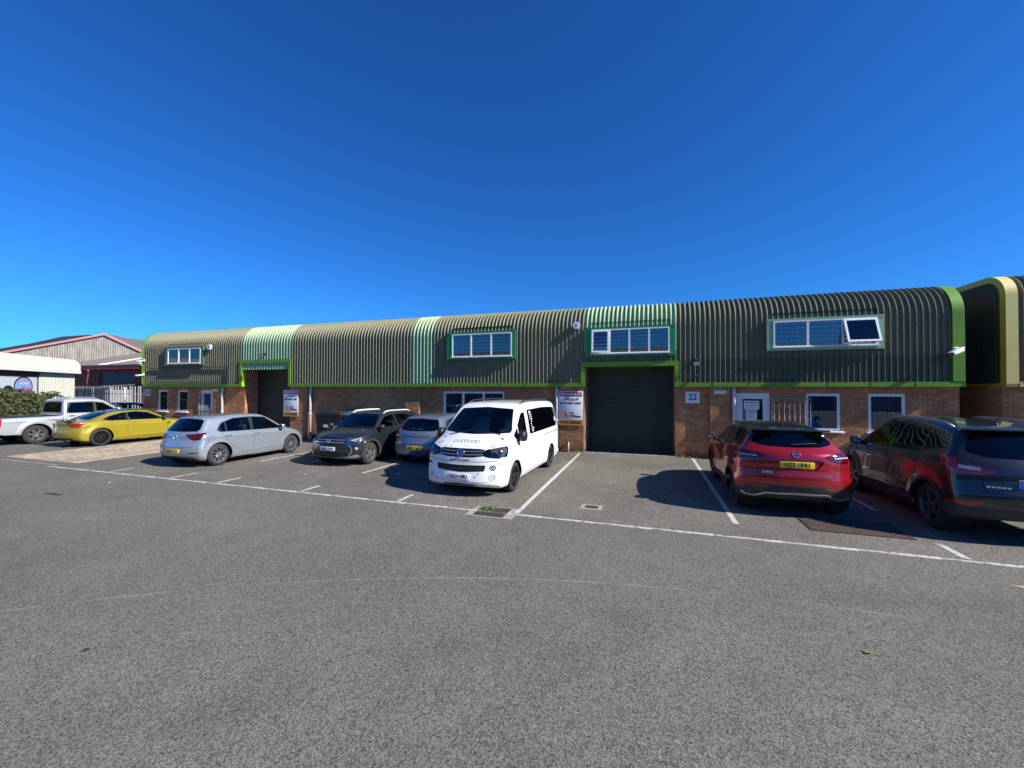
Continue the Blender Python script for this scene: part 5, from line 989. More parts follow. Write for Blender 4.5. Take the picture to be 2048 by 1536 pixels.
def brick_mat(name, c0, c1, c2, algae=False):
    m = bpy.data.materials.new(name); m.use_nodes = True; k = NT(m); b = k.n['Principled BSDF']; b.inputs['Roughness'].default_value = .9
    g = k.new('NewGeometry'); oi = k.new('ObjectInfo'); a = k.new('Math', operation='ADD'); k.link(g.outputs['Random Per Island'], a.inputs[0]); k.link(oi.outputs['Random'], a.inputs[1])
    fr = k.new('Math', operation='FRACT'); k.link(a.outputs[0], fr.inputs[0]); r = k.new('ValToRGB'); e = r.color_ramp.elements; e[0].color = (*c0, 1); e[1].color = (*c2, 1); x = e.new(.5); x.color = (*c1, 1); k.link(fr.outputs[0], r.inputs['Fac'])
    n = k.new('TexNoise', Scale=30.0, Detail=5.0); k.link(g.outputs['Position'], n.inputs['Vector']); n2 = k.new('TexNoise', Scale=1.1, Detail=4.0); k.link(g.outputs['Position'], n2.inputs['Vector'])
    def mul(col, f, lo, hi):
        mr = k.new('MapRange'); mr.inputs['From Min'].default_value = .3; mr.inputs['From Max'].default_value = .7; mr.inputs['To Min'].default_value = lo; mr.inputs['To Max'].default_value = hi; k.link(f, mr.inputs['Value']); h = k.new('HueSaturation'); k.link(col, h.inputs['Color']); k.link(mr.outputs['Result'], h.inputs['Value']); return h.outputs['Color']
    c = mul(mul(r.outputs['Color'], n.outputs['Fac'], .8, 1.2), n2.outputs['Fac'], .8, 1.15); k.link(c, b.inputs['Base Color'])
    # green-black algae blots low on the wall
    sz = k.new('SeparateXYZ'); k.link(g.outputs['Position'], sz.inputs[0]); n3 = k.new('TexNoise', Scale=4.0, Detail=7.0, Roughness=.7); k.link(g.outputs['Position'], n3.inputs['Vector'])
    lo = k.new('MapRange'); lo.inputs['From Min'].default_value = .05; lo.inputs['From Max'].default_value = .45; lo.inputs['To Min'].default_value = .30; lo.inputs['To Max'].default_value = -.20; k.link(sz.outputs['Z'], lo.inputs['Value'])
    sm = k.new('Math', operation='ADD'); k.link(n3.outputs['Fac'], sm.inputs[0]); k.link(lo.outputs['Result'], sm.inputs[1]); rr = k.new('ValToRGB'); rr.color_ramp.elements[0].position = .56; rr.color_ramp.elements[1].position = .74; rr.color_ramp.elements[1].color = (.75, .75, .75, 1); k.link(sm.outputs[0], rr.inputs['Fac'])
    mx = k.new('MixRGB'); k.link(rr.outputs['Color'], mx.inputs['Fac']); k.link(c, mx.inputs['Color1']); mx.inputs['Color2'].default_value = (.035, .034, .022, 1)
    if algae: k.link(mx.outputs['Color'], b.inputs['Base Color'])
    bp = k.new('Bump', Strength=.4, Distance=.004); k.link(n.outputs['Fac'], bp.inputs['Height']); k.link(bp.outputs['Normal'], b.inputs['Normal']); MATS[name] = m; return m
BRICK = brick_mat('brown_brick', (.36, .15, .060), (.44, .20, .085), (.52, .26, .12), True); MORTAR = mat('mortar', (.34, .26, .17), .95, noise=.6, nscale=6, ncol=(.25, .18, .115), bump=.3)
RBRICK = brick_mat('red_brick', (.20, .05, .035), (.28, .075, .05), (.36, .12, .08)); PAVER = brick_mat('paver', (.30, .235, .16), (.38, .305, .215), (.46, .38, .275))
def clad_mat(name, col, band=None, dirt=(.16, .155, .075), bandz=3.52):
    """painted corrugated sheet: chalky weathering, streaks, algae film along the curved top; optional darker band at the bottom"""
    m = bpy.data.materials.new(name); m.use_nodes = True; k = NT(m); b = k.n['Principled BSDF']; b.inputs['Roughness'].default_value = .55; b.inputs['Specular IOR Level'].default_value = .35
    g = k.new('NewGeometry'); mp = k.new('Mapping'); mp.inputs['Scale'].default_value = (5, 5, .5); k.link(g.outputs['Position'], mp.inputs['Vector'])
    n = k.new('TexNoise', Scale=1.6, Detail=7.0, Roughness=.65); k.link(mp.outputs['Vector'], n.inputs['Vector'])
    n2 = k.new('TexNoise', Scale=26.0, Detail=5.0); k.link(g.outputs['Position'], n2.inputs['Vector'])
    last = None
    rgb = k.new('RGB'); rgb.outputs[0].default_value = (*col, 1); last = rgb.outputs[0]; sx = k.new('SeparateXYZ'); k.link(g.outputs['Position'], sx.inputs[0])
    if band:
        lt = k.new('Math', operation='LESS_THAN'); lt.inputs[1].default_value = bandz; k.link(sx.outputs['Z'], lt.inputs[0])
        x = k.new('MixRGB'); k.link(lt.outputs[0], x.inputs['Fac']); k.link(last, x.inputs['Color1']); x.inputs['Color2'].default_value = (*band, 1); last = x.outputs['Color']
    # dirt film: streaks everywhere, more on the curve (a growth on the upper sheets)
    mr = k.new('MapRange'); mr.inputs['From Min'].default_value = 4.2; mr.inputs['From Max'].default_value = 5.2; mr.inputs['To Min'].default_value = .05; mr.inputs['To Max'].default_value = .60; k.link(sx.outputs['Z'], mr.inputs['Value'])
    r = k.new('ValToRGB'); r.color_ramp.elements[0].position = .38; r.color_ramp.elements[1].position = .66; k.link(n.outputs['Fac'], r.inputs['Fac'])
    ad = k.new('Math', operation='MULTIPLY_ADD'); ad.inputs[1].default_value = .28; k.link(r.outputs['Color'], ad.inputs[0]); k.link(mr.outputs['Result'], ad.inputs[2]); cl = k.new('Math', operation='MINIMUM'); cl.inputs[1].default_value = .85; k.link(ad.outputs[0], cl.inputs[0])
    x = k.new('MixRGB'); k.link(cl.outputs[0], x.inputs['Fac']); k.link(last, x.inputs['Color1']); x.inputs['Color2'].default_value = (*dirt, 1)
    h = k.new('HueSaturation'); k.link(x.outputs['Color'], h.inputs['Color']); m2 = k.new('MapRange'); m2.inputs['From Min'].default_value = .3; m2.inputs['From Max'].default_value = .7; m2.inputs['To Min'].default_value = .85; m2.inputs['To Max'].default_value = 1.15; k.link(n2.outputs['Fac'], m2.inputs['Value']); k.link(m2.outputs['Result'], h.inputs['Value'])
    k.link(h.outputs['Color'], b.inputs['Base Color']); MATS[name] = m; return m
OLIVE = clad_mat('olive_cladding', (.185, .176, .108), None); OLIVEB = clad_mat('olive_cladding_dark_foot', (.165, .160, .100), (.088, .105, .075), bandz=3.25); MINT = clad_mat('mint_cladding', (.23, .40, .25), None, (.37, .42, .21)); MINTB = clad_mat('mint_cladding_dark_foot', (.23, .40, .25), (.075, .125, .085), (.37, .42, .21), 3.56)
LIME = mat('lime_trim', (.140, .32, .016), .42, noise=.6, nscale=2.2, ncol=(.095, .19, .02)); LIMEB = mat('lime_reveal', (.30, .55, .015), .4); GREENF = mat('green_flashing', (.012, .24, .082), .4, noise=.3, nscale=3, ncol=(.02, .12, .05)); MINTF = mat('mint_flashing', (.26, .45, .27), .45, noise=.3, nscale=3, ncol=(.2, .34, .2)); DGF = mat('dull_green_flashing', (.085, .15, .085), .5, noise=.3, nscale=3, ncol=(.06, .1, .06))
WGLASS2 = glass_mat('lower_window_glass', (.62, .70, .78), ior=1.75); ROOM2 = mat('vertical_blind', (.20, .28, .38), .9)
UPVC = mat('white_upvc', (.78, .79, .79), .35, noise=.2, nscale=4, ncol=(.66, .67, .66)); WGLASS = glass_mat('window_glass', (.80, .86, .92), ior=1.85); ROOM = mat('dim_room', (.05, .055, .065), .9); BLIND = mat('blind_slat', (.88, .89, .92), .6); CEILL = mat('office_ceiling_light', (.8, .8, .8), .5, emis=(1, .98, .95), estr=1.3)
SHUT = mat('shutter_slat', (.036, .046, .035), .5, noise=.4, nscale=2.5, ncol=(.055, .062, .05), stretch=(1, 1, 6)); PIPE = mat('downpipe_grey', (.55, .54, .55), .5, noise=.3, nscale=4, ncol=(.4, .4, .4)); STEEL = mat('galvanised_steel', (.38, .39, .40), .45, metal=.6, noise=.4, nscale=12, ncol=(.25, .25, .26))
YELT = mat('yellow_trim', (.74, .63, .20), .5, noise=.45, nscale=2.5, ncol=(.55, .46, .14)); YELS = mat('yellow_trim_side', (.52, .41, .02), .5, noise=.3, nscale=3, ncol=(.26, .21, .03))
WHITEB = mat('sign_white', (.74, .76, .80), .45); SRED = mat('sign_red', (.42, .035, .05), .45); SNAVY = mat('sign_navy', (.008, .014, .045), .5); SORANGE = mat('sign_orange', (.62, .30, .06), .45); SCORAL = mat('logo_coral', (.62, .09, .05), .45); SWHITE = mat('sign_lettering_white', (.8, .8, .8), .5); LAMPW = mat('lamp_diffuser', (.62, .64, .58), .4)
FENCEW = mat('fence_white', (.62, .63, .62), .6, noise=.4, nscale=5, ncol=(.4, .4, .38)); FENCEG = mat('fence_grey', (.25, .24, .22), .8, noise=.5, nscale=6, ncol=(.16, .15, .14))

# ------------------------------------------------------------------ ground
def sheet(name, x0, x1, y0, y1, z, m):
    b = MB(); b.add([(x0, y0, z), (x1, y0, z), (x1, y1, z), (x0, y1, z)], [(0, 1, 2, 3)]); o = b.build(name, m); tag(o, kind='structure'); return o
sheet('ground', -900, 900, -700, 1200, 0.0, ROADM)
sheet('parking_bays', -16.2, 16.0, 7.06, 15.55, .004, BAYM)
pv = sheet('paving_bed', -20.0, -16.25, 7.5, 14.6, .004, mat('paving_sand', (.30, .23, .15), .95))
b = MB(); rp = random.Random(5); y = 7.52
row = 0
while y < 14.5:
    x = -20.0 + (0 if row % 2 else -.105)
    while x < -16.3:
        xa, xb = max(x, -19.99), min(x + .2, -16.26)
        lim = 7.02 + (-16.3 - xa) * .12
        if xb - xa > .04 and y > lim: h = .012 + rp.uniform(-.002, .002); b.box(xa, xb - .008, y, y + .097, .0042, h + .004, 0, None, 'b')
        x += .21
    y += .105; row += 1
o = b.build('paving_blocks', PAVER, pv); o['kind'] = 'stuff'
kb = sheet('kerb_bed', -16.4, 16.0, 6.955, 7.05, .002, mat('kerb_joint', (.24, .225, .20), .9)); st = MB(); st.rbox(-.456, .456, -.036, .036, -.02, .009, .003); stm = st.mesh('edging_stone', KERBM)
for i in range(36):
    x = -15.94 + .915 * i
    if -3.0 < x < -2.3: continue
    link('edging_stone', stm, kb, (x, 7.0 + random.uniform(-.004, .004), random.uniform(0, .003)))
kl = sheet('kerb_strip', -30, -16.4, 7.18, 7.24, .004, MORTAR); kl.rotation_euler = (0, 0, 0)
for X, y0, y1, nm in [(-13.74, 7.08, 7.66, 0), (-11.36, 7.08, 7.72, 0), (-9.72, 7.08, 7.66, 0), (-7.2, 7.08, 7.60, 0), (-4.73, 7.08, 7.60, 0), (4.05, 7.08, 7.66, 0), (-2.24, 7.10, 14.55, 1), (1.42, 7.70, 14.55, 1), (-11.36, 9.6, 12.2, 0), (-9.72, 9.9, 11.5, 0), (4.05, 9.4, 10.6, 0), (-7.2, 9.1, 12.0, 0), (-4.8, 9.1, 12, 0)]:
    b = MB(); b.add([(X - .045, y0, .008), (X + .045, y0, .008), (X + .045, y1, .008), (X - .045, y1, .008)], [(0, 1, 2, 3)]); tag(b.build('bay_line', LINE), kind='structure')
p = on_ground(2018, 1170); b = MB(); b.add([(p.x, p.y, .004), (p.x + .9, p.y - .02, .004), (p.x + .9, p.y - .42, .004)], [(0, 2, 1)]); tag(b.build('yellow_road_mark', YLINE), kind='structure')
TAR = mat('tar_patch', (.03, .03, .032), .9)
for (px, py, a, c) in [(105, 988, .35, .05), (172, 1300, .035, .028), (715, 1178, .02, .012), (1030, 1010, .02, .02)]:
    p = on_ground(px, py); b = MB(); n = 11; b.add([(p.x + a * math.cos(2 * math.pi * k / n) * random.uniform(.7, 1.1), p.y + c * math.sin(2 * math.pi * k / n) * random.uniform(.7, 1.2), .004) for k in range(n)], [tuple(range(n))]); tag(b.build('tar_patch', TAR), kind='structure')
# ------------------------------------------------------------------ main building
YB, YC = 14.66, 14.47; XL, XR = -25.50, 8.26; ZF = 2.35; ZV, RC = 4.38, .88; YD = YB + .72
bld = empty('industrial_building', (-8.5, YB, 0)); tag(bld, 'long brick industrial block with curved olive and mint corrugated cladding and lime trim', 'building'); OFF = Vector((8.5, -YB, 0))
def bp(mb, name, m, parent=bld, auto=None): o = mb.build(name, m, parent, auto=auto); o.location = -Vector(parent.location) if parent.type == 'EMPTY' else (0, 0, 0); return o
def brick_rects(x0, x1, z0, z1, holes, seed=0):
    """running bond: (x0, x1, z0, z1, whole) for each brick of a wall with openings"""
    out = []; r = 0; z = z0
    while z + .04 < z1:
        zt = min(z + .065, z1); x = x0 - (.1125 if r % 2 else 0)
        while x < x1:
            segs = [(max(x, x0), min(x + .215, x1))]
            for (a, b_, c, d) in holes:
                if zt > c + .004 and z < d - .004:
                    ns = []
                    for (s, e) in segs:
                        if e <= a or s >= b_: ns.append((s, e))
                        else:
                            if s < a: ns.append((s, a))
                            if e > b_: ns.append((b_, e))
                    segs = ns
            for (s, e) in segs:
                if e - s > .02: out.append((s, e, z, zt, abs(e - s - .215) < 1e-6 and zt - z > .06))
            x += .225
        z += .075; r += 1
    return out
full = MB(); full.box(-.1075, .1075, -.013, .004, 0, .065, 0, None, 'k'); FULLB = full.mesh('brick', BRICK)
def brick_wall(name, x0, x1, z1, yf, holes, parent, pick=0, m=BRICK, mm=MORTAR, depth=.22):
    """mortar core with openings, bricks standing 13 mm proud; `pick` nearest bricks are single objects"""
    core = MB(); xs = sorted({x0, x1, *[h for q in holes for h in q[:2]]}); zs = sorted({0.0, z1, *[h for q in holes for h in q[2:]]})
    for xa, xb in zip(xs, xs[1:]):
        for za, zb in zip(zs, zs[1:]):
            if not any(q[0] - 1e-6 <= xa and xb <= q[1] + 1e-6 and q[2] - 1e-6 <= za and zb <= q[3] + 1e-6 for q in holes): core.box(xa, xb, yf, yf + depth, za, zb)
    w = bp(core, name, mm, parent); rects = brick_rects(x0, x1, .008, z1, holes); ids = set()
    if pick:
        sc = sorted([(-(1.0 / math.hypot((r[0] + r[1]) / 2, yf)) + (0 if r[2] > pick[1] else 5), i) for i, r in enumerate(rects) if r[4]])[:pick[0]]; ids = {i for _, i in sc}
    j = MB()
    for i, r in enumerate(rects):
        d = random.uniform(-.002, .002)
        if i in ids: o = link('brick', FULLB, w, (0, 0, 0)); o.location = ((r[0] + r[1]) / 2, yf + d, r[2])
        else: j.box(r[0], r[1], yf - .013 + d, yf + .004, r[2], r[3], 0, None, 'k')
    o = j.build('brickwork', m, w); o['kind'] = 'stuff'; return w
WIN20 = [(-24.58, -23.80), (-23.10, -22.30)]; D20 = (-21.42, -20.55); WA = (-7.73, -5.14); D22 = (2.72, 3.66); W1 = (4.61, 5.50); W2 = (6.17, 7.06); WZ0, WZ1 = 1.02, 2.145
brick_wall('wall', -25.75, -18.40, 2.60, YB, [(a, b_, 1.06, 2.17) for a, b_ in WIN20] + [(*D20, 0.0, 2.17)], bld)
brick_wall('wall', -15.52, -2.10, 2.60, YB, [(*WA, 1.05, 2.165)], bld)
brick_wall('wall', .90, XR - .02, 2.60, YB, [(*D22, 0.0, 2.15), (*W1, WZ0, WZ1), (*W2, WZ0, WZ1)], bld, (225, .55))
for (a, b_, pk) in [(-20.35, -19.90, 0), (-15.50, -14.52, 0), (-9.41, -8.78, 0), (-3.0, -2.12, (40, .1)), (1.95, 2.54, (35, .5))]: brick_wall('pilaster', a, b_, 2.36, YB - .09, [], bld, pk, depth=.1)
# return walls beside the recessed shutters, end walls, rear
def side_bricks(name, X, y0, y1, z1, face, m=BRICK, mm=MORTAR, parent=bld):
    b = MB(); t = .2; b.box(min(X, X - face * t), max(X, X - face * t), y0, y1, 0, z1); w = bp(b, name, mm, parent); j = MB()
    for r in brick_rects(y0, y1, .008, z1, []): xa, xb = sorted((X - face * .004, X + face * .013)); j.box(xa, xb, r[0], r[1], r[2], r[3])
    o = j.build('brickwork', m, w); o['kind'] = 'stuff'; return w
for X, f in ((-18.40, 1), (-15.52, -1), (-2.10, 1), (.90, -1)): side_bricks('return_wall', X, YB + .012, YD + .1, 3.3, f)
for (a, b_) in ((-18.6, -15.3), (-2.3, 1.1)): q = MB(); q.box(a, b_, YD + .06, YD + .2, 0, 3.6); bp(q, 'shutter_backing', ROOM)
q = MB(); q.box(XR - .25, XR - .03, YB + .23, 30, 0, 5.1); q.box(-25.7, -25.5, YB + .23, 30, 0, 5.1); q.box(-25.7, XR - .03, 29.8, 30, 0, 5.1); bp(q, 'rear_and_end_walls', MORTAR)
# ---- corrugated sheets
def corrugated(width, pitch, path, depth=.055, flip=1.0, phase=0.0):
    """sheet along local X, following path of (y, z); ribs stand out to the left of the path direction"""
    n = int(round(width / pitch)); p = width / n; prof = []
    for i in range(n):
        x = i * p
        prof += [(x, 0), (x + p * .55, 0), (x + p * .66, depth), (x + p * .765, depth)]
    prof += [(width, 0)]
    P = [Vector((0, *q)) for q in path]; N = []
    for i in range(len(P)):
        t = (P[min(i + 1, len(P) - 1)] - P[max(i - 1, 0)]).normalized(); N.append(Vector((0, -t.z, t.y)) * flip)
    vs = []; fs = []; m = len(prof)
    for i in range(len(P)):
        for (x, d) in prof: q = P[i] + N[i] * d; vs.append((x, q.y, q.z))
    for i in range(len(P) - 1):
        for k in range(m - 1): f = (i * m + k, i * m + k + 1, (i + 1) * m + k + 1, (i + 1) * m + k); fs.append(f if flip > 0 else f[::-1])
    return vs, fs
def profile(z0, yc=YC + .057, zv=ZV, rc=RC, back=2.4, n=12):
    pts = [(yc, z0), (yc, (z0 + zv) / 2), (yc, zv)]
    for k in range(1, n + 1): a = R(90 * k / n); pts.append((yc + rc - rc * math.cos(a), zv + rc * math.sin(a)))
    return pts + [(yc + rc + back, zv + rc + .03)]
def clad_run(x0, x1, z0, m, parent=bld, name='cladding_sheet', **kw):
    n = max(1, int(round((x1 - x0) / .93))); w = (x1 - x0) / n
    for i in range(n):
        vs, fs = corrugated(w, .154, profile(z0, **kw)); b = MB(); b.add(vs, fs, 0, True); me = b.mesh(name, m, 40); o = link(name, me, parent); o.location = -Vector(parent.location) + Vector((x0 + i * w, random.uniform(-.002, .002), 0))
RT = 3.05                                                        # lintel height over the shutters
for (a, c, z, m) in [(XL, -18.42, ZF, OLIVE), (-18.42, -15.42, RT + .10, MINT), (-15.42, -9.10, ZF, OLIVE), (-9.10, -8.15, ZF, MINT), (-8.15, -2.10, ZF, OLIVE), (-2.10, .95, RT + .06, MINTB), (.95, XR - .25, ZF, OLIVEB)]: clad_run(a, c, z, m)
q = MB(); q.box(XL, XR - .1, 16.5, 30, 5.0, 5.22); bp(q, 'roof_slab', OLIVE)
# ---- lime trims: bottom fascia in short lengths, shutter surrounds, rounded end cappings
def fascia_run(x0, x1, z0, z1):
    n = max(1, int(round((x1 - x0) / 1.02))); w = (x1 - x0) / n
    for i in range(n):
        b = MB(); xa, xb = x0 + i * w + .002, x0 + (i + 1) * w - .002; b.box(xa, xb, YC - .02, YC + .03, z0, z1); b.box(xb - .02, xb, YC - .027, YC - .02, z0 - .004, z1 + .004); bp(b, 'fascia_length', LIME)
    b = MB(); b.box(x0, x1, YC + .03, YB + .0, z0 + .01, z0 + .03); bp(b, 'soffit', LIME)
fascia_run(XL, -18.47, ZF, ZF + .14); fascia_run(-15.38, -2.17, ZF, ZF + .14); fascia_run(1.0, XR, ZF, ZF + .14)
def surround(x0, x1, top):
    """lime frame round a shutter recess; reveals run back to the shutter"""
    b = MB(); b.box(x0 - .14, x1 + .14, YC - .024, YC + .03, top, top + .16); bp(b, 'shutter_lintel_trim', LIME)
    for (xa, xb, fx) in ((x0 - .14, x0, x0), (x1, x1 + .14, x1)):
        b = MB(); b.box(xa, xb, YC - .024, YC + .03, ZF, top - .002); bp(b, 'shutter_side_trim', LIME)
        xr = (fx - .03, fx - .002) if fx == x0 else (fx + .002, fx + .03); b = MB(); b.box(*xr, YC + .03, YB + .0, ZF + .002, top); bp(b, 'shutter_reveal', LIMEB)
    b = MB(); b.box(x0 - .05, x1 + .05, YC + .03, YD + .05, top + .01, top + .03); bp(b, 'shutter_soffit', LIME)
surround(-18.38, -15.52, 3.46); surround(-2.08, .88, RT)
def end_cap(X0, X1, m, z0=ZF + .152, yc=YC - .03, rc=RC + .05, parent=bld, zv=ZV, back=2.4, t=.05):
    """rounded capping strip across the end of the cladding"""
    out = [(yc, z0)] + [(yc + rc - rc * math.cos(R(90 * k / 12)), zv + rc * math.sin(R(90 * k / 12))) for k in range(13)] + [(yc + rc + back, zv + rc)]
    inn = [(yc + t, z0)] + [(yc + rc - (rc - t) * math.cos(R(90 * k / 12)), zv + (rc - t) * math.sin(R(90 * k / 12))) for k in range(13)] + [(yc + rc + back, zv + rc - t)]
    n = len(out); vs = [(X0, *p) for p in out] + [(X0, *p) for p in inn] + [(X1, *p) for p in out] + [(X1, *p) for p in inn]; fs = []
    for i in range(n - 1): fs += [(i, 2 * n + i, 2 * n + i + 1, i + 1), (n + i, n + i + 1, 3 * n + i + 1, 3 * n + i), (i, i + 1, n + i + 1, n + i), (2 * n + i, 3 * n + i, 3 * n + i + 1, 2 * n + i + 1)]
    fs += [(0, n, 3 * n, 2 * n), (n - 1, 3 * n - 1, 4 * n - 1, 2 * n - 1)]; b = MB(); b.add(vs, fs, 0, True); return bp(b, 'end_capping', m, parent, 35)
end_cap(XR - .26, XR, LIME); end_cap(XL - .05, XL + .02, LIME)
for X in (XL - .02, XR - .02):
    b = MB(); pts = [(YB, ZF)] + [(YC + .06, ZF)] + [(YC + .04 + RC - RC * math.cos(R(90 * k / 12)), ZV + RC * math.sin(R(90 * k / 12))) for k in range(13)] + [(30, ZV + RC - .1), (30, ZF)]
    b.prism(pts, X - .01, X + .01, Matrix(((0, 0, 1, 0), (1, 0, 0, 0), (0, 1, 0, 0), (0, 0, 0, 1)))); bp(b, 'gable_infill', OLIVE)
# ---- roller shutters: every slat a part of its own
def shutter(x0, x1, z1):
    b = MB(); b.box(x0, x1, YD + .02, YD + .04, 0, z1); w = bp(b, 'roller_shutter', SHUT); L = x1 - x0 - .02
    s = MB(); n = 6; prof = [(YD + .02, 0)] + [(YD + .018 - .020 * math.sin(math.pi * k / n), .004 + .068 * k / n) for k in range(n + 1)] + [(YD + .02, .0748)]
    vs = [(x0 + .01, *p) for p in prof] + [(x0 + .01 + L, *p) for p in prof]; m = len(prof); s.add(vs, [(i, i + m, i + m + 1, i + 1) for i in range(m - 1)], 0, True); sm = s.mesh('slat', SHUT, 50)
    for i in range(int((z1 - .1) / .0748)): link('slat', sm, w, (0, 0, .10 + i * .0748))
    b = MB(); b.box(x0 + .01, x1 - .01, YD - .01, YD + .02, .0, .10); b.box((x0 + x1) / 2 - .18, (x0 + x1) / 2 + .18, YD - .03, YD - .008, .045, .06); b.build('bottom_rail', SHUT, w)
    for xa in (x0 - .06, x1 - .02): b = MB(); b.box(xa, xa + .08, YD - .05, YD + .03, 0, z1); bp(b, 'shutter_guide', SHUT)
shutter(-18.36, -15.56, 3.45); shutter(-2.04, .85, 3.06)
q = MB(); q.box(-2.08, .88, YB - .04, YB + .03, .004, .03); bp(q, 'threshold_strip', LINE)
# ---- windows
def pane_frame(mb, x0, x1, z0, z1, y0, y1, t=.05, M=None):
    mb.box(x0, x1, y0, y1, z0, z0 + t, 0, M); mb.box(x0, x1, y0, y1, z1 - t, z1, 0, M); mb.box(x0, x0 + t, y0, y1, z0 + t, z1 - t, 0, M); mb.box(x1 - t, x1, y0, y1, z0 + t, z1 - t, 0, M)
def upper_window(x0, x1, z0, z1, splits, flash, openlight=None, angle=20, fx=(.18, .12), blinds=True, lights=()):
    """projecting flashing box with a uPVC window set in it"""
    yo = YC - .07; b = MB(); t = .10
    b.box(x0, x1, yo, YC + .02, z1 - .07, z1); b.box(x0, x1, yo, YC + .02, z0, z0 + .10)
    a0, a1 = x0 + fx[0], x1 - fx[1]
    b.box(x0, a0, yo + .01, YC + .02, z0 + .10, z1 - .07); b.box(a1, x1, yo + .01, YC + .02, z0 + .10, z1 - .07)
    w = bp(b, 'window', flash); zb, zt = z0 + .10, z1 - .07
    fr = MB(); pane_frame(fr, a0, a1, zb, zt, yo - .004, yo + .07, .045)
    xs = [a0 + (a1 - a0) * s for s in splits]; edges = [a0] + xs + [a1]
    for x in xs: fr.box(x - .03, x + .03, yo - .004, yo + .07, zb + .045, zt - .045)
    fr.build('frame', UPVC, w)
    s = MB(); s.box(a0 - .03, a1 + .03, yo - .05, yo - .004, zb - .02, zb + .012); s.build('sill', UPVC, w)
    for i, (xa, xb) in enumerate(zip(edges, edges[1:])):
        pa, pb = xa + (.05 if i == 0 else .034), xb - (.05 if i == len(edges) - 2 else .034); za, zb2 = zb + .05, zt - .05
        if i == openlight:
            M = Matrix.Translation((0, yo - .006, zt - .03)) @ Matrix.Rotation(R(-angle), 4, 'X') @ Matrix.Translation((0, 0, -(zt - .03)))
            sash = MB(); pane_frame(sash, pa - .025, pb + .025, za - .02, zb2 + .02, -.02, .03, .055, M); so = sash.build('open_sash', UPVC, w)
            g = MB(); g.box(pa + .02, pb - .02, 0, .008, za + .03, zb2 - .03, 0, M); g.build('pane', WGLASS, so)
            for xx in (pa, pb): h = MB(); h.tube([(xx, yo, (za + zb2) / 2), M @ Vector((xx, .0, za + .12))], .007, 5); h.build('stay', STEEL, so)
        else:
            g = MB(); g.box(pa - .015, pb + .015, yo + .02, yo + .028, za - .02, zb2 + .02); g.build('pane', WGLASS, w)
    r = MB(); r.box(a0, a1, yo + .09, YC + 1.6, zb, zt + .25, 0, None, 'f'); r.build('room', ROOM, w)
    if blinds:
        j = MB(); z = zb + .07
        while z < zt - .04: j.box(a0 + .05, a1 - .05, yo + .085, yo + .125, z, z + .036); z += .128
        o = j.build('blind', BLIND, w); o['kind'] = 'stuff'
    for (lx, lz) in lights: q = MB(); q.box(lx - .16, lx + .16, yo + .5, yo + .9, lz, lz + .02); q.build('ceiling_light', CEILL, w)
    return w
upper_window(-7.46, -4.63, 3.39, 4.46, (.33, .665), GREENF, fx=(.22, .14), lights=((-6.2, 4.2), (-4.95, 4.25)))
upper_window(-2.02, .90, 3.39, 4.41, (.245, .5, .75), GREENF, 0, 9, fx=(.18, .18), lights=((-.9, 4.15), (.2, 4.2)))
upper_window(3.53, 6.46, 3.45, 4.43, (.345, .68), MINTF, 2, 22, fx=(.17, .15))
upper_window(-23.70, -20.92, 3.42, 4.36, (.34, .67), DGF, fx=(.22, .18), blinds=False)
def wall_window(x0, x1, z0, z1, splits=(), bars=6, sill=True, parent=bld):
    b = MB(); pane_frame(b, x0 + .004, x1 - .004, z0 + .004, z1 - .004, YB + .02, YB + .09, .075)
    xs = [x0 + (x1 - x0) * s for s in splits]; e = [x0] + xs + [x1]
    for x in xs: b.box(x - .045, x + .045, YB + .02, YB + .09, z0 + .08, z1 - .08)
    w = bp(b, 'window', UPVC, parent)
    for i, (xa, xb) in enumerate(zip(e, e[1:])): g = MB(); g.box(xa + .05, xb - .05, YB + .05, YB + .058, z0 + .06, z1 - .06); g.build('pane', WGLASS2, w)
    if sill: s = MB(); s.rbox(x0 - .06, x1 + .06, YB - .11, YB + .03, z0 - .045, z0 - .002, .008); s.build('sill', UPVC, w)
    r = MB(); r.box(x0, x1, YB + .10, YB + .20, z0, z1, 0, None, 'f'); r.build('blind_box', ROOM2, w)
    if bars:
        for k in range(bars): g = MB(); x = x0 + .11 + (x1 - x0 - .22) * k / (bars - 1); g.tube([(x, YB + .13, z0 + .05), (x, YB + .13, z1 - .05)], .008, 6); g.build('bar', BLIND, w)
        g = MB(); zz = (z0 + z1) / 2; g.box(x0 + .05, x1 - .05, YB + .125, YB + .135, zz - .012, zz + .012); g.build('crossbar', BLIND, w)
    return w
for a, b_ in WIN20: wall_window(a, b_, 1.06, 2.17, bars=0)
wall_window(*WA, 1.05, 2.165, (.33, .665), bars=0); wall_window(*W1, WZ0, WZ1, bars=7); wall_window(*W2, WZ0, WZ1, bars=7)
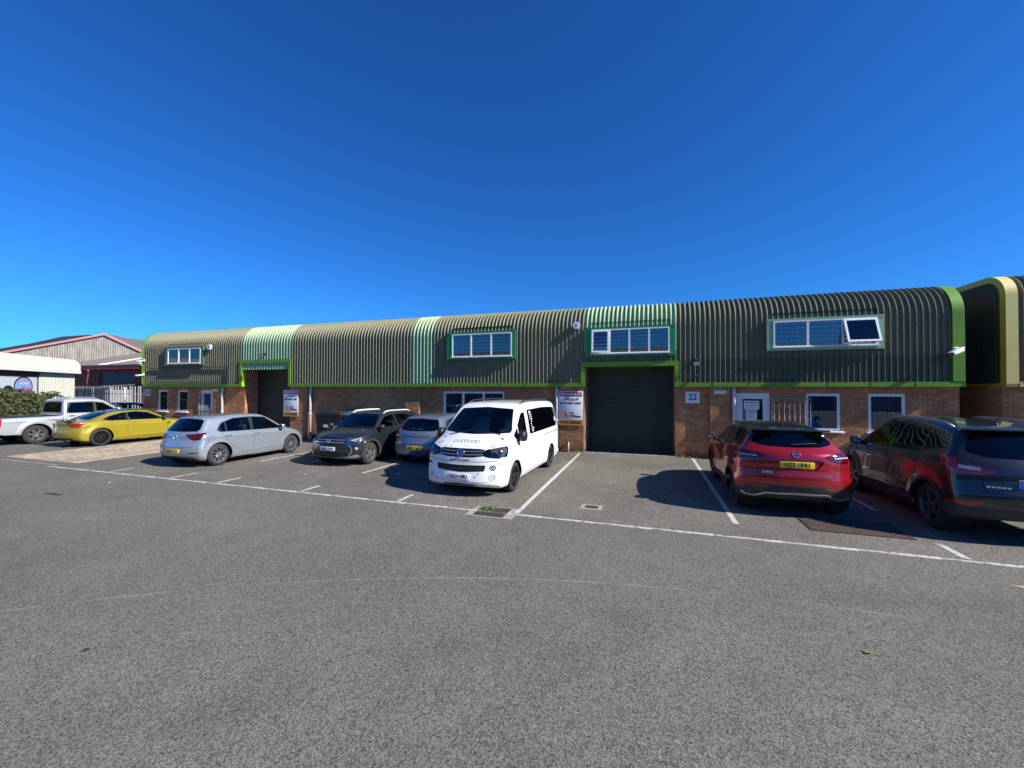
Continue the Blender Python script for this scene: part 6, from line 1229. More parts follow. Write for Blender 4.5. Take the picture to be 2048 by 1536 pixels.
def door(x0, x1, z1, notices=True):
    b = MB(); pane_frame(b, x0 + .004, x1 - .004, -.02, z1 - .004, YB + .015, YB + .09, .07); d = bp(b, 'door', UPVC)
    l = MB(); pane_frame(l, x0 + .075, x1 - .075, .05, z1 - .075, YB + .03, YB + .085, .11); l.box(x0 + .18, x1 - .18, YB + .03, YB + .085, .85, 1.0); l.build('leaf', UPVC, d)
    g = MB(); g.box(x0 + .17, x1 - .17, YB + .05, YB + .06, .15, z1 - .17); g.build('pane', WGLASS, d); r = MB(); r.box(x0 + .1, x1 - .1, YB + .10, YB + 1.4, 0, z1, 0, None, 'f'); r.build('room', ROOM, d)
    h = MB(); h.rbox(x1 - .17, x1 - .15, YB - .03, YB + .03, .98, 1.12, .006); h.build('handle', STEEL, d)
    if notices:
        for (xa, xb, za, zb, ls) in ((x0 + .225, x1 - .285, 1.63, 1.905, 4), (x0 + .28, x1 - .35, 1.30, 1.62, 6)):
            n = MB(); n.box(xa, xb, YB + .042, YB + .046, za, zb); no = n.build('notice', PAPER, d)
            for k in range(ls): t = MB(); zz = zb - .05 - k * (zb - za - .07) / ls; t.box(xa + .03, xb - .03 - .05 * (k % 2), YB + .039, YB + .0418, zz - (.012 if k == 0 else .005), zz + .006); t.build('printed_line', STICKG if k else STICK, no)
    return d
door(*D22, 2.15); door(*D20, 2.17, False)
def grille_gate(x0, x1, z0, z1, y, n, name, label, ang=0.0, m=STEEL):
    """welded bar gate folded back beside a door"""
    r = empty(name, (x0, y, 0), ang); w = x1 - x0; tag(r, label, 'gate', 'security gates')
    f = MB()
    for z in (z0, (z0 + z1) / 2 + .1, z1): f.box(0, w, -.015, .015, z - .015, z + .015)
    f.box(-.012, .02, -.02, .02, z0, z1); f.build('gate_frame', m, r)
    for k in range(n): b = MB(); x = .06 + (w - .08) * k / (n - 1); b.tube([(x, 0, z0), (x, 0, z1)], .008, 6); b.build('bar', m, r)
    return r
grille_gate(3.70, 4.74, .1, 1.99, YB - .06, 8, 'security_gate', 'grey steel bar gate folded open against the brick right of door 22', 0)
grille_gate(-21.45, -20.62, .1, 2.0, YB - .05, 7, 'security_gate', 'steel bar gate closed across the white door of unit 20', 0)
def downpipe(x, y, z1=ZF, r=.055):
    b = MB(); b.tube([(x, y, .03), (x, y, z1 - .25), (x, y + .02, z1 - .12), (x, y + .06, z1 + .05)], r, 12); b.tube([(x, y, 1.1), (x, y, 1.16)], r * 1.25, 12); b.tube([(x, y - .01, .0), (x, y, .12)], r * 1.3, 10); o = bp(b, 'downpipe', PIPE); return o
for x in (-19.78, -14.34, -3.10, 2.64): downpipe(x, YB - .10)
# framed sign panel on unit 20
for z in (2.56, 3.30): b = MB(); b.box(-24.95, -19.25, YC - .05, YC - .01, z - .02, z + .02); bp(b, 'sign_rail', SHUT)
b = MB(); b.box(-19.30, -19.26, YC - .045, YC - .01, 2.5, 3.3); bp(b, 'sign_rail', SHUT)
# ------------------------------------------------------------------ things fixed to the walls
def number_sign(x0, x1, z0, z1, txt, label, y=YB):
    b = MB(); b.rbox(0, x1 - x0, -.012, 0, 0, z1 - z0, .004); o = b.build('number_sign', WHITEB, None, (x0, y - .02, z0)); tag(o, label, 'sign', 'unit number signs')
    text_mesh('lettering', txt, .27, SNAVY, o, ((x1 - x0) / 2, -.0125, (z1 - z0) / 2), (R(90), 0, 0), .0015, bold=.004); return o
number_sign(1.22, 1.65, 1.81, 2.19, '22', 'white square sign with dark number 22 right of the roller shutter'); number_sign(-25.6, -25.18, 1.84, 2.20, '20', 'white square sign with dark number 20 at the far left end of the brick wall')
def agent_board(x0, z0, area, label, y):
    W, H = .87, 1.21; b = MB(); b.rbox(0, W, -.015, 0, 0, H, .004); o = b.build('agent_board', WHITEB, None, (x0, y - .02, z0)); tag(o, label, 'sign', 'for sale boards')
    def rect(a, c, d, e, m, nm): q = MB(); q.box(a, c, -.0185, -.0145, d, e); return q.build(nm, m, o)
    rect(.0, W, 0, .20, SORANGE, 'orange_band'); rect(.03, W - .03, H - .19, H - .03, SRED, 'red_band')
    T = lambda txt, x, z, s, m, al='CENTER', bd=.0025: text_mesh('lettering', txt, s, m, o, (x, -.0195, z), (R(90), 0, 0), .0012, al, bold=bd * 1.8)
    T('FOR SALE/TO LET', W / 2, H - .11, .098, SWHITE); T(area, W / 2, H - .295, .118, SNAVY); T('BUSINESS UNIT', W / 2, H - .43, .110, SNAVY); T('Vail', .38, .43, .118, SNAVY, 'LEFT'); T('Williams', .38, .32, .118, SNAVY, 'LEFT'); T('01202 558262', W / 2, .10, .130, mat('board_dark_brown', (.03, .012, .008), .5))
    for k, (m, dx) in enumerate(((SORANGE, 0), (SCORAL, .14))):
        for s in ((-1, 1)):
            q = MB(); xc = .115 + dx + s * .035; q.prism([(xc - .035, .45), (xc + .03, .45), (xc - s * .0 + .035 * -s * .6 + .03, .30), (xc + .035 * -s * .6 - .0, .30)], .0, .003, Matrix.Translation((0, -.0195, 0)) @ Matrix.Rotation(R(90), 4, 'X')); q.build('logo_bar', m, o)
    return o
agent_board(-3.02, .975, '4,070 SQ FT', "for sale board reading 4,070 sq ft, between the white van and shutter 22", YB - .10); agent_board(-15.86, .99, '2,764 SQ FT', 'for sale board right of the left-hand shutter, above the silver hatchback', YB - .10)
def alarm_box(x, z, s, label, y=YC):
    b = MB(); b.prism([(s * math.cos(R(60 * k)), s * math.sin(R(60 * k))) for k in range(6)], 0, .09, Matrix.Rotation(R(90), 4, 'X')); o = b.build('alarm_box', WHITEB, None, (x, y - .005, z)); tag(o, label, 'alarm box', 'burglar alarm boxes'); q = MB(); q.box(-.03, .03, -.095, -.089, -.05, .05); q.build('label_plate', mat('alarm_blue', (.10, .22, .55), .5), o); return o
alarm_box(-2.36, 4.52, .135, 'white hexagonal alarm box beside the mint panel over shutter 22'); alarm_box(-20.50, 4.30, .14, 'small white alarm box right of the unit 20 upper window')
def bulkhead(x0, x1, z0, z1, label, y=YB):
    b = MB(); b.rbox(0, x1 - x0, -.06, 0, 0, z1 - z0, .02); o = b.build('bulkhead_lamp', LAMPW, None, (x0, y - .006, z0)); tag(o, label, 'lamp', 'bulkhead lamps'); q = MB(); q.box(-.01, x1 - x0 + .01, -.012, 0, -.01, z1 - z0 + .01); q.build('backplate', UPVC, o)
bulkhead(2.06, 2.42, 2.12, 2.235, 'white bulkhead lamp under the fascia left of door 22', YB - .105); bulkhead(-20.46, -20.05, 2.13, 2.23, 'cream bulkhead lamp right of the unit 20 door', YB - .09)
def floodlight(loc, label, tilt=35, s=1.0, m=BLACK):
    r = empty('floodlight', loc); tag(r, label, 'floodlight', 'floodlights'); M = Matrix.Rotation(R(tilt), 4, 'X') @ Matrix.Scale(s, 4)
    b = MB(); b.rbox(-.11, .11, -.20, -.14, -.075, .075, .015, 0, M); b.build('housing', m, r); b = MB(); b.box(-.09, .09, -.207, -.2005, -.055, .055, 0, M); b.build('lens', WLENS, r); b = MB(); b.tube([(0, 0, .02), M @ Vector((0, -.15, 0))], .014, 6); b.rbox(-.05, .05, -.02, .01, -.05, .06, .01); b.build('bracket', m, r)
floodlight((1.52, YC - .01, 3.20), 'black floodlight on the olive cladding right of shutter 22'); floodlight((-16.95, YC - .01, 3.86), 'black twin-headed floodlight over the left shutter', 25, 1.1)
def sensor(loc, label): b = MB(); b.rbox(-.04, .04, -.11, -.04, -.05, .05, .02); b.tube([(0, .01, .03), (0, -.06, .01)], .02, 6); o = b.build('motion_sensor', BLACK, None, loc); tag(o, label, 'sensor')
sensor((1.53, YC - .01, 2.68), 'small black motion sensor low on the cladding below the floodlight')
def bullet_camera(loc, aim, label, s=1.0, m=UPVC):
    r = empty('security_camera', loc); tag(r, label, 'camera', 'security cameras'); d = Vector(aim).normalized(); q = d.to_track_quat('X', 'Z').to_matrix().to_4x4() @ Matrix.Scale(s, 4)
    b = MB(); b.rbox(-.10, .28, -.055, .055, -.05, .045, .02, 0, Matrix.Translation((0, -.16 * s, .0)) @ q); b.build('housing', m, r); b = MB(); b.rbox(-.13, .33, -.062, .062, .046, .058, .008, 0, Matrix.Translation((0, -.16 * s, .0)) @ q); b.build('sun_hood', m, r); b = MB(); b.lathe([(0, .0), (.04, .0), (.042, -.01)], 12, Matrix.Translation((0, -.16 * s, 0)) @ q @ Matrix.Translation((.284, 0, -.005)) @ Matrix.Rotation(R(90), 4, 'Y')); b.build('lens', BLACK, r); b = MB(); b.tube([(0, 0, .05), (0, -.10 * s, .04), (0, -.16 * s, .03)], .022 * s, 8); b.rbox(-.06, .06, -.02, .02, -.02, .11, .01); b.build('bracket', m, r); return r
bullet_camera((8.05, YC - .03, 3.33), (-1, -.55, -.42), 'white bullet camera on the lime end capping at the right', 1.0)
bullet_camera((-25.38, YC - .02, 3.70), (-1, -.5, -.1), 'upper white camera on the left end capping', .8); bullet_camera((-25.42, YC - .02, 2.95), (-1, -.5, -.1), 'lower white camera on the left end capping', .8)
b = MB(); b.tube([(0, 0, 0), (0, 0, .34)], .02, 8); b.tube([(0, 0, .34), (0, .09, .36)], .02, 8); o = b.build('pipe_stub', PIPE, None, (-2.66, YB - .16, .0)); tag(o, 'short pale pipe standing against the brick under the sign by shutter 22', 'pipe')
# ------------------------------------------------------------------ neighbouring block on the right (yellow trim)
XN = 9.10
nb = empty('neighbour_building', (XN, YB, 0)); tag(nb, 'neighbouring olive corrugated block with yellow end trim at the right edge', 'building')
side_bricks('gable_wall', XN + .03, YB + .02, 24, 2.60, -1, parent=nb); brick_wall('wall', XN + .04, XN + 16, 2.60, YB - .0, [], nb)
clad_run(XN + .25, XN + 16.05, ZF + .1, OLIVE, nb, yc=YC + .02, zv=4.80, rc=.55)
RN, ZN = .55, 4.80; end_cap(XN, XN + .25, YELT, ZF + .08, YC - .03, RN + .06, nb, ZN, 8, .05)
# thick yellow return of the capping on the gable, and the gable sheets behind it
b = MB(); rc = RN + .06; yc = YC - .028; zv = ZN
out = [(yc, ZF + .08)] + [(yc + rc - rc * math.cos(R(90 * k / 12)), zv + rc * math.sin(R(90 * k / 12))) for k in range(13)] + [(yc + rc + 8, zv + rc)]
inn = [(yc + .16, ZF + .08)] + [(yc + rc - (rc - .16) * math.cos(R(90 * k / 12)), zv + (rc - .16) * math.sin(R(90 * k / 12))) for k in range(13)] + [(yc + rc + 8, zv + rc - .2)]
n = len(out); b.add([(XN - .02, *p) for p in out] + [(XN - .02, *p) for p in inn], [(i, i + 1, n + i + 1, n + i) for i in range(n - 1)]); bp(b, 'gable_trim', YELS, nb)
for i in range(9):
    vs, fs = corrugated(.93, .154, [(0, 0), (0, 1)], .03); M = Matrix.Translation((XN + .012, YC + .12 + (i + 1) * .93, 0)) @ Matrix.Rotation(R(-90), 4, 'Z')
    top = lambda y: zv + math.sqrt(max(0, rc * rc - max(0, yc + rc - y) ** 2)) - .04 if y < yc + rc else zv + rc - .04
    vv = []
    for v in vs:
        p = M @ Vector((v[0], v[1], 0)); p.z = (ZF + .1) if v[2] < .5 else top(p.y); vv.append(p)
    b = MB(); b.add(vv, fs, 0, True); o = link('cladding_sheet', b.mesh('cladding_sheet', mat('alley_shaded_gable_sheet', (.026, .032, .026), .6, noise=.4, nscale=2, ncol=(.045, .05, .04)), 40), nb); o.location = -Vector(nb.location)  # alley shade put into the sheet colour, darker than the front cladding
b = MB(); b.box(XN + .02, XN + .25, YC + .0, YC + .06, ZF + .0, ZF + .13); b.box(XN + .27, XN + 16, YC - .03, YC + .02, ZF + .0, ZF + .14); bp(b, 'fascia', YELT, nb)
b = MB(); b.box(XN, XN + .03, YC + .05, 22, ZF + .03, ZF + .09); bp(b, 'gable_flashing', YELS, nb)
# ------------------------------------------------------------------ buildings beyond the left end
CREAM = clad_mat('cream_cladding', (.52, .51, .43), None, (.40, .38, .30)); CREAMW = mat('cream_trim', (.68, .67, .60), .5, noise=.4, nscale=3, ncol=(.5, .49, .42)); GREYR = mat('fibre_cement', (.15, .14, .12), .9, noise=.7, nscale=1.1, ncol=(.085, .078, .066)); GREYW = mat('stained_sheet', (.36, .345, .31), .8, noise=.9, nscale=1.3, ncol=(.20, .15, .10), stretch=(1, 1, .35)); REDT = mat('red_barge', (.45, .03, .035), .5); PINKT = mat('faded_red_barge', (.62, .27, .27), .5)
# A: cream curved shed whose front runs away to the left
pA = Vector((-34.8, 16.0, 0)); dA = Vector((.63, -.777, 0)).normalized(); nA = Vector((-dA.y, dA.x, 0)); nA = nA if nA.dot(-pA) > 0 else -nA
LA = 9.5
shA = empty('cream_shed', pA + dA * LA, math.atan2(-dA.y, -dA.x)); tag(shA, 'low cream corrugated shed with rounded eaves at the far left', 'building')
# local x runs along the front away from the camera, local -y is the outside
ZA = 3.2
b = MB(); b.box(0, LA, .05, 8, 0, .9); b.build('wall_base', RBRICK, shA)
pts = [(-.25, ZA + .14), (-.25, ZA + .35)] + [(-.25 + .5 - .5 * math.cos(R(90 * k / 8)), ZA + .35 + .5 * math.sin(R(90 * k / 8))) for k in range(1, 9)] + [(5, ZA + 1.35)]
for i in range(10):
    vs, fs = corrugated(LA / 10, .19, pts, .04); b = MB(); b.add(vs, fs, 0, True); b.build('cladding_sheet', CREAM, shA, (i * LA / 10, 0, 0))
b = MB(); b.box(0, LA + .06, -.32, -.26, ZA - .02, ZA + .16); b.build('fascia', CREAMW, shA)
b = MB(); b.prism([(-.29, ZA)] + [(p[0] - .04, p[1] + .03) for p in pts] + [(5, ZA)], LA + .02, LA + .06, Matrix(((0, 0, 1, 0), (1, 0, 0, 0), (0, 1, 0, 0), (0, 0, 0, 1)))); b.build('end_capping', CREAMW, shA)
b = MB(); b.box(.02, LA, .0, 7.8, .9, ZA + .1); b.build('wall_core', ROOM, shA)
for i in range(3): vs, fs = corrugated(1.05, .15, [(-.03, .9), (-.03, ZA - .05)], .02); b = MB(); b.add(vs, fs); b.build('wall_sheet', CREAM, shA, (LA - 3.15 + i * 1.05, 0, 0))
SX1 = LA - 3.25; SH2 = mat('pale_shutter', (.50, .54, .58), .5); sA = MB(); sA.box(.2, SX1, -.02, .0, .9, ZA - .32); so = sA.build('roller_shutter', SH2, shA)
for k in range(22): b = MB(); b.box(.22, SX1 - .02, -.032, -.02, .92 + k * .09, .985 + k * .09); b.build('slat', SH2, so)
b = MB(); b.box(.1, SX1 + .1, -.06, .0, ZA - .32, ZA - .04); b.build('shutter_head', BLACK, shA)
# spray-painted roundel and letters
GB = mat('spray_blue', (.05, .42, .62), .6, noise=.9, nscale=5, ncol=(.50, .06, .30)); GK = mat('spray_black', (.01, .01, .012), .6); GW = mat('spray_white', (.75, .75, .76), .6); GP = mat('spray_pink', (.55, .06, .22), .6, noise=.7, nscale=6, ncol=(.3, .05, .4))
def flat(poly, y, m, nm): b = MB(); b.prism(poly, 0, .003, Matrix.Translation((0, -y, 0)) @ Matrix.Rotation(R(90), 4, 'X')); return b.build(nm, m, so)
cx, cz = LA - 4.28, 2.33
flat([(cx + .68 * math.cos(R(a)), cz + .56 * math.sin(R(a))) for a in range(0, 360, 15)], .034, GK, 'spray_outline'); flat([(cx + .60 * math.cos(R(a)), cz + .48 * math.sin(R(a))) for a in range(0, 360, 15)], .038, GB, 'spray_roundel'); flat([(cx + .56 * math.cos(R(a)), cz - .06 + .42 * math.sin(R(a))) for a in range(190, 351, 16)], .042, GP, 'spray_roundel')
for k in range(5): flat([(cx - .3 + .13 * k, cz + .1 + .1 * (k % 2)), (cx - .2 + .13 * k, cz + .16), (cx - .22 + .13 * k, cz + .24)], .046, GW, 'spray_mark')
for k in range(4):
    x = LA - 3.95 - k * .62; flat([(x - .06, 1.5), (x + .50, 1.5), (x + .56, 1.98), (x + .02, 2.0)], .042 + .012 * k, GK, 'spray_outline'); flat([(x + .02, 1.56), (x + .42, 1.56), (x + .46, 1.90), (x + .10, 1.92)], .046 + .012 * k, GW, 'spray_letter')
flat([(LA - 5.3 + .36 * math.cos(R(a)), 2.1 + .30 * math.sin(R(a))) for a in range(0, 360, 20)], .030, GK, 'spray_outline')
# B: brick workshop with red fascia behind the fence
yB = 22.0
def XB(px): return on_y(px, 760, yB).x
wsB = empty('brick_workshop', (XB(215), yB, 0)); tag(wsB, 'red brick workshop with dark red fascia and a big dark door behind the fence', 'building')
xb0, xb1, xd0, xd1 = XB(120), XB(287), XB(197), XB(263)
zfB = on_y(275, 738, yB).z; ztB = on_y(275, 729, yB).z
bk = brick_wall('wall', xb0, xb1, zfB, yB, [(xd0, xd1, 0.0, zfB - .25)], wsB, 0, RBRICK)
b = MB(); b.box(xb0 - .3, xb1 + .15, yB - .35, yB - .29, zfB, ztB); bp(b, 'fascia', REDT, wsB)
NAVY = mat('dark_blue_door', (.012, .020, .035), .5); 
for k in range(5): b = MB(); w = (xd1 - xd0) / 5; b.box(xd0 + k * w + .01, xd0 + (k + 1) * w - .01, yB + .1, yB + .14, 0, zfB - .25); bp(b, 'door_leaf', NAVY, wsB)
b = MB(); b.box(xd0, xd1, yB + .04, yB + .10, zfB - 1.05, zfB - .98); bp(b, 'door_rail', BLACK, wsB)
nR = 16; wR = (xb1 - xb0 + 9) / nR; LIGHTR = mat('rooflight_sheet', (.62, .60, .48), .6)
for i in range(nR): vs, fs = corrugated(wR, .3, [(yB - .4, ztB + .02), (yB + 9, on_y(285, 700, yB + 9).z)], .05); b = MB(); b.add(vs, fs); o = b.build('roof_sheet', LIGHTR if i in (5, 9) else GREYR, wsB); o.location = Vector((xb0 - .3 + i * wR, 0, 0)) - wsB.location
b = MB(); b.box(xb0, xb1 + 8.5, yB + .3, yB + 9, 0, ztB - .1); bp(b, 'core', RBRICK, wsB)
b = MB(); pB = (XB(187), yB - .3, zfB - .12); b.tube([pB, (pB[0] - .9, yB - .12, zfB - 1.9)], .06, 6); b.rbox(pB[0] - .1, pB[0] + .1, yB - .45, yB - .2, zfB - .2, zfB + .0, .03); bp(b, 'drain_pipe', mat('rusty_pipe', (.18, .07, .05), .8), wsB)
# C: big gabled shed behind, its gable turned towards the right
yG = 35.0; aG = R(36); P0 = on_y(210, 669, yG); dG = Vector((math.cos(aG), math.sin(aG), 0)); nG = Vector((math.sin(aG), -math.cos(aG), 0))
ap, lf, rt = [on_plane(x, y, P0, nG) for x, y in ((211, 670), (25, 703.5), (280, 702))]
gs = empty('gabled_shed', (ap.x, ap.y, 0), aG); tag(gs, 'large grey stained gabled shed with faded red barge boards', 'building')
lx, rx = (lf - ap).dot(dG), (rt - ap).dot(dG)
def ridge(x): return ap.z + (lf.z - ap.z) * x / lx if x < 0 else ap.z + (rt.z - ap.z) * x / rx
w0, w1 = lx - 2, rx + 3; nS = 18
for i in range(nS):
    w = (w1 - w0) / nS; vs, fs = corrugated(w, w / 4, [(0, 0), (0, 1)], .05); vv = []
    for v in vs: x = w0 + i * w + v[0]; vv.append((x, v[1], 0 if v[2] < .5 else ridge(x)))
    b = MB(); b.add(vv, fs); b.build('wall_sheet', GREYW, gs)
for (xa, xb) in ((w0, 0), (0, w1)):
    a2, c2 = Vector((xa, 0, ridge(xa))), Vector((xb, 0, ridge(xb)))
    b = MB(); b.add([a2 + Vector((0, -.25, -.05)), c2 + Vector((0, -.25, -.05)), c2 + Vector((0, -.25, .22)), a2 + Vector((0, -.25, .22)), a2 + Vector((0, 0, -.05)), c2 + Vector((0, 0, -.05)), c2 + Vector((0, 0, .22)), a2 + Vector((0, 0, .22))], [(0, 1, 2, 3), (3, 2, 6, 7), (4, 7, 6, 5), (0, 4, 5, 1)]); b.build('barge_board', PINKT, gs)
    b = MB(); b.add([a2 + Vector((0, -.2, .2)), c2 + Vector((0, -.2, .2)), c2 + Vector((0, 30, .2)), a2 + Vector((0, 30, .2))], [(0, 1, 2, 3)]); b.build('roof_slope', GREYR, gs)
yH = 75.0; g2 = empty('far_shed', (on_y(60, 760, yH).x, yH, 0)); tag(g2, 'dull grey shed roof showing behind the gabled shed', 'building')
tp = [(0, 697), (60, 687), (125, 673), (180, 669.5), (215, 672), (240, 700)]; P = [on_y(x, y, yH) for x, y in tp]; P = [P[0] + (P[0] - P[1]) * 1.5] + P
b = MB(); poly = [(P[-1].x, 0), *[(p.x, p.z) for p in P[::-1]], (P[0].x, 0)]; b.prism(poly, -yH - 20, -yH, Matrix.Rotation(R(90), 4, 'X')); o = bp(b, 'wall_and_roof', GREYR, g2)
# low lean-to roof behind the fence
lt = empty('lean_to', (on_y(190, 775, 19.5).x, 19.5, 0)); tag(lt, 'small lean-to with a pale sheet roof behind the grey fence', 'shed'); a0, a1 = on_y(162, 778, 19.5), on_y(222, 772, 19.5)
b = MB(); b.add([(a0.x, 19, a0.z), (a1.x, 19, a1.z), (a1.x, 21, a1.z + .15), (a0.x, 21, a0.z + .15), (a0.x, 19, a0.z - .05), (a1.x, 19, a1.z - .05), (a1.x, 21, a1.z + .1), (a0.x, 21, a0.z + .1)], [(0, 1, 2, 3), (4, 7, 6, 5), (0, 4, 5, 1), (1, 5, 6, 2), (2, 6, 7, 3), (3, 7, 4, 0)]); bp(b, 'roof_sheet', GREYR, lt)
b = MB(); b.box(a0.x + .1, a1.x - .1, 19.1, 20.9, 0, a0.z - .06); bp(b, 'wall', FENCEG, lt)
# D: the block across the yard, behind the camera; the facade windows mirror its roof
op = empty('opposite_block', (0, -24, 0)); tag(op, 'long plain block across the yard behind the viewpoint, seen only in window reflections', 'building')
for i in range(14):
    xo = -49 + 7 * i; vs, fs = corrugated(7, .35, [(-24, 2.6), (-24, 6.4)], .05); b = MB(); b.add([(v[0], -24 + (-24 - v[1]), v[2]) for v in vs], [f[::-1] for f in fs]); o = b.build('wall_sheet', OLIVE, op); o.location = Vector((xo, 0, 0)) - op.location
    b = MB(); b.box(xo, xo + 6.99, -24.4, -24.05, 0, 2.6); bp(b, 'brick_panel', MORTAR, op)
    if i % 2: b = MB(); b.box(xo + 1.6, xo + 5.2, -24.06, -23.98, .0, 2.5); bp(b, 'roller_shutter', SHUT, op)
b = MB(); b.prism([(-24.2, 6.4), (-36, 8.6), (-48, 6.4), (-48, 0), (-24.4, 0)], -49, 49, Matrix(((0, 0, 1, 0), (1, 0, 0, 0), (0, 1, 0, 0), (0, 0, 0, 1)))); bp(b, 'roof_and_core', GREYR, op)
# ------------------------------------------------------------------ palisade fences: each pale is a part
yF = 18.0
def fence(x0, x1, y0, y1, m, label, step=.27):
    r = empty('palisade_fence', (x0, y0, 0)); tag(r, label, 'fence', 'palisade fences'); n = int(abs(x1 - x0) / step); pm = MB(); pm.prism([(-.06, 0), (.06, 0), (.06, 2.20), (.035, 2.34), (0, 2.27), (-.035, 2.34), (-.06, 2.20)], -.008, .008, Matrix.Rotation(R(90), 4, 'X')); me = pm.mesh('pale', m)
    for i in range(n + 1): t = i / n; link('pale', me, r, ((x1 - x0) * t, (y1 - y0) * t - .03, .05 + random.uniform(-.02, .02)), (0, R(random.uniform(-1.2, 1.2)), 0))
    for z in (.45, 1.85): b = MB(); b.add([(0, 0, z), (x1 - x0, y1 - y0, z), (x1 - x0, y1 - y0 + .05, z), (0, .05, z), (0, 0, z + .07), (x1 - x0, y1 - y0, z + .07), (x1 - x0, y1 - y0 + .05, z + .07), (0, .05, z + .07)], [(0, 1, 5, 4), (4, 5, 6, 7), (2, 3, 7, 6), (0, 3, 2, 1)]); b.build('rail', m, r)
    k = 0
    while k < abs(x1 - x0): b = MB(); t = k / abs(x1 - x0); b.box((x1 - x0) * t - .05, (x1 - x0) * t + .05, (y1 - y0) * t + .06, (y1 - y0) * t + .16, 0, 2.3); b.build('post', m, r); k += 2.75
xa, xm, xe = on_y(150, 775, yF + .8).x, on_y(222, 775, yF).x, on_y(300, 775, yF).x
fence(xe, xm, yF, yF, FENCEW, 'white palisade fence beside the left end of unit 20'); fence(xm - .3, xa, yF + .05, yF + .8, FENCEG, 'weathered grey palisade fence between the cream shed and the white fence')
# ------------------------------------------------------------------ hedge
LEAFM = brick_mat('hedge_leaf', (.030, .042, .012), (.055, .070, .020), (.085, .095, .032))
def leaf_mass(n, fn, size, rnd):
    b = MB()
    for _ in range(n):
        p, nrm = fn(rnd); s = size * rnd.uniform(.6, 1.4); t = Vector((rnd.gauss(0, 1), rnd.gauss(0, 1), rnd.gauss(0, .7))).normalized(); a = (nrm * .7 + t * .8).normalized(); u = a.orthogonal().normalized(); u.rotate(Quaternion(a, rnd.uniform(0, 6.28))); v = a.cross(u)
        b.add([p - u * s, p + v * s * .45 + a * s * .12, p + u * s, p - v * s * .45 + a * s * .12], [(0, 1, 2, 3)])
    return b
hd = empty('hedge', (-29.3, 11.6, 0), math.atan2(-.777, .63)); tag(hd, 'rounded dark green hedge behind the white pickup truck', 'hedge')
def hfn(r):
    while True:
        x = r.uniform(-3.4, 4.2); a = r.uniform(-.15, math.pi + .15); top = 1.25 + .62 * math.sqrt(max(0, 1 - ((x - 1.6) / 5.2) ** 2)) + .10 * math.sin(x * 2.3) + .06 * math.sin(x * 5.1 + 1); e = 1 - max(0, (-x - 1.9) / 1.5) ** 2 * .75
        k = r.uniform(.80, 1.03) + .05 * math.sin(x * 9 + a * 5); y = 1.0 * math.cos(a) * k; z = top * e * (.30 + .80 * max(0, math.sin(a))) * k
        return Vector((x, y, max(.05, z))), Vector((0, math.cos(a), math.sin(a)))
b = leaf_mass(15000, hfn, .075, random.Random(11)); o = b.build('foliage', LEAFM, hd); o['kind'] = 'stuff'
for k in range(6): b = MB(); x = -2.6 + k * 1.2; b.tube([(x, 0, 0), (x + .1, .05, .6), (x - .1, -.1, 1.2)], [.05, .04, .02], 6); b.build('stem', mat('hedge_stem', (.06, .045, .03), .9), hd)
# ------------------------------------------------------------------ drains, covers, weeds, litter
IRON = mat('cast_iron', (.030, .026, .022), .7, noise=.6, nscale=12, ncol=(.085, .06, .04)); CONC = mat('pale_concrete', (.33, .30, .25), .9, noise=.6, nscale=7, ncol=(.22, .20, .17))
gd = empty('gully_grate', (-2.68, 7.0, .0)); tag(gd, 'iron gully grate with weeds set in pale concrete at the kerb', 'drain'); b = MB(); b.box(-.42, .46, -.30, .32, .001, .007); b.build('concrete_surround', CONC, gd)
b = MB(); b.box(-.27, .27, -.24, .24, .0075, .010); b.build('pit', UNDER, gd)
b = MB(); [b.box(*q) for q in ((-.28, .28, -.25, -.215, .008, .022), (-.28, .28, .215, .25, .008, .022), (-.28, -.25, -.215, .215, .008, .022), (.25, .28, -.215, .215, .008, .022), (-.012, .012, -.215, .215, .008, .021))]; b.build('grate_frame', IRON, gd)
for k in range(9): b = MB(); x = -.205 + .0515 * k; b.box(x - .015, x + .015, -.213, .213, .0105, .020); b.build('bar', IRON, gd)
cv = empty('access_cover', (-1.0, 7.90, 0)); tag(cv, 'small square iron cover in a concrete collar on the empty bay', 'cover'); b = MB(); b.box(-.20, .20, -.16, .16, .0045, .008); b.build('concrete_collar', CONC, cv); b = MB(); b.box(-.12, .12, -.085, .085, .0085, .013); b.build('lid', IRON, cv); b = MB(); b.box(-.03, .03, -.012, .012, .0135, .016); b.build('keyhole', UNDER, cv)
mc = empty('manhole_cover', (3.15, 8.12, 0)); tag(mc, 'rusty lattice-patterned iron manhole cover in front of the red car', 'manhole cover'); b = MB(); b.box(-.62, .66, -.36, .36, .005, .009); b.build('plate', mat('rust_plate', (.035, .024, .02), .85), mc)
b = MB(); [b.box(*q) for q in ((-.65, .69, -.39, -.36, .005, .016), (-.65, .69, .36, .39, .005, .016), (-.65, -.62, -.36, .36, .005, .016), (.66, .69, -.36, .36, .005, .016), (.0, .02, -.36, .36, .0095, .0155))]; b.build('rim', IRON, mc)
RUST = mat('rust_rib', (.20, .13, .10), .8, noise=.5, nscale=20, ncol=(.06, .04, .035))
b = MB(); s = .085
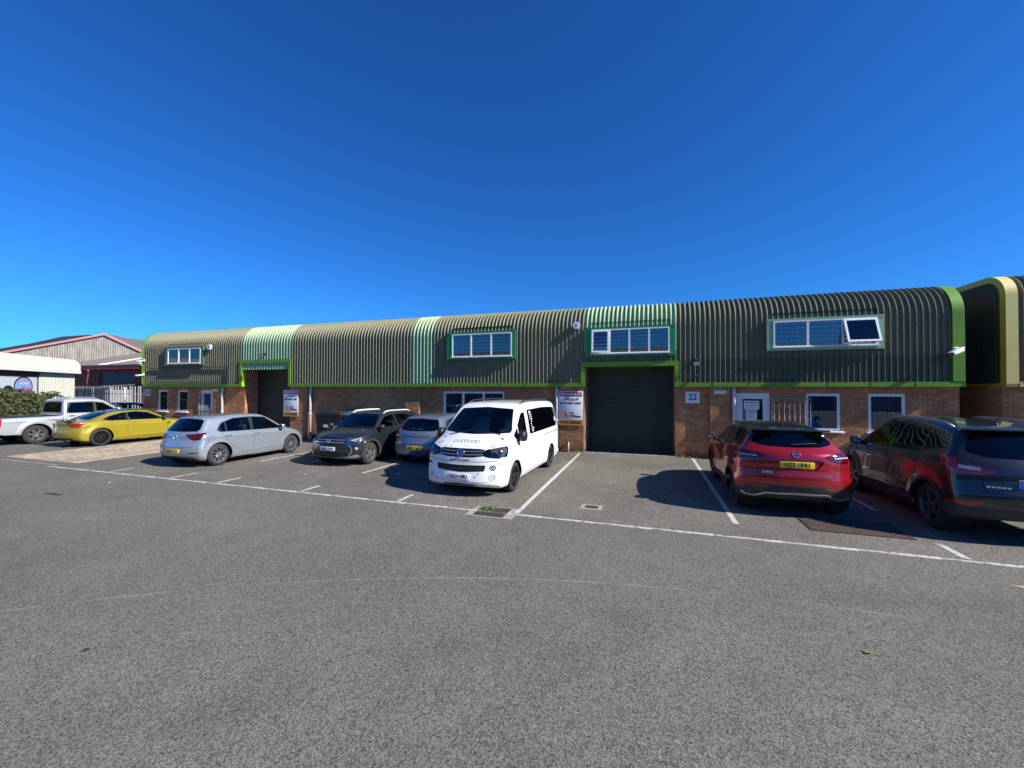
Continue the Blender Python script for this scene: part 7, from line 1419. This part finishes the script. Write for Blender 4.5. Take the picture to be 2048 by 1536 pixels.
for sg in (1, -1):
    c = -1.3
    while c < 1.3:
        pts = []
        for t in (-1.2, 1.2): pass
        # clip the line y = sg*x + c to the plate
        xs = sorted(((-.36 - c) * sg, (.36 - c) * sg)); xa, xb = max(xs[0], -.61), min(xs[1], .65)
        if xb > xa + .02:
            d = .007; za = .0095; zb = .0145 if sg > 0 else .0142; v = [(xa - d, sg * xa + c), (xa + d, sg * xa + c), (xb + d, sg * xb + c), (xb - d, sg * xb + c)]
            b.add([(p[0], p[1], zb) for p in v], [(0, 1, 2, 3) if sg < 0 else (0, 1, 2, 3)]); b.add([(v[0][0], v[0][1], za), (v[3][0], v[3][1], za), (v[3][0], v[3][1], zb), (v[0][0], v[0][1], zb)], [(0, 1, 2, 3)])
        c += s
o = b.build('lattice', RUST, mc); o['kind'] = 'stuff'
WEED = brick_mat('weed_leaf', (.06, .11, .02), (.11, .17, .04), (.20, .24, .07))
def weed(loc, n, w, h, label, seed, flat_=False):
    r = random.Random(seed); b = MB()
    for _ in range(n):
        x, y = r.gauss(0, w), r.gauss(0, w * .5); z = abs(r.gauss(0, h)); d = Vector((r.uniform(-1, 1), r.uniform(-1, 1), r.uniform(.3, 1.5))).normalized(); s = r.uniform(.02, .05); u = d.orthogonal().normalized() * s * .25; p = Vector((x, y, z * .4))
        b.add([p - u, p + u, p + d * s * 1.4 + u * .4, p + d * s * 1.4 - u * .4], [(0, 1, 2, 3)])
    o = b.build('weed', WEED, None, loc); tag(o, label, 'weed', 'weeds'); return o
weed((-2.80, 7.13, .02), 60, .09, .03, 'green weed growing through the gully grate', 1); weed((-2.35, 14.42, .01), 70, .16, .05, 'weed tuft at the foot of the brick left of shutter 22', 2); weed((1.2, 14.58, .01), 40, .2, .05, 'sparse weeds along the wall foot right of shutter 22', 3)
p = on_ground(1738, 1308); b = MB()
for (dx, dy, a, s) in ((0, 0, .4, .042), (.022, .015, 2.0, .03), (-.02, .02, -.6, .028)):
    u = Vector((math.cos(a), math.sin(a), 0)) * s; v = Vector((-math.sin(a), math.cos(a), 0)) * s * .4; c = Vector((dx, dy, .012)); b.add([c - u, c - v * .9 + Vector((0, 0, .006)), c + u * .2 - v, c + u, c + u * .2 + v, c + v * .9 + Vector((0, 0, .006))], [(0, 1, 2, 3, 4, 5)])
o = b.build('fallen_leaf', WEED, None, (p.x, p.y, 0)); tag(o, 'yellow-green fallen leaf lying alone on the open asphalt', 'leaf')
r_ = random.Random(21); LIT = mat('litter_white', (.6, .6, .58), .8)
for k, (px, py) in enumerate([(1143, 909), (1130, 912), (610, 949), (219, 966), (795, 948)]):
    p = on_ground(px, py); b = MB(); s = .03 if k < 4 else .09; n = 6; b.prism([(s * math.cos(2 * math.pi * i / n) * r_.uniform(.6, 1.2), s * .6 * math.sin(2 * math.pi * i / n) * r_.uniform(.6, 1.2)) for i in range(n)], .005, .014); o = b.build('litter_scrap', LIT, None, (p.x, p.y, 0)); tag(o, ['white scrap at the wall foot under the for sale board', 'second white scrap near the wall foot by the van', 'white scrap on the bay left of the grey crossover', 'white speck on the road far left', 'flat pale scrap in the shadow of the white van'][k], 'litter')
# bins
def bin_(loc, lid, label, w=1.26, d=.98, h=1.18):
    r = empty('wheeled_bin', loc); tag(r, label, 'bin', 'wheeled bins'); b = MB(); M = None
    t = .06; b.add([(-w / 2 + t, -d / 2 + t, .16), (w / 2 - t, -d / 2 + t, .16), (w / 2 - t, d / 2 - t, .16), (-w / 2 + t, d / 2 - t, .16), (-w / 2, -d / 2, h), (w / 2, -d / 2, h), (w / 2, d / 2, h), (-w / 2, d / 2, h)], [(3, 2, 1, 0), (0, 1, 5, 4), (1, 2, 6, 5), (2, 3, 7, 6), (3, 0, 4, 7), (4, 5, 6, 7)]); b.build('tub', mat('bin_black', (.018, .02, .024), .55), r)
    b = MB(); b.rbox(-w / 2 - .04, w / 2 + .04, -d / 2 - .04, d / 2 + .04, h, h + .07, .03); b.rbox(-w / 2 + .05, w / 2 - .05, -d / 2 + .1, d / 2, h + .06, h + .13, .05); b.build('lid', lid, r)
    for sx in (-1, 1):
        for sy in (-1, 1): q = MB(); q.lathe([(0, -.03), (.09, -.03), (.09, .03), (0, .03)], 16, Matrix.Translation((sx * (w / 2 - .18), sy * (d / 2 - .18), .09)) @ Matrix.Rotation(R(90), 4, 'X')); q.build('wheel', BLACK, r)
    b = MB(); b.box(-.22, .12, -d / 2 - .006, -d / 2 + .02, .68, .78); b.build('sticker', PAPER, r); return r
bin_((-12.35, 13.95, .004), mat('bin_black', (.018, .02, .024), .55), 'black wheeled bin with black lid left behind the grey crossover'); bin_((-10.9, 14.0, .004), mat('bin_blue_lid', (.10, .26, .42), .5), 'wheeled bin with a blue lid behind the grey crossover')
# ------------------------------------------------------------------ vehicles
make_van((-3.635, 10.12, .004), R(-92.1))
make_juke((2.47, 10.30, .004), R(90))
make_suv((5.28, 9.87, .004), R(90))
make_dacia((-8.72, 11.60, .004), R(-90))
make_astra((-6.52, 12.52, .004), R(90))
make_polo((-12.72, 9.95, .004))
make_m4((-21.17, 11.55, .002), R(90))
make_pickup((-24.35, 11.25, .002), R(90))
S = polo_spec('dark_hatchback', paint('midnight_blue_paint', (.012, .018, .030), .3, .3)); S['res'] = .045
build_car(S, (-28.4, 15.6, .002), R(70), 'dark blue car just showing between the yellow coupe and unit 20', 'car', 'cars parked in front of the units')
